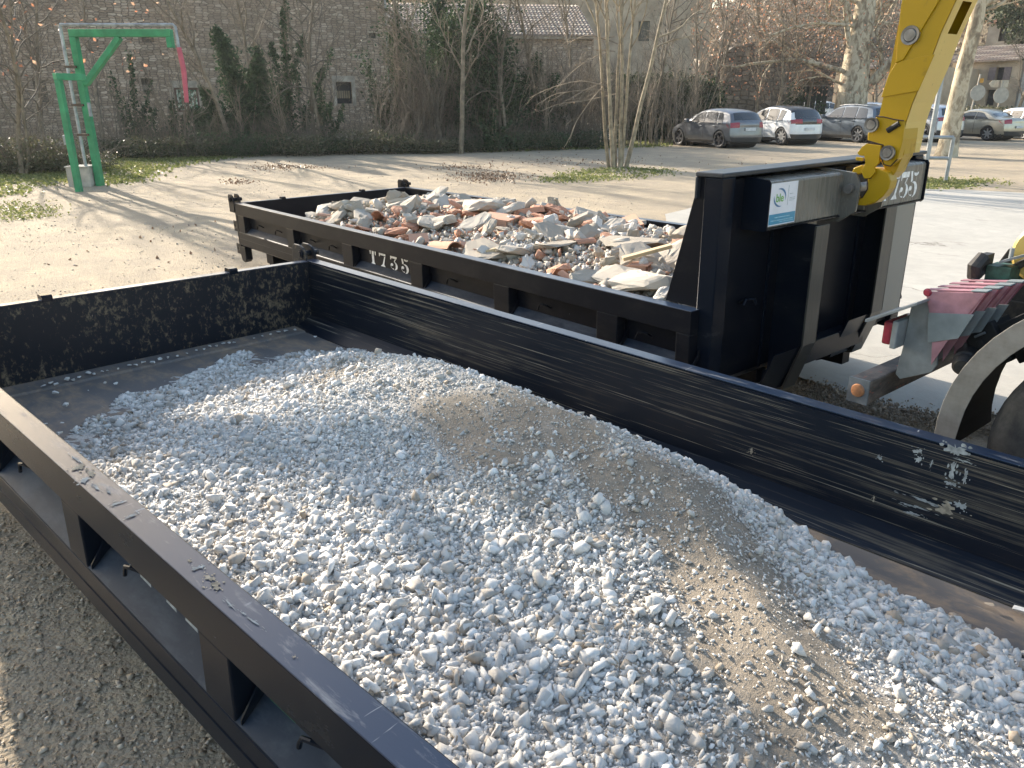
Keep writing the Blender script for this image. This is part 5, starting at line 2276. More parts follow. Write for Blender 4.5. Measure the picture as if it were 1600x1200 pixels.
# ================================================================ TREES
MAT['stem_bark'] = simple('pale_green_bark', (0.31, 0.25, 0.165), 0.8, var=0.25, vs=6, bmp=0.3)
class Tree:
    def __init__(s, seed):
        s.r = random.Random(seed)
        s.V, s.F, s.tw = [], [], []      # thick wood, split by radius
        s.V2, s.F2 = [], []
        s.tips = []

    def tube(s, pts, rads, n, fine):
        V, Fc = (s.V2, s.F2) if fine else (s.V, s.F)
        u = None
        base = len(V)
        m_ = len(pts)
        for i in range(m_):
            d = pts[min(i + 1, m_ - 1)] - pts[max(i - 1, 0)]
            if d.length < 1e-9:
                d = Vector((0, 0, 1))
            d.normalize()
            if u is None:
                u = d.orthogonal().normalized()
            else:
                u = u - d * u.dot(d)
                u = u.normalized() if u.length > 1e-6 else d.orthogonal().normalized()
            v = d.cross(u)
            for k in range(n):
                a = 6.2832 * k / n
                q = pts[i] + (u * math.cos(a) + v * math.sin(a)) * rads[i]
                V.append((q.x, q.y, q.z))
        for i in range(m_ - 1):
            for k in range(n):
                Fc += [base + i * n + k, base + i * n + (k + 1) % n, base + (i + 1) * n + (k + 1) % n, base + (i + 1) * n + k]

    def grow(s, p, d, L, r0, lvl, P):
        """P: dict(levels, kids per level, spread, wander, lift)"""
        r = s.r
        seg = max(3, int(5 if lvl > 1 else 9))
        if lvl >= 3:
            seg = 3
        pts, rads = [p.copy()], [r0]
        d = d.normalized()
        end = P['taper'][min(lvl, len(P['taper']) - 1)]
        wv = P['wander'][min(lvl, len(P['wander']) - 1)]
        for i in range(seg):
            d = (d + Vector((r.gauss(0, wv), r.gauss(0, wv), r.gauss(0, wv) + P['lift'][min(lvl, len(P['lift']) - 1)] / seg))).normalized()
            p = p + d * (L / seg)
            pts.append(p.copy())
            rads.append(r0 * (1 - (1 - end) * (i + 1) / seg))
        s.tube(pts, rads, 9 if r0 > .06 else (5 if r0 > .018 else 3), r0 < P.get('fine', .03))
        if lvl >= P['levels']:
            s.tips.append(pts[-1])
            return pts
        nk = P['kids'][min(lvl, len(P['kids']) - 1)]
        lo = P['first'][min(lvl, len(P['first']) - 1)]
        for k in range(nk):
            t = lo + (1 - lo) * (k + r.random()) / nk
            f = t * seg
            i = min(int(f), seg - 1)
            q = pts[i].lerp(pts[i + 1], f - i)
            rr_ = rads[i] + (rads[i + 1] - rads[i]) * (f - i)
            dd = (pts[i + 1] - pts[i]).normalized()
            az = r.uniform(0, 6.283)
            u = dd.orthogonal().normalized()
            v = dd.cross(u)
            sp_ = R(r.uniform(*P['spread']))
            nd = dd * math.cos(sp_) + (u * math.cos(az) + v * math.sin(az)) * math.sin(sp_)
            s.grow(q, nd, L * r.uniform(*P['ratio']) * (1 - .35 * t), min(rr_ * .72, r0 * P['rr']), lvl + 1, P)
        return pts

    def build(s, name, root, bark, twig, trunk_name='trunk', crown='twigs'):
        if s.V:
            quick_mesh(trunk_name, np.array(s.V), np.array(s.F), 4, bark, None, root, smooth=True)
        if s.V2:
            quick_mesh(crown, np.array(s.V2), np.array(s.F2), 4, twig, None, root)


BASE = dict(levels=4, kids=[9, 6, 5, 4], spread=(25, 60), ratio=(.40, .62), rr=.55, taper=[.35, .3, .3, .4], wander=[.06, .12, .18, .2],
            lift=[.1, .35, .25, .1], first=[.35, .2, .15, .1])


def leaves_at(tr, name, root, mt, n, size, sprd, seed, zmax=99):
    if not tr.tips:
        return
    rng = np.random.default_rng(seed)
    tips = np.array([t[:] for t in tr.tips if t.z < zmax])
    P_ = tips[rng.integers(0, len(tips), n)] + rng.normal(0, sprd, (n, 3))
    leaf_cards(name, P_, rng.uniform(size * .5, size * 1.1, n), rng.random(n), mt, root, seed)


# --- the clump of thin stems in the middle
base = gpt(966, 262)
root = empty('multi_stem_tree', loc=base)
tag(root, 'bare clump of slender pale stems fanning out from one base on the yard', 'tree')
tr = Tree(51)
P1 = dict(BASE, levels=3, kids=[10, 5, 4], spread=(18, 48), ratio=(.24, .38), rr=.38, taper=[.22, .3, .4], wander=[.03, .10, .14], lift=[.12, .3, .2],
          first=[.36, .15, .1], fine=.02)
for (dx, tx, ty, r_, L_) in [(-.24, 915, 0, .048, 8), (-.16, 934, 0, .055, 8.4), (-.05, 956, 0, .048, 8.2), (.03, 972, 0, .052, 8.6),
                             (.12, 990, 0, .045, 8), (.26, 1050, 10, .058, 8.4)]:
    b0 = right * dx + Vector((0, 0, -.05)) + Vector((rr.uniform(-.1, .1), rr.uniform(-.1, .1), 0))
    tgt = atd(tx, ty, 24 + rr.uniform(-.6, .6)) - base
    tr.grow(b0, tgt - b0, L_, r_ * 1.2, 0, P1)
# drooping fan of fine branches to the left of the stems
for _ in range(9):
    h_ = rr.uniform(2.0, 3.6)
    b0 = right * (-.35 + rr.uniform(-.1, .2)) + Vector((0, 0, h_))
    tgt = -right * rr.uniform(1.2, 2.9) + Vector((rr.uniform(-.5, .5), rr.uniform(-.5, .5), rr.uniform(-.9, 1.1)))
    tr.grow(b0, tgt, rr.uniform(1.4, 2.6), .018, 1, dict(P1, lift=[0, -.5, -.2], spread=(12, 35)))
tr.build('stem', root, 'stem_bark', 'twig', 'stems')
leaves_at(tr, 'dry_leaves', root, 'scrub', 260, .035, .06, 52)


def plane_tree(px, py, dia, label, seed, limbs, leafn, lean=(0, 0), H=9.5):
    base = px if isinstance(px, Vector) else gpt(px, py)
    root = empty('plane_tree', loc=base)
    tag(root, label, 'tree')
    tr = Tree(seed)
    r = tr.r
    pts, rads = [], []
    hs = [0, .35, 1.0, 2.0, 3.0, 4.2, 5.6, H]
    for h_ in hs:
        pts.append(Vector((lean[0] * h_ + r.uniform(-.04, .04), lean[1] * h_ + r.uniform(-.04, .04), h_ - .05)))
        rads.append(dia / 2 * (1.25 if h_ == 0 else 1.05 if h_ < .5 else 1 - .075 * h_))
    tr.tube(pts, rads, 16, False)
    PP = dict(BASE, levels=4, kids=[5, 7, 6, 5], spread=(25, 60), ratio=(.38, .6), rr=.5, taper=[.45, .35, .3, .4], wander=[.10, .16, .2, .22],
              lift=[.3, .15, .0, -.15], first=[.25, .15, .1, .1], fine=.03)
    for (h_, ddx, ddz, L_, rad) in limbs:
        p = Vector((lean[0] * h_, lean[1] * h_, h_))
        d = right * ddx + Vector((r.uniform(-.3, .3), r.uniform(-.3, .3), ddz))
        tr.grow(p, d, L_, rad, 0, PP)
    tr.build('trunk', root, 'plane_bark', 'twig', crown='branches')
    leaves_at(tr, 'leaves', root, 'russet', leafn, .06, .12, seed + 1)
    return root


plane_tree(hd(1330, 45), 0, 1.75, 'big bare plane tree with mottled trunk forking behind the blue-grey car', 61,
           [(1.9, 1.0, .75, 5.5, .26), (2.6, .35, 1.2, 5, .17), (3.4, -.5, .8, 5.5, .15), (3.0, -1.0, .3, 6.0, .13), (4.2, .8, .5, 4.5, .13), (4.6, -.8, .7, 5, .13),
            (5.5, .5, .9, 4, .12), (2.4, -.9, .2, 4.5, .08), (5.2, -1, .2, 5.5, .10), (6.2, -.9, .3, 5, .1)], 900, H=8.5)
plane_tree(1476, 245, .62, 'tall pale plane tree trunk standing right behind the galvanised barrier', 62,
           [(4.6, 1.1, .35, 4.0, .15), (5.2, -.9, .5, 3.6, .12), (5.8, 1, .3, 4, .12), (4.4, .9, .1, 2.2, .06), (6.2, .3, 1, 3, .1)], 240, lean=(.030, .030), H=7.5)
plane_tree(hd(-260, 17.5), 0, .85, 'big plane tree outside the frame on the left, twigs reaching in', 64,
           [(3.6, .8, .9, 6.5, .20), (4.2, -.8, .9, 6, .2), (5, .3, 1.2, 6, .18), (5.4, .9, .5, 6.5, .16), (6, -.5, .7, 5.5, .15), (6.6, .6, .8, 5.5, .14), (4.8, 1.0, .25, 6.5, .13),
            (7.4, -.9, .4, 5, .12), (7.8, .8, .4, 5, .12), (8.2, .1, 1, 4.5, .1), (5.8, 0, .8, 6, .13)], 260, H=9)


def zone(px):
    for lim, s_ in ((60, 'at the left edge of the yard'), (180, 'behind the green gantries'), (330, 'below the brown framed window'), (480, 'by the wide ivy column'),
                    (580, 'in front of the boarded window'), (680, 'at the corner of the tall stone building'), (800, 'below the left part of the tile roof'),
                    (900, 'below the right part of the tile roof'), (980, 'behind the clump of slender stems')):
        if px < lim:
            return s_
    return 'by the dark hedge'


protos = []
for k, (sd, PP) in enumerate(((71, dict(BASE, levels=4, kids=[15, 8, 6, 4], spread=(20, 50), ratio=(.30, .48), rr=.36, lift=[.1, .3, .2, .1], first=[.25, .15, .1, .1])),
                              (72, dict(BASE, levels=4, kids=[15, 8, 5, 4], spread=(30, 70), ratio=(.30, .5), rr=.34, wander=[.09, .16, .2, .22], first=[.2, .15, .1, .1])),
                              (73, dict(BASE, levels=4, kids=[14, 8, 6, 4], spread=(20, 45), ratio=(.30, .5), rr=.36, lift=[.0, .4, .3, .1], first=[.25, .15, .1, .1])))):
    tr = Tree(sd)
    root = empty('bare_tree', loc=Vector((0, 0, 0)))
    tr.grow(Vector((0, 0, -.1)), Vector((.04, .02, 1)), 7.6, .085, 0, PP)
    if k == 1:
        tr.grow(Vector((.1, 0, -.1)), Vector((.25, .1, 1)), 6.4, .06, 0, PP)
    tr.build('trunk', root, 'bark', 'twig' if k != 1 else 'twig_dark', crown='twigs')
    protos.append(root)
TL = [(353, 30, 0, .95, 'bare tree with a pale slender trunk right of the brown framed window', None),
      (502, 30, 1, .95, 'bare forked tree left of the boarded window, ivy at its foot', None),
      (718, 29, 2, 1.1, 'tallest straight pale trunk in the middle of the belt, under the tile roof', None),
      (688, 31, 0, .9, None, 'g'), (640, 31.5, 1, .8, None, 'g'), (62, 31, 1, .9, 'dark spreading tree behind the short green post', None),
      (-40, 28, 2, 1.05, None, 'g'), (150, 33, 0, .95, 'thin dark tree directly behind the tall green post', None), (400, 34, 2, 1.0, None, 'g'), (600, 37, 0, .9, None, 'g'), (795, 31, 1, .9, None, 'g'), (845, 33, 0, .95, None, 'g'), (895, 35, 2, .9, None, 'g'),
      (1020, 36, 1, .9, None, 'g'), (1060, 38, 0, .85, None, 'g'), (1090, 39.5, 2, .9, None, 'g'), (1135, 44, 1, 1.1, None, 'h'), (1185, 45, 2, 1.15, None, 'h'),
      (1230, 47, 1, 1.2, None, 'h'), (1262, 49, 0, 1.1, None, 'h'), (1375, 62, 1, 1.3, None, 'h'), (1420, 64, 2, 1.2, None, 'h'), (1590, 64, 1, 1.3, None, 'h'),
      (1500, 84, 2, 1.2, None, 'h'), (10, 24.5, 1, .8, None, 'g'), (1110, 43, 2, .9, None, 'h'), (1208, 43.5, 1, .8, None, 'h')]
GT = {'g': ('thin bare tree in the dense belt of saplings before the stone walls', 'bare trees in the belt before the walls'),
      'h': ('bare spreading tree with a few russet leaves behind the parked cars', 'bare trees behind the parked cars')}
first = [True] * 3
for i, (px, D, k, sc, lab, gk) in enumerate(TL):
    p = hd(px, D)
    if first[k]:
        o = protos[k]
        first[k] = False
    else:
        o = copy_tree(protos[k])
    o.matrix_world = Matrix.Translation(p) @ Matrix.Rotation(rr.uniform(0, 6.28), 4, 'Z') @ Matrix.Diagonal((sc, sc, sc, 1))
    if lab:
        tag(o, lab, 'tree')
    else:
        hz_ = [s_ for lim, s_ in ((1120, 'above the grey hatchback roof'), (1160, 'just right of the grey hatchback roof'), (1195, 'above the white hatchback roof'), (1220, 'over the rear of the white hatchback'),
                              (1245, 'left of the barn front'), (1300, 'before the barn front'), (1390, 'left of the yellow arm'), (1450, 'behind the yellow arm'), (1550, 'above the cottage'), (9999, 'right of the cottage')) if px < lim][0]
        tag(o, ('bare spreading tree with russet leaves, ' + hz_) if gk == 'h' else ('thin bare tree of the belt, ' + zone(px)), 'tree', GT[gk][1])

# --- loose russet leaves still hanging in the twigs at the left and behind the cars
rng = np.random.default_rng(77)
P = []
for _ in range(90):
    p = atd(rng.uniform(0, 260), rng.uniform(0, 120), rng.uniform(23, 27))
    P.append(p[:])
o = leaf_cards('hanging_leaves', np.array(P), rng.uniform(.03, .075, len(P)), rng.random(len(P)), 'russet', seed=78)
tag(o, 'sparse russet leaves hanging in the twigs at the upper left', 'leaves', kind='stuff')
P = []
for _ in range(2600):
    p = atd(rng.uniform(1080, 1420), rng.uniform(-20, 150), rng.uniform(42, 52))
    P.append(p[:])
o = leaf_cards('hanging_leaves', np.array(P), rng.uniform(.03, .075, len(P)), rng.random(len(P)), 'russet', seed=79)
tag(o, 'many small russet leaves in the branches behind the parked cars', 'leaves', kind='stuff')


# ================================================================ IVY, SHRUBS, HEDGE
def blob_leaves(name, centre, rad, n, size, mt, seed, root=None, hollow=.55, drop=0.0):
    rng = np.random.default_rng(seed)
    V = rng.normal(size=(n, 3))
    V /= np.linalg.norm(V, axis=1)[:, None]
    q = rng.random(n) ** .5 * (1 - hollow) + hollow
    lump = 1 + .22 * np.sin(V[:, 0] * 5 + seed) * np.sin(V[:, 1] * 4 + 1) + .18 * np.sin(V[:, 2] * 7 + seed)
    P_ = V * (q * lump)[:, None] * np.array(rad) + np.array(centre)
    return leaf_cards(name, P_, rng.uniform(size * .6, size * 1.4, n), np.clip(rng.beta(2, 2, n) * .7 + .3 * (V[:, 2] * .5 + .5), 0, 1), mt, root, seed)


def column_leaves(path, rads, n, seed):
    """leaf positions round a polyline"""
    rng = np.random.default_rng(seed)
    path = np.array([p[:] for p in path])
    t = rng.random(n) * (len(path) - 1)
    i = t.astype(int)
    f = (t - i)[:, None]
    c = path[i] * (1 - f) + path[i + 1] * f
    r_ = np.interp(t, np.arange(len(path)), rads)
    v = rng.normal(size=(n, 3))
    v /= np.linalg.norm(v, axis=1)[:, None]
    return c + v * (r_ * (rng.random(n) ** .55) * (1 + .45 * np.sin(c[:, 2] * 4 + v[:, 0] * 3) + .25 * np.sin(c[:, 2] * 11 + v[:, 1] * 5)))[:, None]


IV = [(392, 31, [(0, 1.2), (1.1, 1.15), (2.2, .85), (3.2, .5), (4.1, .2)], 24000, 'widest dark ivy column, its top leaning left of the slender trunk'),
      (450, 31.5, [(0, .5), (1.5, .42), (3.0, .32), (4.2, .2), (4.8, .1)], 6500, 'narrow dark ivy column right of the widest one'),
      (498, 30, [(0, .28), (1.2, .22), (2.2, .12)], 1600, 'slim ivy on the foot of the forked tree'),
      (625, 33, [(1.4, .4), (2.2, .5), (3.0, .3), (4.0, .4), (5.3, .6), (6.4, .8)], 5200, 'ivy climbing the corner of the tall stone building'),
      (670, 37, [(3.6, .8), (4.8, 1.3), (6.0, 1.5), (7.0, 1.2)], 11000, 'large ivy mass at the left end of the tile roof'),
      (700, 33, [(.1, 1.3), (1.2, 1.6), (2.4, 1.4), (3.6, 1.0), (4.6, .7)], 24000, 'dark ivy bush behind the two straight trunks'),
      (765, 32, [(.1, 1.0), (1.6, 1.3), (3.2, 1.2), (4.4, 1.2), (5.2, .7)], 18000, 'ivy mass below the middle of the tile roof'),
      (770, 30, [(.0, .24), (.8, .2), (1.5, .1)], 1100, 'small ivy tuft on a thin stem at the edge of the yard'),
      (205, 34, [(.2, .25), (1.8, .2), (3.4, .16)], 1800, 'thin ivy strand between the tall green post and the window'),
      (262, 33, [(.0, .4), (.9, .35), (1.8, .2)], 1800, 'low ivy clump under the brown framed window'),
      (840, 33, [(.2, .5), (2.0, .5), (3.4, .35)], 3000, 'ivy on the stone wall left of the clump of stems'),
      (470, 33, [(4.2, .15), (5.2, .25), (6.0, .15)], 600, 'little ivy patch high on the shaded wall'),
      (1245, 46, [(.2, .8), (1.6, .9), (2.6, .5)], 2400, 'dark evergreen clump by the barn front')]
for k, (px, D, pr, n, lab) in enumerate(IV):
    b = hd(px, D)
    root = empty('ivy', loc=b)
    tag(root, lab, 'ivy')
    drift = -.22 if k == 0 else rr.uniform(-.12, .12)
    path = [right * (drift * h_) + Vector((0, 0, h_)) for h_, _ in pr]
    pass
    PP_ = [column_leaves(path, [r_ * .75 * rr.uniform(.7, 1.25) for _, r_ in pr], int(n * .28), 200 + k)]
    for j in range(8):
        hmax = rr.uniform(.22, .85)
        off_ = right * (rr.gauss(0, .9) * pr[0][1]) + fwd * rr.uniform(-.3, .3)
        lean_ = rr.uniform(-.3, .3)
        sub_ = [p * 1.0 + off_ + right * (lean_ * p.z) - Vector((0, 0, p.z * (1 - hmax))) for p in path]
        PP_.append(column_leaves(sub_, [r_ * rr.uniform(.4, 1.0) for _, r_ in pr], int(n * .11), 210 + k * 7 + j))
    P_ = np.concatenate(PP_)
    rng = np.random.default_rng(300 + k)
    leaf_cards('foliage', P_, rng.uniform(.035, .085, len(P_)), rng.random(len(P_)), 'ivy', root, 400 + k)
    st = MB()
    for j in range(3):
        q = right * rr.uniform(-.1, .1)
        st.tube([q] + [p + right * rr.uniform(-.08, .08) for p in path], [.04] + [.025] * len(path), 5)
    st.build('stems', 'bark', root)

# evergreen hedge from the middle to the grey hatchback
hp0, hp1 = hd(975, 38.5), hd(1108, 43)
hroot = empty('hedge', loc=hp0)
tag(hroot, 'dark evergreen hedge between the clump of stems and the grey hatchback', 'hedge')
rng = np.random.default_rng(88)
n = 26000
t = rng.random(n)
dv = (hp1 - hp0)
hh = 2.55 + .35 * np.sin(t * 17) + .2 * np.sin(t * 41 + 1)
z = rng.random(n) ** .8 * hh
P = np.stack([dv.x * t, dv.y * t, z], -1) + rng.normal(0, .45, (n, 3)) * np.array([1, 1, .2])
leaf_cards('foliage', P, rng.uniform(.05, .11, n), rng.random(n), 'evergreen', hroot, 89)
st = MB()
for k in range(16):
    q = dv * (k / 15)
    st.tube([q, q + Vector((rr.uniform(-.1, .1), rr.uniform(-.1, .1), 1.2)), q + Vector((rr.uniform(-.3, .3), rr.uniform(-.3, .3), 2.2))], [.05, .04, .02], 5)
st.build('stems', 'bark', hroot)

# saplings: thin upright shoots in a thicket behind the yard
def sapling_proto(seed, mt):
    tr = Tree(seed)
    root = empty('sapling', loc=Vector((0, 0, 0)))
    PP = dict(BASE, levels=2, kids=[8, 4], spread=(15, 45), ratio=(.25, .45), rr=.5, taper=[.25, .4], wander=[.07, .14], lift=[.1, .3], first=[.25, .1], fine=.05)
    for _ in range(5):
        tr.grow(Vector((tr.r.uniform(-.3, .3), tr.r.uniform(-.3, .3), -.1)), Vector((tr.r.uniform(-.16, .16), tr.r.uniform(-.16, .16), 1)), tr.r.uniform(2.4, 4.0), .022, 0, PP)
    tr.build('stem', root, 'bark', mt, crown='stems')
    return root


sp_ = [sapling_proto(500 + k, ('twig_dark', 'twig', 'twig_dark', 'twig_dark')[k]) for k in range(4)]
used = [False] * 4
for i in range(110):
    px = rr.uniform(-60, 1090)
    if px < 620 and rr.random() < .78:
        px = rr.uniform(620, 1000)
    D = 28.8 + 3.2 * rr.random() + max(0, (px - 500) / 600) * 5.5
    k = i % 4
    o = sp_[k] if not used[k] else copy_tree(sp_[k])
    used[k] = True
    sc = rr.uniform(.6, 1.15)
    o.matrix_world = Matrix.Translation(hd(px, D)) @ Matrix.Rotation(rr.uniform(0, 6.28), 4, 'Z') @ Matrix.Diagonal((sc, sc, sc, 1))
    tag(o, 'tuft of thin bare shoots in the thicket, ' + zone(px), 'sapling', 'thin shoots of the thicket behind the yard')

# low shrubs and brambles at the foot of the walls
sh = []
for k in range(4):
    root = empty('shrub', loc=Vector((0, 0, 0)))
    o = blob_leaves('foliage', (0, 0, .34), (.9, .9, .38), 1500, .032, ('ivy', 'bramble', 'evergreen', 'ivy')[k], 600 + k, root, .3)
    tr = Tree(620 + k)
    for _ in range(16):
        tr.grow(Vector((tr.r.uniform(-.5, .5), tr.r.uniform(-.5, .5), 0)), Vector((tr.r.uniform(-.7, .7), tr.r.uniform(-.7, .7), 1)), tr.r.uniform(.8, 1.7), .010, 1, dict(BASE, levels=3, kids=[5, 5, 4]))
    tr.build('stem', root, 'bark', 'twig_dark', crown='stems')
    sh.append(root)
used = [False] * 4
for i in range(58):
    px = -60 + 1000 * (i + rr.random()) / 58
    D = 28.6 + rr.uniform(0, 1.6) + max(0, (px - 600) / 400) * 3.5
    if px < 130:
        k = 1
        D = 25.5 + rr.uniform(-.6, 1.5)
    else:
        k = rr.choice([0, 2, 3, 0, 2, 1])
    o = sh[k] if not used[k] else copy_tree(sh[k])
    used[k] = True
    sc = rr.uniform(.75, 1.25)
    o.matrix_world = Matrix.Translation(hd(px, D)) @ Matrix.Rotation(rr.uniform(0, 6.28), 4, 'Z') @ Matrix.Diagonal((sc * 1.1, sc, sc * rr.uniform(.55, 1.15), 1))
    if px < 130:
        tag(o, 'leafy bramble clump at the left edge behind the short green post', 'shrub', 'brambles at the left edge')
    else:
        tag(o, ('low ivy-green shrub ', 'low bramble ', 'low dull green shrub ', 'low dark shrub ')[k] + zone(px), 'shrub', 'low shrubs at the foot of the walls')

# dark evergreens above the cottage, upper right
for k, (px, D, z, r_, lab) in enumerate(((1588, 82, 9.5, 3.2, 'dark evergreen at the upper right corner, nearest the frame edge'), (1612, 80, 5.5, 3.0, 'dark evergreen at the right edge beside the cottage'),
                                         (1570, 100, 17, 4.5, 'topmost dark evergreen on the hillside at the right'), (1640, 84, 12, 4.0, 'dark evergreen just beyond the right edge'))):
    root = empty('evergreen_tree', loc=hd(px, D))
    tag(root, lab, 'tree')
    blob_leaves('crown', (0, 0, z), (r_, r_, r_ * 1.2), 9000, .15, 'evergreen', 700 + k, root, .25)
    t_ = MB()
    t_.tube([(0, 0, -.2), (.1, .1, z * .5), (0, 0, z + 1)], [.3, .22, .1], 8)
    t_.build('trunk', 'bark', root)
for k, (px, D, n) in enumerate(((1545, 58, 2600), (1575, 57, 2600), (1505, 60, 1500))):
    root = empty('garden_bush', loc=hd(px, D))
    tag(root, ('leafy garden bush in front of the cottage, between the two round signs', 'leafy garden bush right of the round signs', 'leafy garden bush at the foot of the leaning sign pole')[k], 'bush')
    blob_leaves('foliage', (0, 0, .7), (1.4, 1.4, .9), n, .07, 'bramble', 720 + k, root, .3)

# ================================================================ GRASS, FALLEN LEAVES
def grass_patch(poly_px, n, seed, label, size=.03, dens_edge=.25):
    poly = [gpt(*p) for p in poly_px]
    rng = np.random.default_rng(seed)
    pts = scatter_poly(poly, n, rng)
    P_ = []
    cx_, cy_ = np.mean([p.x for p in poly]), np.mean([p.y for p in poly])
    for x, y in pts:
        x += rng.normal(0, .28)
        y += rng.normal(0, .28)
        v = math.sin(x * 1.7 + seed) * math.sin(y * 1.3 + 1) + .5 * math.sin(x * 4.1) * math.sin(y * 3.7)
        if v < -.35 and rng.random() < .75:
            continue
        P_.append((x, y, gz(x, y) + .012 + rng.uniform(0, .02)))
    P_ = np.array(P_)
    o = leaf_cards('grass', P_, rng.uniform(size * .6, size * 1.6, len(P_)), rng.beta(2, 2, len(P_)), 'grass', seed=seed)
    return tag(o, label, 'grass', kind='stuff')


grass_patch([(-80, 312), (0, 306), (60, 294), (110, 286), (150, 288), (200, 286), (225, 276), (250, 264), (330, 250), (420, 240), (600, 238), (600, 232), (420, 229), (300, 236), (200, 244), (100, 250), (-60, 262)],
            30000, 91, 'grass strip along the left side of the yard, sunlit around the green posts', .04)
grass_patch([(-60, 322), (40, 318), (95, 330), (60, 345), (-60, 350)], 1300, 97, 'thin shaded grass at the left edge of the yard', .022)
grass_patch([(600, 240), (800, 236), (960, 232), (1045, 228), (1045, 219), (900, 224), (700, 232), (600, 232)], 9000, 92, 'thin grass verge below the belt of trees', .045)
grass_patch([(870, 275), (930, 265), (980, 263), (1035, 266), (1040, 271), (960, 280), (900, 285), (850, 283)], 3200, 93, 'small grass patch round the clump of stems', .03)
grass_patch([(1390, 287), (1440, 279), (1530, 280), (1545, 288), (1480, 295), (1400, 297)], 2600, 94, 'dry grass patch at the foot of the galvanised barrier', .03)
rng = np.random.default_rng(95)
P = []
for (px, py, n, sx, sy) in ((765, 276, 750, 60, 9), (720, 262, 250, 60, 5), (430, 262, 300, 60, 6), (370, 285, 120, 30, 5), (480, 262, 150, 70, 3), (900, 252, 260, 150, 8),
                            (300, 360, 14, 100, 20), (1200, 262, 80, 150, 14), (200, 400, 12, 150, 40)):
    for _ in range(n):
        p = gpt(rng.normal(px, sx * .5), rng.normal(py, sy * .5))
        P.append((p.x, p.y, p.z + .015))
o = leaf_cards('fallen_leaves', np.array(P), rng.uniform(.015, .04, len(P)), rng.random(len(P)), 'deadleaf', seed=96)
tag(o, 'brown fallen leaves lying in drifts on the yard', 'leaves', kind='stuff')


# ================================================================ CARS
def chaikin(p, n=2):
    for _ in range(n):
        q = [p[0]]
        for a, b in zip(p, p[1:]):
            q.append((a[0] * .78 + b[0] * .22, a[1] * .78 + b[1] * .22))
            q.append((a[0] * .22 + b[0] * .78, a[1] * .22 + b[1] * .78))
        q.append(p[-1])
        p = q
    return p


def car_mat(name, c, metal=.5, rough=.3):
    m_, t, b = mat(name)
    v = coords(t)
    n = noise(t, v, 3, 5)
    setc(t, b, ramp(t, n, [(.3, tuple(x * .85 for x in c)), (.7, tuple(x * 1.1 for x in c))]))
    b.inputs['Metallic'].default_value = metal
    b.inputs['Roughness'].default_value = rough
    b.inputs['Coat Weight'].default_value = .6
    b.inputs['Coat Roughness'].default_value = .08
    MAT[name] = m_


car_mat('car_grey', (0.16, 0.17, 0.19))
car_mat('car_white', (0.72, 0.73, 0.74), 0, .35)
car_mat('car_bluegrey', (0.15, 0.18, 0.215))
car_mat('car_silver', (0.50, 0.51, 0.53))
car_mat('car_beige', (0.42, 0.385, 0.31))
car_mat('car_plastic', (0.025, 0.025, 0.027), 0, .6)
m_, t_, b_ = mat('car_glass')
b_.inputs['Base Color'].default_value = (.03, .035, .04, 1)
b_.inputs['Roughness'].default_value = .05
b_.inputs['Coat Weight'].default_value = .8
MAT['car_glass'] = m_
MAT['alloy'] = simple('alloy_wheel', (0.50, 0.50, 0.50), 0.35, 0.7, var=.1)
MAT['alloy_dark'] = simple('dark_wheel', (0.05, 0.05, 0.055), 0.4, 0.4)
MAT['plate'] = simple('number_plate', (0.55, 0.56, 0.58), 0.5)
MAT['chrome'] = simple('chrome_strip', (0.5, 0.5, 0.5), 0.2, 0.9)

HATCH = [(2.04, .22), (2.06, .45), (2.02, .62), (1.9, .74), (1.55, .86), (1.02, .98), (.62, 1.17), (.2, 1.37), (-.2, 1.455), (-.8, 1.455), (-1.35, 1.40), (-1.66, 1.33),
         (-1.74, 1.27), (-1.90, 1.05), (-1.97, .96), (-2.01, .80), (-2.03, .62), (-2.05, .45), (-2.0, .24)]
SUV = [(2.18, .25), (2.21, .5), (2.17, .70), (2.05, .84), (1.65, .97), (1.1, 1.06), (.7, 1.28), (.3, 1.50), (-.1, 1.60), (-.8, 1.62), (-1.45, 1.57), (-1.85, 1.49),
       (-1.93, 1.42), (-2.08, 1.16), (-2.15, 1.04), (-2.18, .86), (-2.21, .62), (-2.22, .48), (-2.17, .27)]
COUPE = [(2.15, .22), (2.18, .42), (2.12, .60), (1.95, .70), (1.5, .80), (.95, .90), (.5, 1.14), (.1, 1.33), (-.25, 1.40), (-.7, 1.385), (-1.1, 1.27), (-1.45, 1.08), (-1.65, 1.02),
         (-2.0, .99), (-2.12, .93), (-2.17, .75), (-2.2, .55), (-2.2, .42), (-2.14, .24)]
WAGON = [(2.15, .22), (2.18, .45), (2.12, .63), (1.95, .74), (1.5, .85), (1.0, .95), (.6, 1.18), (.2, 1.38), (-.2, 1.46), (-.9, 1.47), (-1.6, 1.42), (-2.0, 1.32),
         (-2.08, 1.22), (-2.2, .98), (-2.24, .88), (-2.25, .7), (-2.27, .5), (-2.26, .4), (-2.2, .24)]


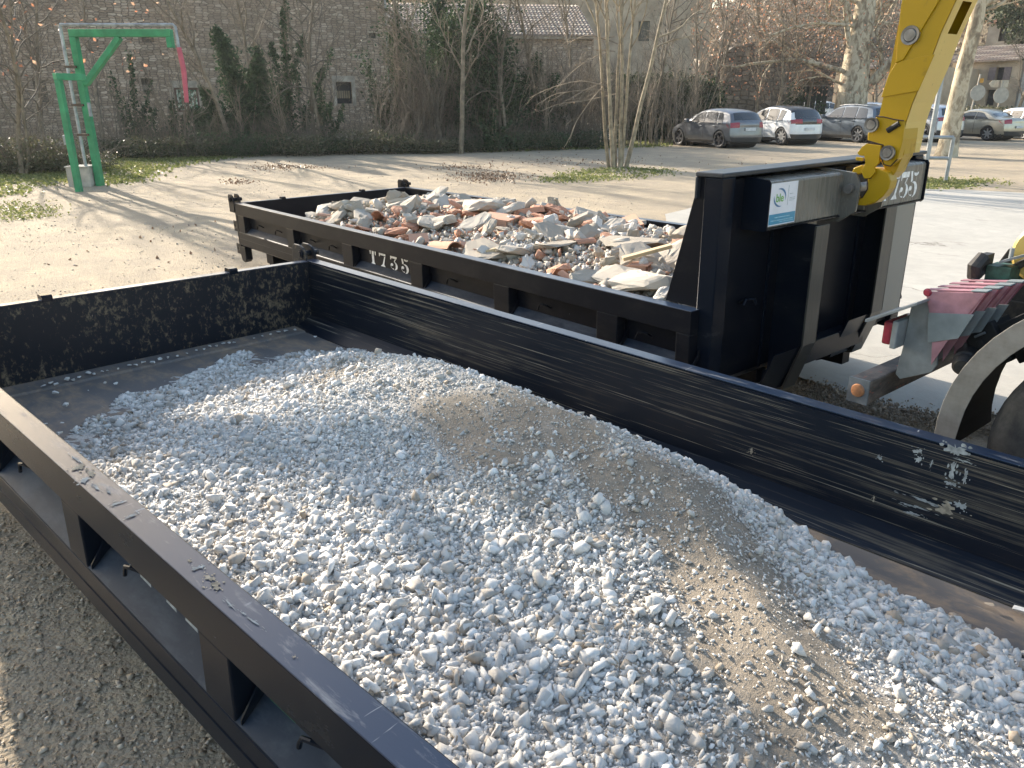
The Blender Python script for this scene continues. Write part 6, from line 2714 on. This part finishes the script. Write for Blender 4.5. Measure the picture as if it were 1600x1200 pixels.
def make_car(name, label, prof, paint, W, belt, wins, dark_rear=False, wheel='alloy', wb=(1.25, -1.28), wr=.33, rear_glass=(1.02, 1.32), lamp=(.80, .95), lampw=(.60, 1.0),
             plate_z=.72, rail=False, cladding=False, group=None, spokes=5, lamp_side=.28, roof_black=False):
    root = empty(name)
    tag(root, label, 'car', group)
    pr = chaikin(prof, 2)
    L2 = max(p[0] for p in pr)
    X1, X0 = L2, min(p[0] for p in pr)
    hw = W / 2

    def Yh(x, z):
        y = hw * (1 - .05 * abs(x / X1) ** 4)
        if z < .45:
            y -= (.45 - z) * .22
        if z > belt:
            y -= (z - belt) * .36 + .03 * min((z - belt) / .08, 1)
        else:
            y -= .03 * ((z - .62) / .3) ** 2
        return y

    def warp(p):
        x, y, z = p
        k = (abs(y) / hw) ** 3
        if x < 0:
            x += .16 * k * max(0, (-x - 1.3) / (abs(X0) - 1.3)) ** 1 if x < -1.3 else 0
        elif x > 1.2:
            x -= .34 * k * (x - 1.2) / (X1 - 1.2)
        return (x, y, z)
    n_ = len(pr)
    nor = []
    for i in range(n_):
        a, b = pr[max(i - 1, 0)], pr[min(i + 1, n_ - 1)]
        tx, tz = b[0] - a[0], b[1] - a[1]
        l = math.hypot(tx, tz) or 1
        nor.append((tz / l * -1, tx / l * 1) if False else (-tz / l * -1, -tx / l))
    # outward normal: for a profile running front->rear over the top, (tz, -tx) points up/outwards
    nor = []
    for i in range(n_):
        a, b = pr[max(i - 1, 0)], pr[min(i + 1, n_ - 1)]
        tx, tz = b[0] - a[0], b[1] - a[1]
        l = math.hypot(tx, tz) or 1
        nor.append((tz / l, -tx / l))
    RD = .055

    def S(i, v, off=0.0):
        x, z = pr[i]
        nx, nz = nor[i]
        dn = -RD * abs(v) ** 7 + off + .035 * (1 - v * v) * (1 if z > belt - .1 else .3)
        xe, ze_ = x - nx * RD, z - nz * RD
        y = v * (Yh(xe, ze_) - .002 * 0)
        return warp((x + nx * dn, y, z + nz * dn))
    nv = 14
    vs = [-1 + 2 * k / nv for k in range(nv + 1)]
    body = MB().m(paint)
    G = [[S(i, v) for v in vs] for i in range(n_)]

    def zone(i):
        x, z = pr[i]
        return z
    for i in range(n_ - 1):
        zc = (pr[i][1] + pr[i + 1][1]) / 2
        xc = (pr[i][0] + pr[i + 1][0]) / 2
        for k in range(nv):
            low = zc < (.44 if not cladding else .55)
            body.m('car_plastic' if low else ('car_plastic' if roof_black and zc > 1.3 else paint))
            body.face([G[i][k], G[i + 1][k], G[i + 1][k + 1], G[i][k + 1]])
    # sides
    ex = [(p[0] - q[0] * RD, p[1] - q[1] * RD) for p, q in zip(pr, nor)]
    top = sorted([e for e in ex if e[1] > .40], key=lambda e: e[0])
    tx_, tz_ = [e[0] for e in top], [e[1] for e in top]
    xs = sorted(set(list(np.linspace(min(e[0] for e in ex), max(e[0] for e in ex), 120))))

    def zt(x):
        return float(np.interp(x, tx_, tz_))

    def zb(x):
        b0 = .22 + .10 * max(0, (abs(x) - 1.7) / .5)
        for w_ in wb:
            d = abs(x - w_)
            ra = wr + .045
            if d < ra:
                b0 = max(b0, wr + math.sqrt(ra * ra - d * d))
        return b0
    nz_ = 16
    for s in (-1, 1):
        for i in range(len(xs) - 1):
            a, b = xs[i], xs[i + 1]
            for k in range(nz_):
                q = []
                for x, kk in ((a, k), (b, k), (b, k + 1), (a, k + 1)):
                    z0_, z1_ = zb(x), zt(x)
                    z0_ = min(z0_, z1_ - .01)
                    z = z0_ + (z1_ - z0_) * kk / nz_
                    q.append(warp((x, s * Yh(x, z), z)))
                zc = sum(p[2] for p in q) / 4
                xc = sum(p[0] for p in q) / 4
                nearw = min(math.hypot(xc - w_, zc - wr) for w_ in wb)
                body.m('car_plastic' if (zc < .30 or (cladding and (zc < .42 or nearw < wr + .12))) else paint)
                body.face(q)
    bo = body.build('body', None, root, smooth=True)
    # side windows
    for (xa, xb, ra, rb) in wins:      # ra, rb slant of the front/rear edges
        for s in (-1, 1):
            g = MB()
            N_ = 10
            for i in range(N_):
                for k in range(4):
                    q = []
                    for u, v in ((i, k), (i + 1, k), (i + 1, k + 1), (i, k + 1)):
                        t = v / 4
                        x = (xa + ra * t) + ((xb + rb * t) - (xa + ra * t)) * u / N_
                        z0_ = belt + .025
                        z1_ = max(zt(x) - .05, z0_ + .01)
                        z = z0_ + (z1_ - z0_) * t
                        q.append(warp((x, s * (Yh(x, z) + .012), z)))
                    g.face(q)
            g.build('side_window', 'car_glass', root, smooth=True)
    # belt line trim
    for s in (-1, 1):
        c = MB()
        xa, xb = wins[0][0], wins[-1][1]
        for i in range(12):
            a, b = xa + (xb - xa) * i / 12, xa + (xb - xa) * (i + 1) / 12
            c.face([warp((a, s * (Yh(a, belt) + .008), belt - .005)), warp((b, s * (Yh(b, belt) + .008), belt - .005)),
                    warp((b, s * (Yh(b, belt) + .006), belt + .018)), warp((a, s * (Yh(a, belt) + .006), belt + .018))])
        c.build('window_trim', 'chrome' if paint != 'car_white' else 'car_plastic', root)

    def patch(cond, v0, v1, off, mt, nm, par=root):
        g = MB()
        idx = [i for i in range(n_) if cond(*pr[i])]
        if len(idx) < 2:
            return None
        m2 = 12
        for i in idx[:-1]:
            for k in range(m2):
                va, vb = v0 + (v1 - v0) * k / m2, v0 + (v1 - v0) * (k + 1) / m2
                g.face([S(i, va, off), S(i + 1, va, off), S(i + 1, vb, off), S(i, vb, off)])
        return g.build(nm, mt, par, smooth=True)
    patch(lambda x, z: x < -1.2 and rear_glass[0] < z < rear_glass[1], -.84, .84, .006, 'car_glass', 'rear_window')
    patch(lambda x, z: x > 0 and belt + .04 < z < max(p[1] for p in pr) - .06, -.86, .86, .006, 'car_glass', 'windscreen')
    if dark_rear:
        patch(lambda x, z: x < -1.2 and lamp[0] - .08 < z < rear_glass[0] + .02, -.80, .80, .004, 'car_glass', 'tailgate_panel')
    for s in (-1, 1):
        a, b = (lampw[0], lampw[1]) if s > 0 else (-lampw[1], -lampw[0])
        lo = patch(lambda x, z: x < -1.2 and lamp[0] - .03 < z < lamp[1] + .03, a, b, .010, 'lamp_red', 'tail_light')
        if lo is None:
            lo = root
        g = MB()
        q = []
        xr = min(tx_)
        for (dx, z) in ((.03, lamp[0]), (.03, lamp[1]), (lamp_side, lamp[1] - .01), (lamp_side, lamp[1] - .06), (lamp_side * .6, lamp[0] + .01)):
            zz = min(z, zt(xr + dx) - .02)
            q.append(warp((xr + dx, s * (Yh(xr + dx, zz) + .010), zz)))
        g.face(q)
        g.build('lamp_side', 'lamp_red', lo)
        hl = patch(lambda x, z: x > 1.2 and .60 < z < .76, a * .98, b * .98, .008, 'lamp_white', 'headlight')
        mr = MB()
        mx = wins[0][0] + .02
        mr.prism([(mx - .06, belt + .0), (mx + .10, belt + .02), (mx + .08, belt + .14), (mx - .06, belt + .15)], s * (hw - .02), s * (hw + .17), 'y')
        mr.build('wing_mirror', paint, root, bevel=.02)
        dh = MB()
        for xh in (-.15, -.95) if len(wins) > 2 else (-.15,):
            dh.box(xh - .09, xh + .09, s * (hw - .0) - .02, s * (hw - .0) + .02, belt - .12, belt - .09)
        dh.build('door_handle', paint, root, bevel=.008)
        for xg in (.78, -.30, -1.02) if len(wins) > 2 else (.78, -.55):
            dg_ = MB()
            for k in range(7):
                z0_, z1_ = .34 + k * (belt - .36) / 7, .34 + (k + 1) * (belt - .36) / 7
                if math.hypot(xg - wb[1], z0_ - wr) < wr + .06:
                    continue
                dg_.face([warp((xg - .006, s * (Yh(xg, z0_) + .003), z0_)), warp((xg + .006, s * (Yh(xg, z0_) + .003), z0_)),
                          warp((xg + .006, s * (Yh(xg, z1_) + .003), z1_)), warp((xg - .006, s * (Yh(xg, z1_) + .003), z1_))])
            dg_.build('door_gap', 'dark', root)
        if rail:
            rl = MB()
            rl.tube([warp((x, s * (hw - .20), zt(x) + .07)) for x in (.1, -.3, -.9, -1.5)], .018, 6)
            rl.build('roof_rail', 'chrome', root)
    i_ = min(range(n_), key=lambda i: abs(pr[i][1] - plate_z) + (100 if pr[i][0] > 0 else 0))
    xp = pr[i_][0]
    p = MB()
    p.box(xp - .055, xp - .035, -.26, .26, plate_z - .055, plate_z + .055)
    p.build('number_plate', 'plate', root, bevel=.004)
    un = MB()
    un.box(X0 + .25, X1 - .3, -hw + .12, hw - .12, .17, .46)
    for w_ in wb:
        un.lathe([(-hw + .25, 0), (-hw + .25, wr + .04), (hw - .25, wr + .04), (hw - .25, 0)], Matrix.Translation((w_, 0, wr)), 20)
    un.build('underbody', 'dark', root)
    for w_ in wb:
        for s in (-1, 1):
            y0 = s * (hw - .015)
            tm = MB()
            tm.lathe([(y0 - s * .20, wr * .6), (y0 - s * .20, wr - .02), (y0 - s * .18, wr), (y0 - s * .02, wr), (y0, wr - .02), (y0, wr * .80), (y0 - s * .02, wr * .74)],
                     Matrix.Translation((w_, 0, wr)), 28)
            wo = tm.build('wheel', 'rubber', root, smooth=True)
            rm = MB()
            rm.lathe([(y0 - s * .02, wr * .74), (y0 - s * .025, wr * .70), (y0 - s * .10, wr * .66), (y0 - s * .11, 0)], Matrix.Translation((w_, 0, wr)), 24)
            rm.build('rim', 'alloy_dark', wo, smooth=True)
            sp2 = MB()
            for k in range(spokes):
                a = 2 * math.pi * k / spokes + .3
                mw = Matrix.Translation((w_, 0, wr)) @ Matrix.Rotation(a, 4, 'Y')
                ya, yb = sorted((y0 - s * .045, y0 - s * .022))
                sp2.prism([(.0, -.045), (wr * .71, -.022 - .015 * (spokes < 7)), (wr * .71, .022 + .015 * (spokes < 7)), (.0, .045)], ya, yb, 'y', mw)
            sp2.build('spokes', wheel, wo)
    an = MB()
    an.tube([(-1.25, 0, zt(-1.25) + .02), (-1.32, 0, zt(-1.25) + .13)], [.018, .006], 6)
    an.build('aerial', 'car_plastic', root)
    return root


def place_car(o, rear_wheel_px, side_y, wb_r, az, W):
    """put the rear-left wheel's foot on the ground point seen at a pixel"""
    g = gpt(*rear_wheel_px)
    rot = Matrix.Rotation(R(az), 4, 'Z')
    off = rot @ Vector((wb_r, side_y, 0))
    b = Vector((g.x, g.y, 0)) - off
    b.z = gz(b.x, b.y) + .01
    o.matrix_world = Matrix.Translation(b) @ rot
    return o


W3 = [(.62, -.28, -.42, 0.02), (-.33, -1.0, 0, .02), (-1.06, -1.42, .0, .16)]
c = make_car('parked_car', 'dark grey hatchback parked beside the hedge, leftmost of the row', HATCH, 'car_grey', 1.78, .93, W3, wheel='alloy_dark', group='cars parked in a row')
place_car(c, (1124, 232), .80, -1.28, 159, 1.78)
c = make_car('parked_car', 'white hatchback with black tailgate parked right of the grey one', [(x, z * 1.07) for x, z in HATCH], 'car_white', 1.81, .98,
             [(.66, -.28, -.45, .02), (-.33, -1.0, 0, .02), (-1.05, -1.32, 0, -.1)], dark_rear=True, wheel='alloy', wr=.355, wb=(1.35, -1.36), rear_glass=(1.08, 1.40), lamp=(.90, 1.02), lampw=(.45, 1.0),
             plate_z=.66, group='cars parked in a row', spokes=9, roof_black=True)
place_car(c, (1220, 227), .82, -1.36, 155, 1.81)
c = make_car('parked_car', 'blue-grey crossover with roof rails, half hidden by the yellow arm', SUV, 'car_bluegrey', 1.83, 1.03,
             [(.75, -.25, -.45, .02), (-.30, -1.02, 0, .02), (-1.08, -1.72, .0, .14)], wheel='alloy', wr=.35, wb=(1.35, -1.30), rear_glass=(1.12, 1.45), lamp=(.93, 1.06), plate_z=.75,
             rail=True, group='cars parked in a row', spokes=7)
place_car(c, (1339, 223), .83, -1.30, 157, 1.83)
c = make_car('parked_car', 'silver crossover with dark wheel arches behind the galvanised pole', SUV, 'car_silver', 1.84, 1.03,
             [(.75, -.25, -.45, .02), (-.30, -1.02, 0, .02), (-1.08, -1.72, .0, .14)], wheel='alloy', wr=.36, wb=(1.35, -1.32), rear_glass=(1.12, 1.45), lamp=(.93, 1.06),
             cladding=True, group='cars parked in a row', spokes=5)
place_car(c, (1440, 222), .83, -1.32, 156, 1.84)
c = make_car('parked_car', 'beige coupe with a low curved roof, right of the pale plane tree', COUPE, 'car_beige', 1.78, .94,
             [(.55, -.50, -.42, .0), (-.54, -1.25, .0, .35)], wheel='alloy', wr=.325, wb=(1.25, -1.27), rear_glass=(1.06, 1.26), lamp=(.80, .93), plate_z=.62, lamp_side=.34,
             group='cars parked in a row', spokes=7)
place_car(c, (1541, 220), .80, -1.27, 160, 1.78)
c = make_car('parked_car', 'silver estate car at the right edge behind the beige coupe', WAGON, 'car_silver', 1.80, .96,
             [(.62, -.28, -.42, 0.02), (-.33, -1.0, 0, .02), (-1.06, -1.85, .0, .1)], wheel='alloy', wb=(1.3, -1.32), rear_glass=(1.04, 1.32), group='cars parked in a row', spokes=7)
place_car(c, (1598, 218), .80, -1.32, 146, 1.8)
c = make_car('parked_car', 'distant pale car in the gap left of the big plane trunk', HATCH, 'car_white', 1.78, .93, W3, group=None)
b_ = hd(1291, 66)
c.matrix_world = Matrix.Translation(b_ + Vector((0, 0, .35))) @ Matrix.Rotation(R(60), 4, 'Z')
c = make_car('parked_car', 'distant white van-like car half hidden behind the yellow arm and blue-grey car', SUV, 'car_white', 1.83, 1.03,
             [(.75, -.25, -.45, .02), (-.30, -1.02, 0, .02), (-1.08, -1.72, .0, .14)], wr=.35, wb=(1.35, -1.30))
b_ = hd(1352, 57)
c.matrix_world = Matrix.Translation(b_ + Vector((0, 0, .1))) @ Matrix.Rotation(R(130), 4, 'Z')


# ================================================================ GREEN WATER GANTRIES
MAT['green_paint'] = simple('faded_green_paint', (0.035, 0.26, 0.12), 0.5, var=.15, vs=5)
MAT['grey_pipe'] = simple('zinc_pipe', (0.33, 0.36, 0.38), 0.5, .3, var=.2, vs=7)
MAT['red_hose'] = simple('faded_red_hose', (0.46, 0.10, 0.14), 0.6, var=.12, vs=7)
MAT['cast_concrete'] = simple('cast_concrete', (0.42, 0.39, 0.34), 0.9, var=.15, vs=5, bmp=.4)


def gantry_dir(base, px0, px1, py):
    """horizontal direction in which the arm runs, parallel to the picture plane"""
    return right.copy()


gb = gpt(157, 290)
root = empty('water_gantry', loc=gb)
tag(root, 'tall green steel gantry with grey pipe and red filling hose', 'gantry')
D_ = math.hypot(gb.x - CAM.x, gb.y - CAM.y)
pxm = D_ / F
u = right
H_ = (atd(118, 58, D_) - gb).z
Lg = 5.0
nvec = fwd.copy()
nvec.z = 0
nvec.normalize()


def ubox(mb, a0, a1, d0, d1, z0, z1):
    """box along the picture-parallel direction u (a), depth nvec (d)"""
    vs = [u * a + nvec * d + Vector((0, 0, z)) for a in (a0, a1) for d in (d0, d1) for z in (z0, z1)]
    mb.raw(vs, [(0, 1, 3, 2), (4, 6, 7, 5), (0, 4, 5, 1), (2, 3, 7, 6), (0, 2, 6, 4), (1, 5, 7, 3)])


AL = (atd(298, 60, D_) - atd(118, 60, D_)).dot(u)
m1 = MB()
ubox(m1, -.07, .07, -.09, .09, -.1, H_)
m1.build('post', 'green_paint', root, bevel=.012)
m1 = MB()
ubox(m1, -.07, AL, -.0895, .0895, H_ + .001, H_ + .16)
m1.build('arm', 'green_paint', root, bevel=.012)
m1 = MB()
ubox(m1, AL - .12, AL - .0, -.088, .088, H_ - .22, H_)
m1.build('arm_end', 'green_paint', root, bevel=.01)
zb_ = (atd(138, 132, D_) - gb).z
ab = (atd(205, 62, D_) - atd(118, 62, D_)).dot(u)
m1 = MB()
p0 = u * .075 + Vector((0, 0, zb_))
p1 = u * ab + Vector((0, 0, H_))
dd = (p1 - p0).normalized()
nn = dd.cross(nvec).normalized()
vs = [q + nn * a + nvec * b for q in (p0, p1) for a in (-.06, .06) for b in (-.08, .08)]
m1.raw(vs, [(0, 1, 3, 2), (4, 6, 7, 5), (0, 4, 5, 1), (2, 3, 7, 6), (0, 2, 6, 4), (1, 5, 7, 3)])
m1.build('brace', 'green_paint', root, bevel=.01)
m1 = MB()
pa = -u * .20 - nvec * .12
m1.tube([pa + Vector((0, 0, .35)), pa + Vector((0, 0, H_ + .20)), pa + Vector((0, 0, H_ + .24)) + u * .05], .035, 10)
m1.tube([pa + Vector((0, 0, H_ + .24)), u * (AL + .10) - nvec * .12 + Vector((0, 0, H_ + .24)), u * (AL + .14) - nvec * .12 + Vector((0, 0, H_ + .20)),
         u * (AL + .16) - nvec * .12 + Vector((0, 0, H_ - .25))], .035, 10)
po = m1.build('pipe', 'grey_pipe', root, smooth=True)
for z in (H_ * .35, H_ * .55, H_ * .8):
    m1 = MB()
    ubox(m1, -.25, .0, -.16, -.091, z, z + .05)
    m1.build('pipe_clamp', 'darkwood', po)
m1 = MB()
hz = (atd(312, 160, D_) - gb).z
m1.tube([u * (AL + .16) - nvec * .12 + Vector((0, 0, H_ - .22)), u * (AL + .20) - nvec * .12 + Vector((0, 0, (H_ + hz) / 2)), u * (AL + .17) - nvec * .12 + Vector((0, 0, hz))],
        [.055, .060, .050], 10)
m1.build('hose', 'red_hose', root, smooth=True)
m1 = MB()
ubox(m1, .071, .11, -.10, .0, 1.55, 1.85)
m1.build('meter_box', 'grey_pipe', root, bevel=.01)
m1 = MB()
ubox(m1, -.62, -.09, -.25, .30, -.1, .42)
ubox(m1, -.64, -.085, -.27, .32, .421, .46)
m1.build('concrete_plinth', 'cast_concrete', root, bevel=.015)

gb2 = gpt(124, 299)
root = empty('water_gantry', loc=gb2)
tag(root, 'short green steel post with a stubby arm, left of the tall gantry', 'gantry')
D2 = math.hypot(gb2.x - CAM.x, gb2.y - CAM.y)
H2 = (atd(80, 125, D2) - gb2).z
A2 = (atd(110, 127, D2) - atd(78, 127, D2)).dot(u) + .35
m1 = MB()
ubox(m1, -.06, .06, -.07, .07, -.1, H2)
m1.build('post', 'green_paint', root, bevel=.01)
m1 = MB()
dv_ = (u * .45 + nvec * .9).normalized()
vs = [dv_ * a + nvec.cross(Vector((0, 0, 1))) * 0 + Vector((0, 0, H2 + z)) + dv_.cross(Vector((0, 0, 1))) * b for a in (-.07, .62) for b in (-.069, .069) for z in (.001, .14)]
m1.raw(vs, [(0, 1, 3, 2), (4, 6, 7, 5), (0, 4, 5, 1), (2, 3, 7, 6), (0, 2, 6, 4), (1, 5, 7, 3)])
m1.build('arm', 'green_paint', root, bevel=.01)
m1 = MB()
ubox(m1, -.13, -.061, -.03, .05, 1.0, 1.2)
m1.build('meter_box', 'grey_pipe', root, bevel=.01)

# ================================================================ GALVANISED BARRIER, POLE, SIGNS
MAT['galv_bright'] = simple('galvanised_steel', (0.36, 0.38, 0.39), 0.45, .4, var=.12, vs=5)
b0, b1 = gpt(1442, 284), gpt(1477, 284)
root = empty('pole_barrier', loc=b0)
tag(root, 'galvanised tubular barrier with a tall leaning pole, beside the T735 panel', 'barrier')
Db = math.hypot(b0.x - CAM.x, b0.y - CAM.y)
rel = b1 - b0
z1_ = (atd(1475, 215, Db) - b0).z
z2_ = (atd(1475, 248, Db) - b0).z
m1 = MB()
top_ = atd(1478, 85, Db) - b0
m1.tube([(0, 0, -.1), tuple(top_ * .55 + Vector((0, 0, 0))), tuple(top_)], .055, 12)
m1.build('pole', 'galv_bright', root, smooth=True)
m1 = MB()
m1.tube([tuple(rel + Vector((0, 0, -.1))), tuple(rel + Vector((0, 0, z1_)))], .045, 12)
m1.build('post', 'galv_bright', root, smooth=True)
lft = atd(1420, 215, Db) - b0
for z in (z1_, z2_):
    m1 = MB()
    m1.tube([tuple(Vector((lft.x, lft.y, z))), tuple(rel + Vector((0, 0, z)))], .04, 12)
    m1.build('rail', 'galv_bright', root, smooth=True)

MAT['sign_back'] = simple('sign_back_grey', (0.42, 0.38, 0.32), 0.6, .1, var=.1, vs=5)
MAT['sign_cream'] = simple('cream_direction_sign', (0.48, 0.42, 0.32), 0.6, var=.12, vs=9)
MAT['orange_small'] = simple('orange_tag', (0.6, 0.3, 0.05), 0.5)
for k, (px, py, D, r_, lab) in enumerate(((1524, 145, 56, 9.5, 'round road sign seen from behind on a leaning pale pole'), (1561, 149, 58, 9.5, 'round road sign seen from behind, nearer the right edge'))):
    g_ = hd(px, D)
    root = empty('road_sign', loc=g_)
    tag(root, lab, 'road sign')
    zc = (atd(px, py, D) - g_).z
    rr_ = r_ * D / F
    p = MB()
    if k == 0:
        tp_ = (atd(1532, 116, D) - g_)
        p.tube([tuple(u * -.25), tuple(tp_)], .045, 8)
    else:
        p.tube([(0, 0, 0), (0, 0, (atd(px, 126, D) - g_).z)], .045, 8)
    p.build('pole', 'sign_back', root, smooth=True)
    d_ = MB()
    mw = Matrix((u, nvec, Vector((0, 0, 1)))).transposed().to_4x4()
    mw.translation = Vector((0, 0, zc)) - nvec * .06
    d_.lathe([(-.006, 0), (-.006, rr_), (.006, rr_), (.006, 0)], mw, 32)
    d_.build('sign_disc', 'sign_back', root)
    if k == 0:
        t_ = MB()
        q = atd(1533, 126, D) - g_
        t_.box(-.1, .1, -.03, .03, -.12, .12, Matrix.Translation(q - nvec * .05))
        t_.build('orange_tag', 'orange_small', root)
    else:
        for (xa, xb, yy, nm) in ((1544, 1562, 131, 0), (1563, 1576, 131, 1)):
            a_ = MB()
            qa, qb = atd(xa, yy, D) - g_, atd(xb, yy, D) - g_
            L_ = (qb - qa).length
            poly = [(0, -.2), (L_, -.2), (L_, .2), (0, .2)] if nm else [(0, 0), (.18, -.2), (L_, -.2), (L_, .2), (.18, .2)]
            mw = Matrix((u, -nvec, Vector((0, 0, 1)))).transposed().to_4x4()
            mw.translation = qa - nvec * .08
            a_.prism(poly, -.01, .01, 'y', mw)
            a_.build('direction_sign', 'sign_cream', root)


# ================================================================ HAZE
hb = MB()
hb.box(-112, 62, -62, 172, -1.5, 75)
m_ = bpy.data.materials.new('thin_haze')
m_.use_nodes = True
t_ = m_.node_tree
for n in list(t_.nodes):
    if n.type == 'BSDF_PRINCIPLED':
        t_.nodes.remove(n)
pv = t_.nodes.new('ShaderNodeVolumePrincipled')
pv.inputs['Color'].default_value = (.93, .95, 1, 1)
pv.inputs['Density'].default_value = 0.00035
pv.inputs['Anisotropy'].default_value = 0.4
t_.links.new(pv.outputs[0], [n for n in t_.nodes if n.type == 'OUTPUT_MATERIAL'][0].inputs['Volume'])
MAT['haze'] = m_
tag(hb.build('haze', 'haze'), 'thin bright morning haze over the square', kind='stuff')
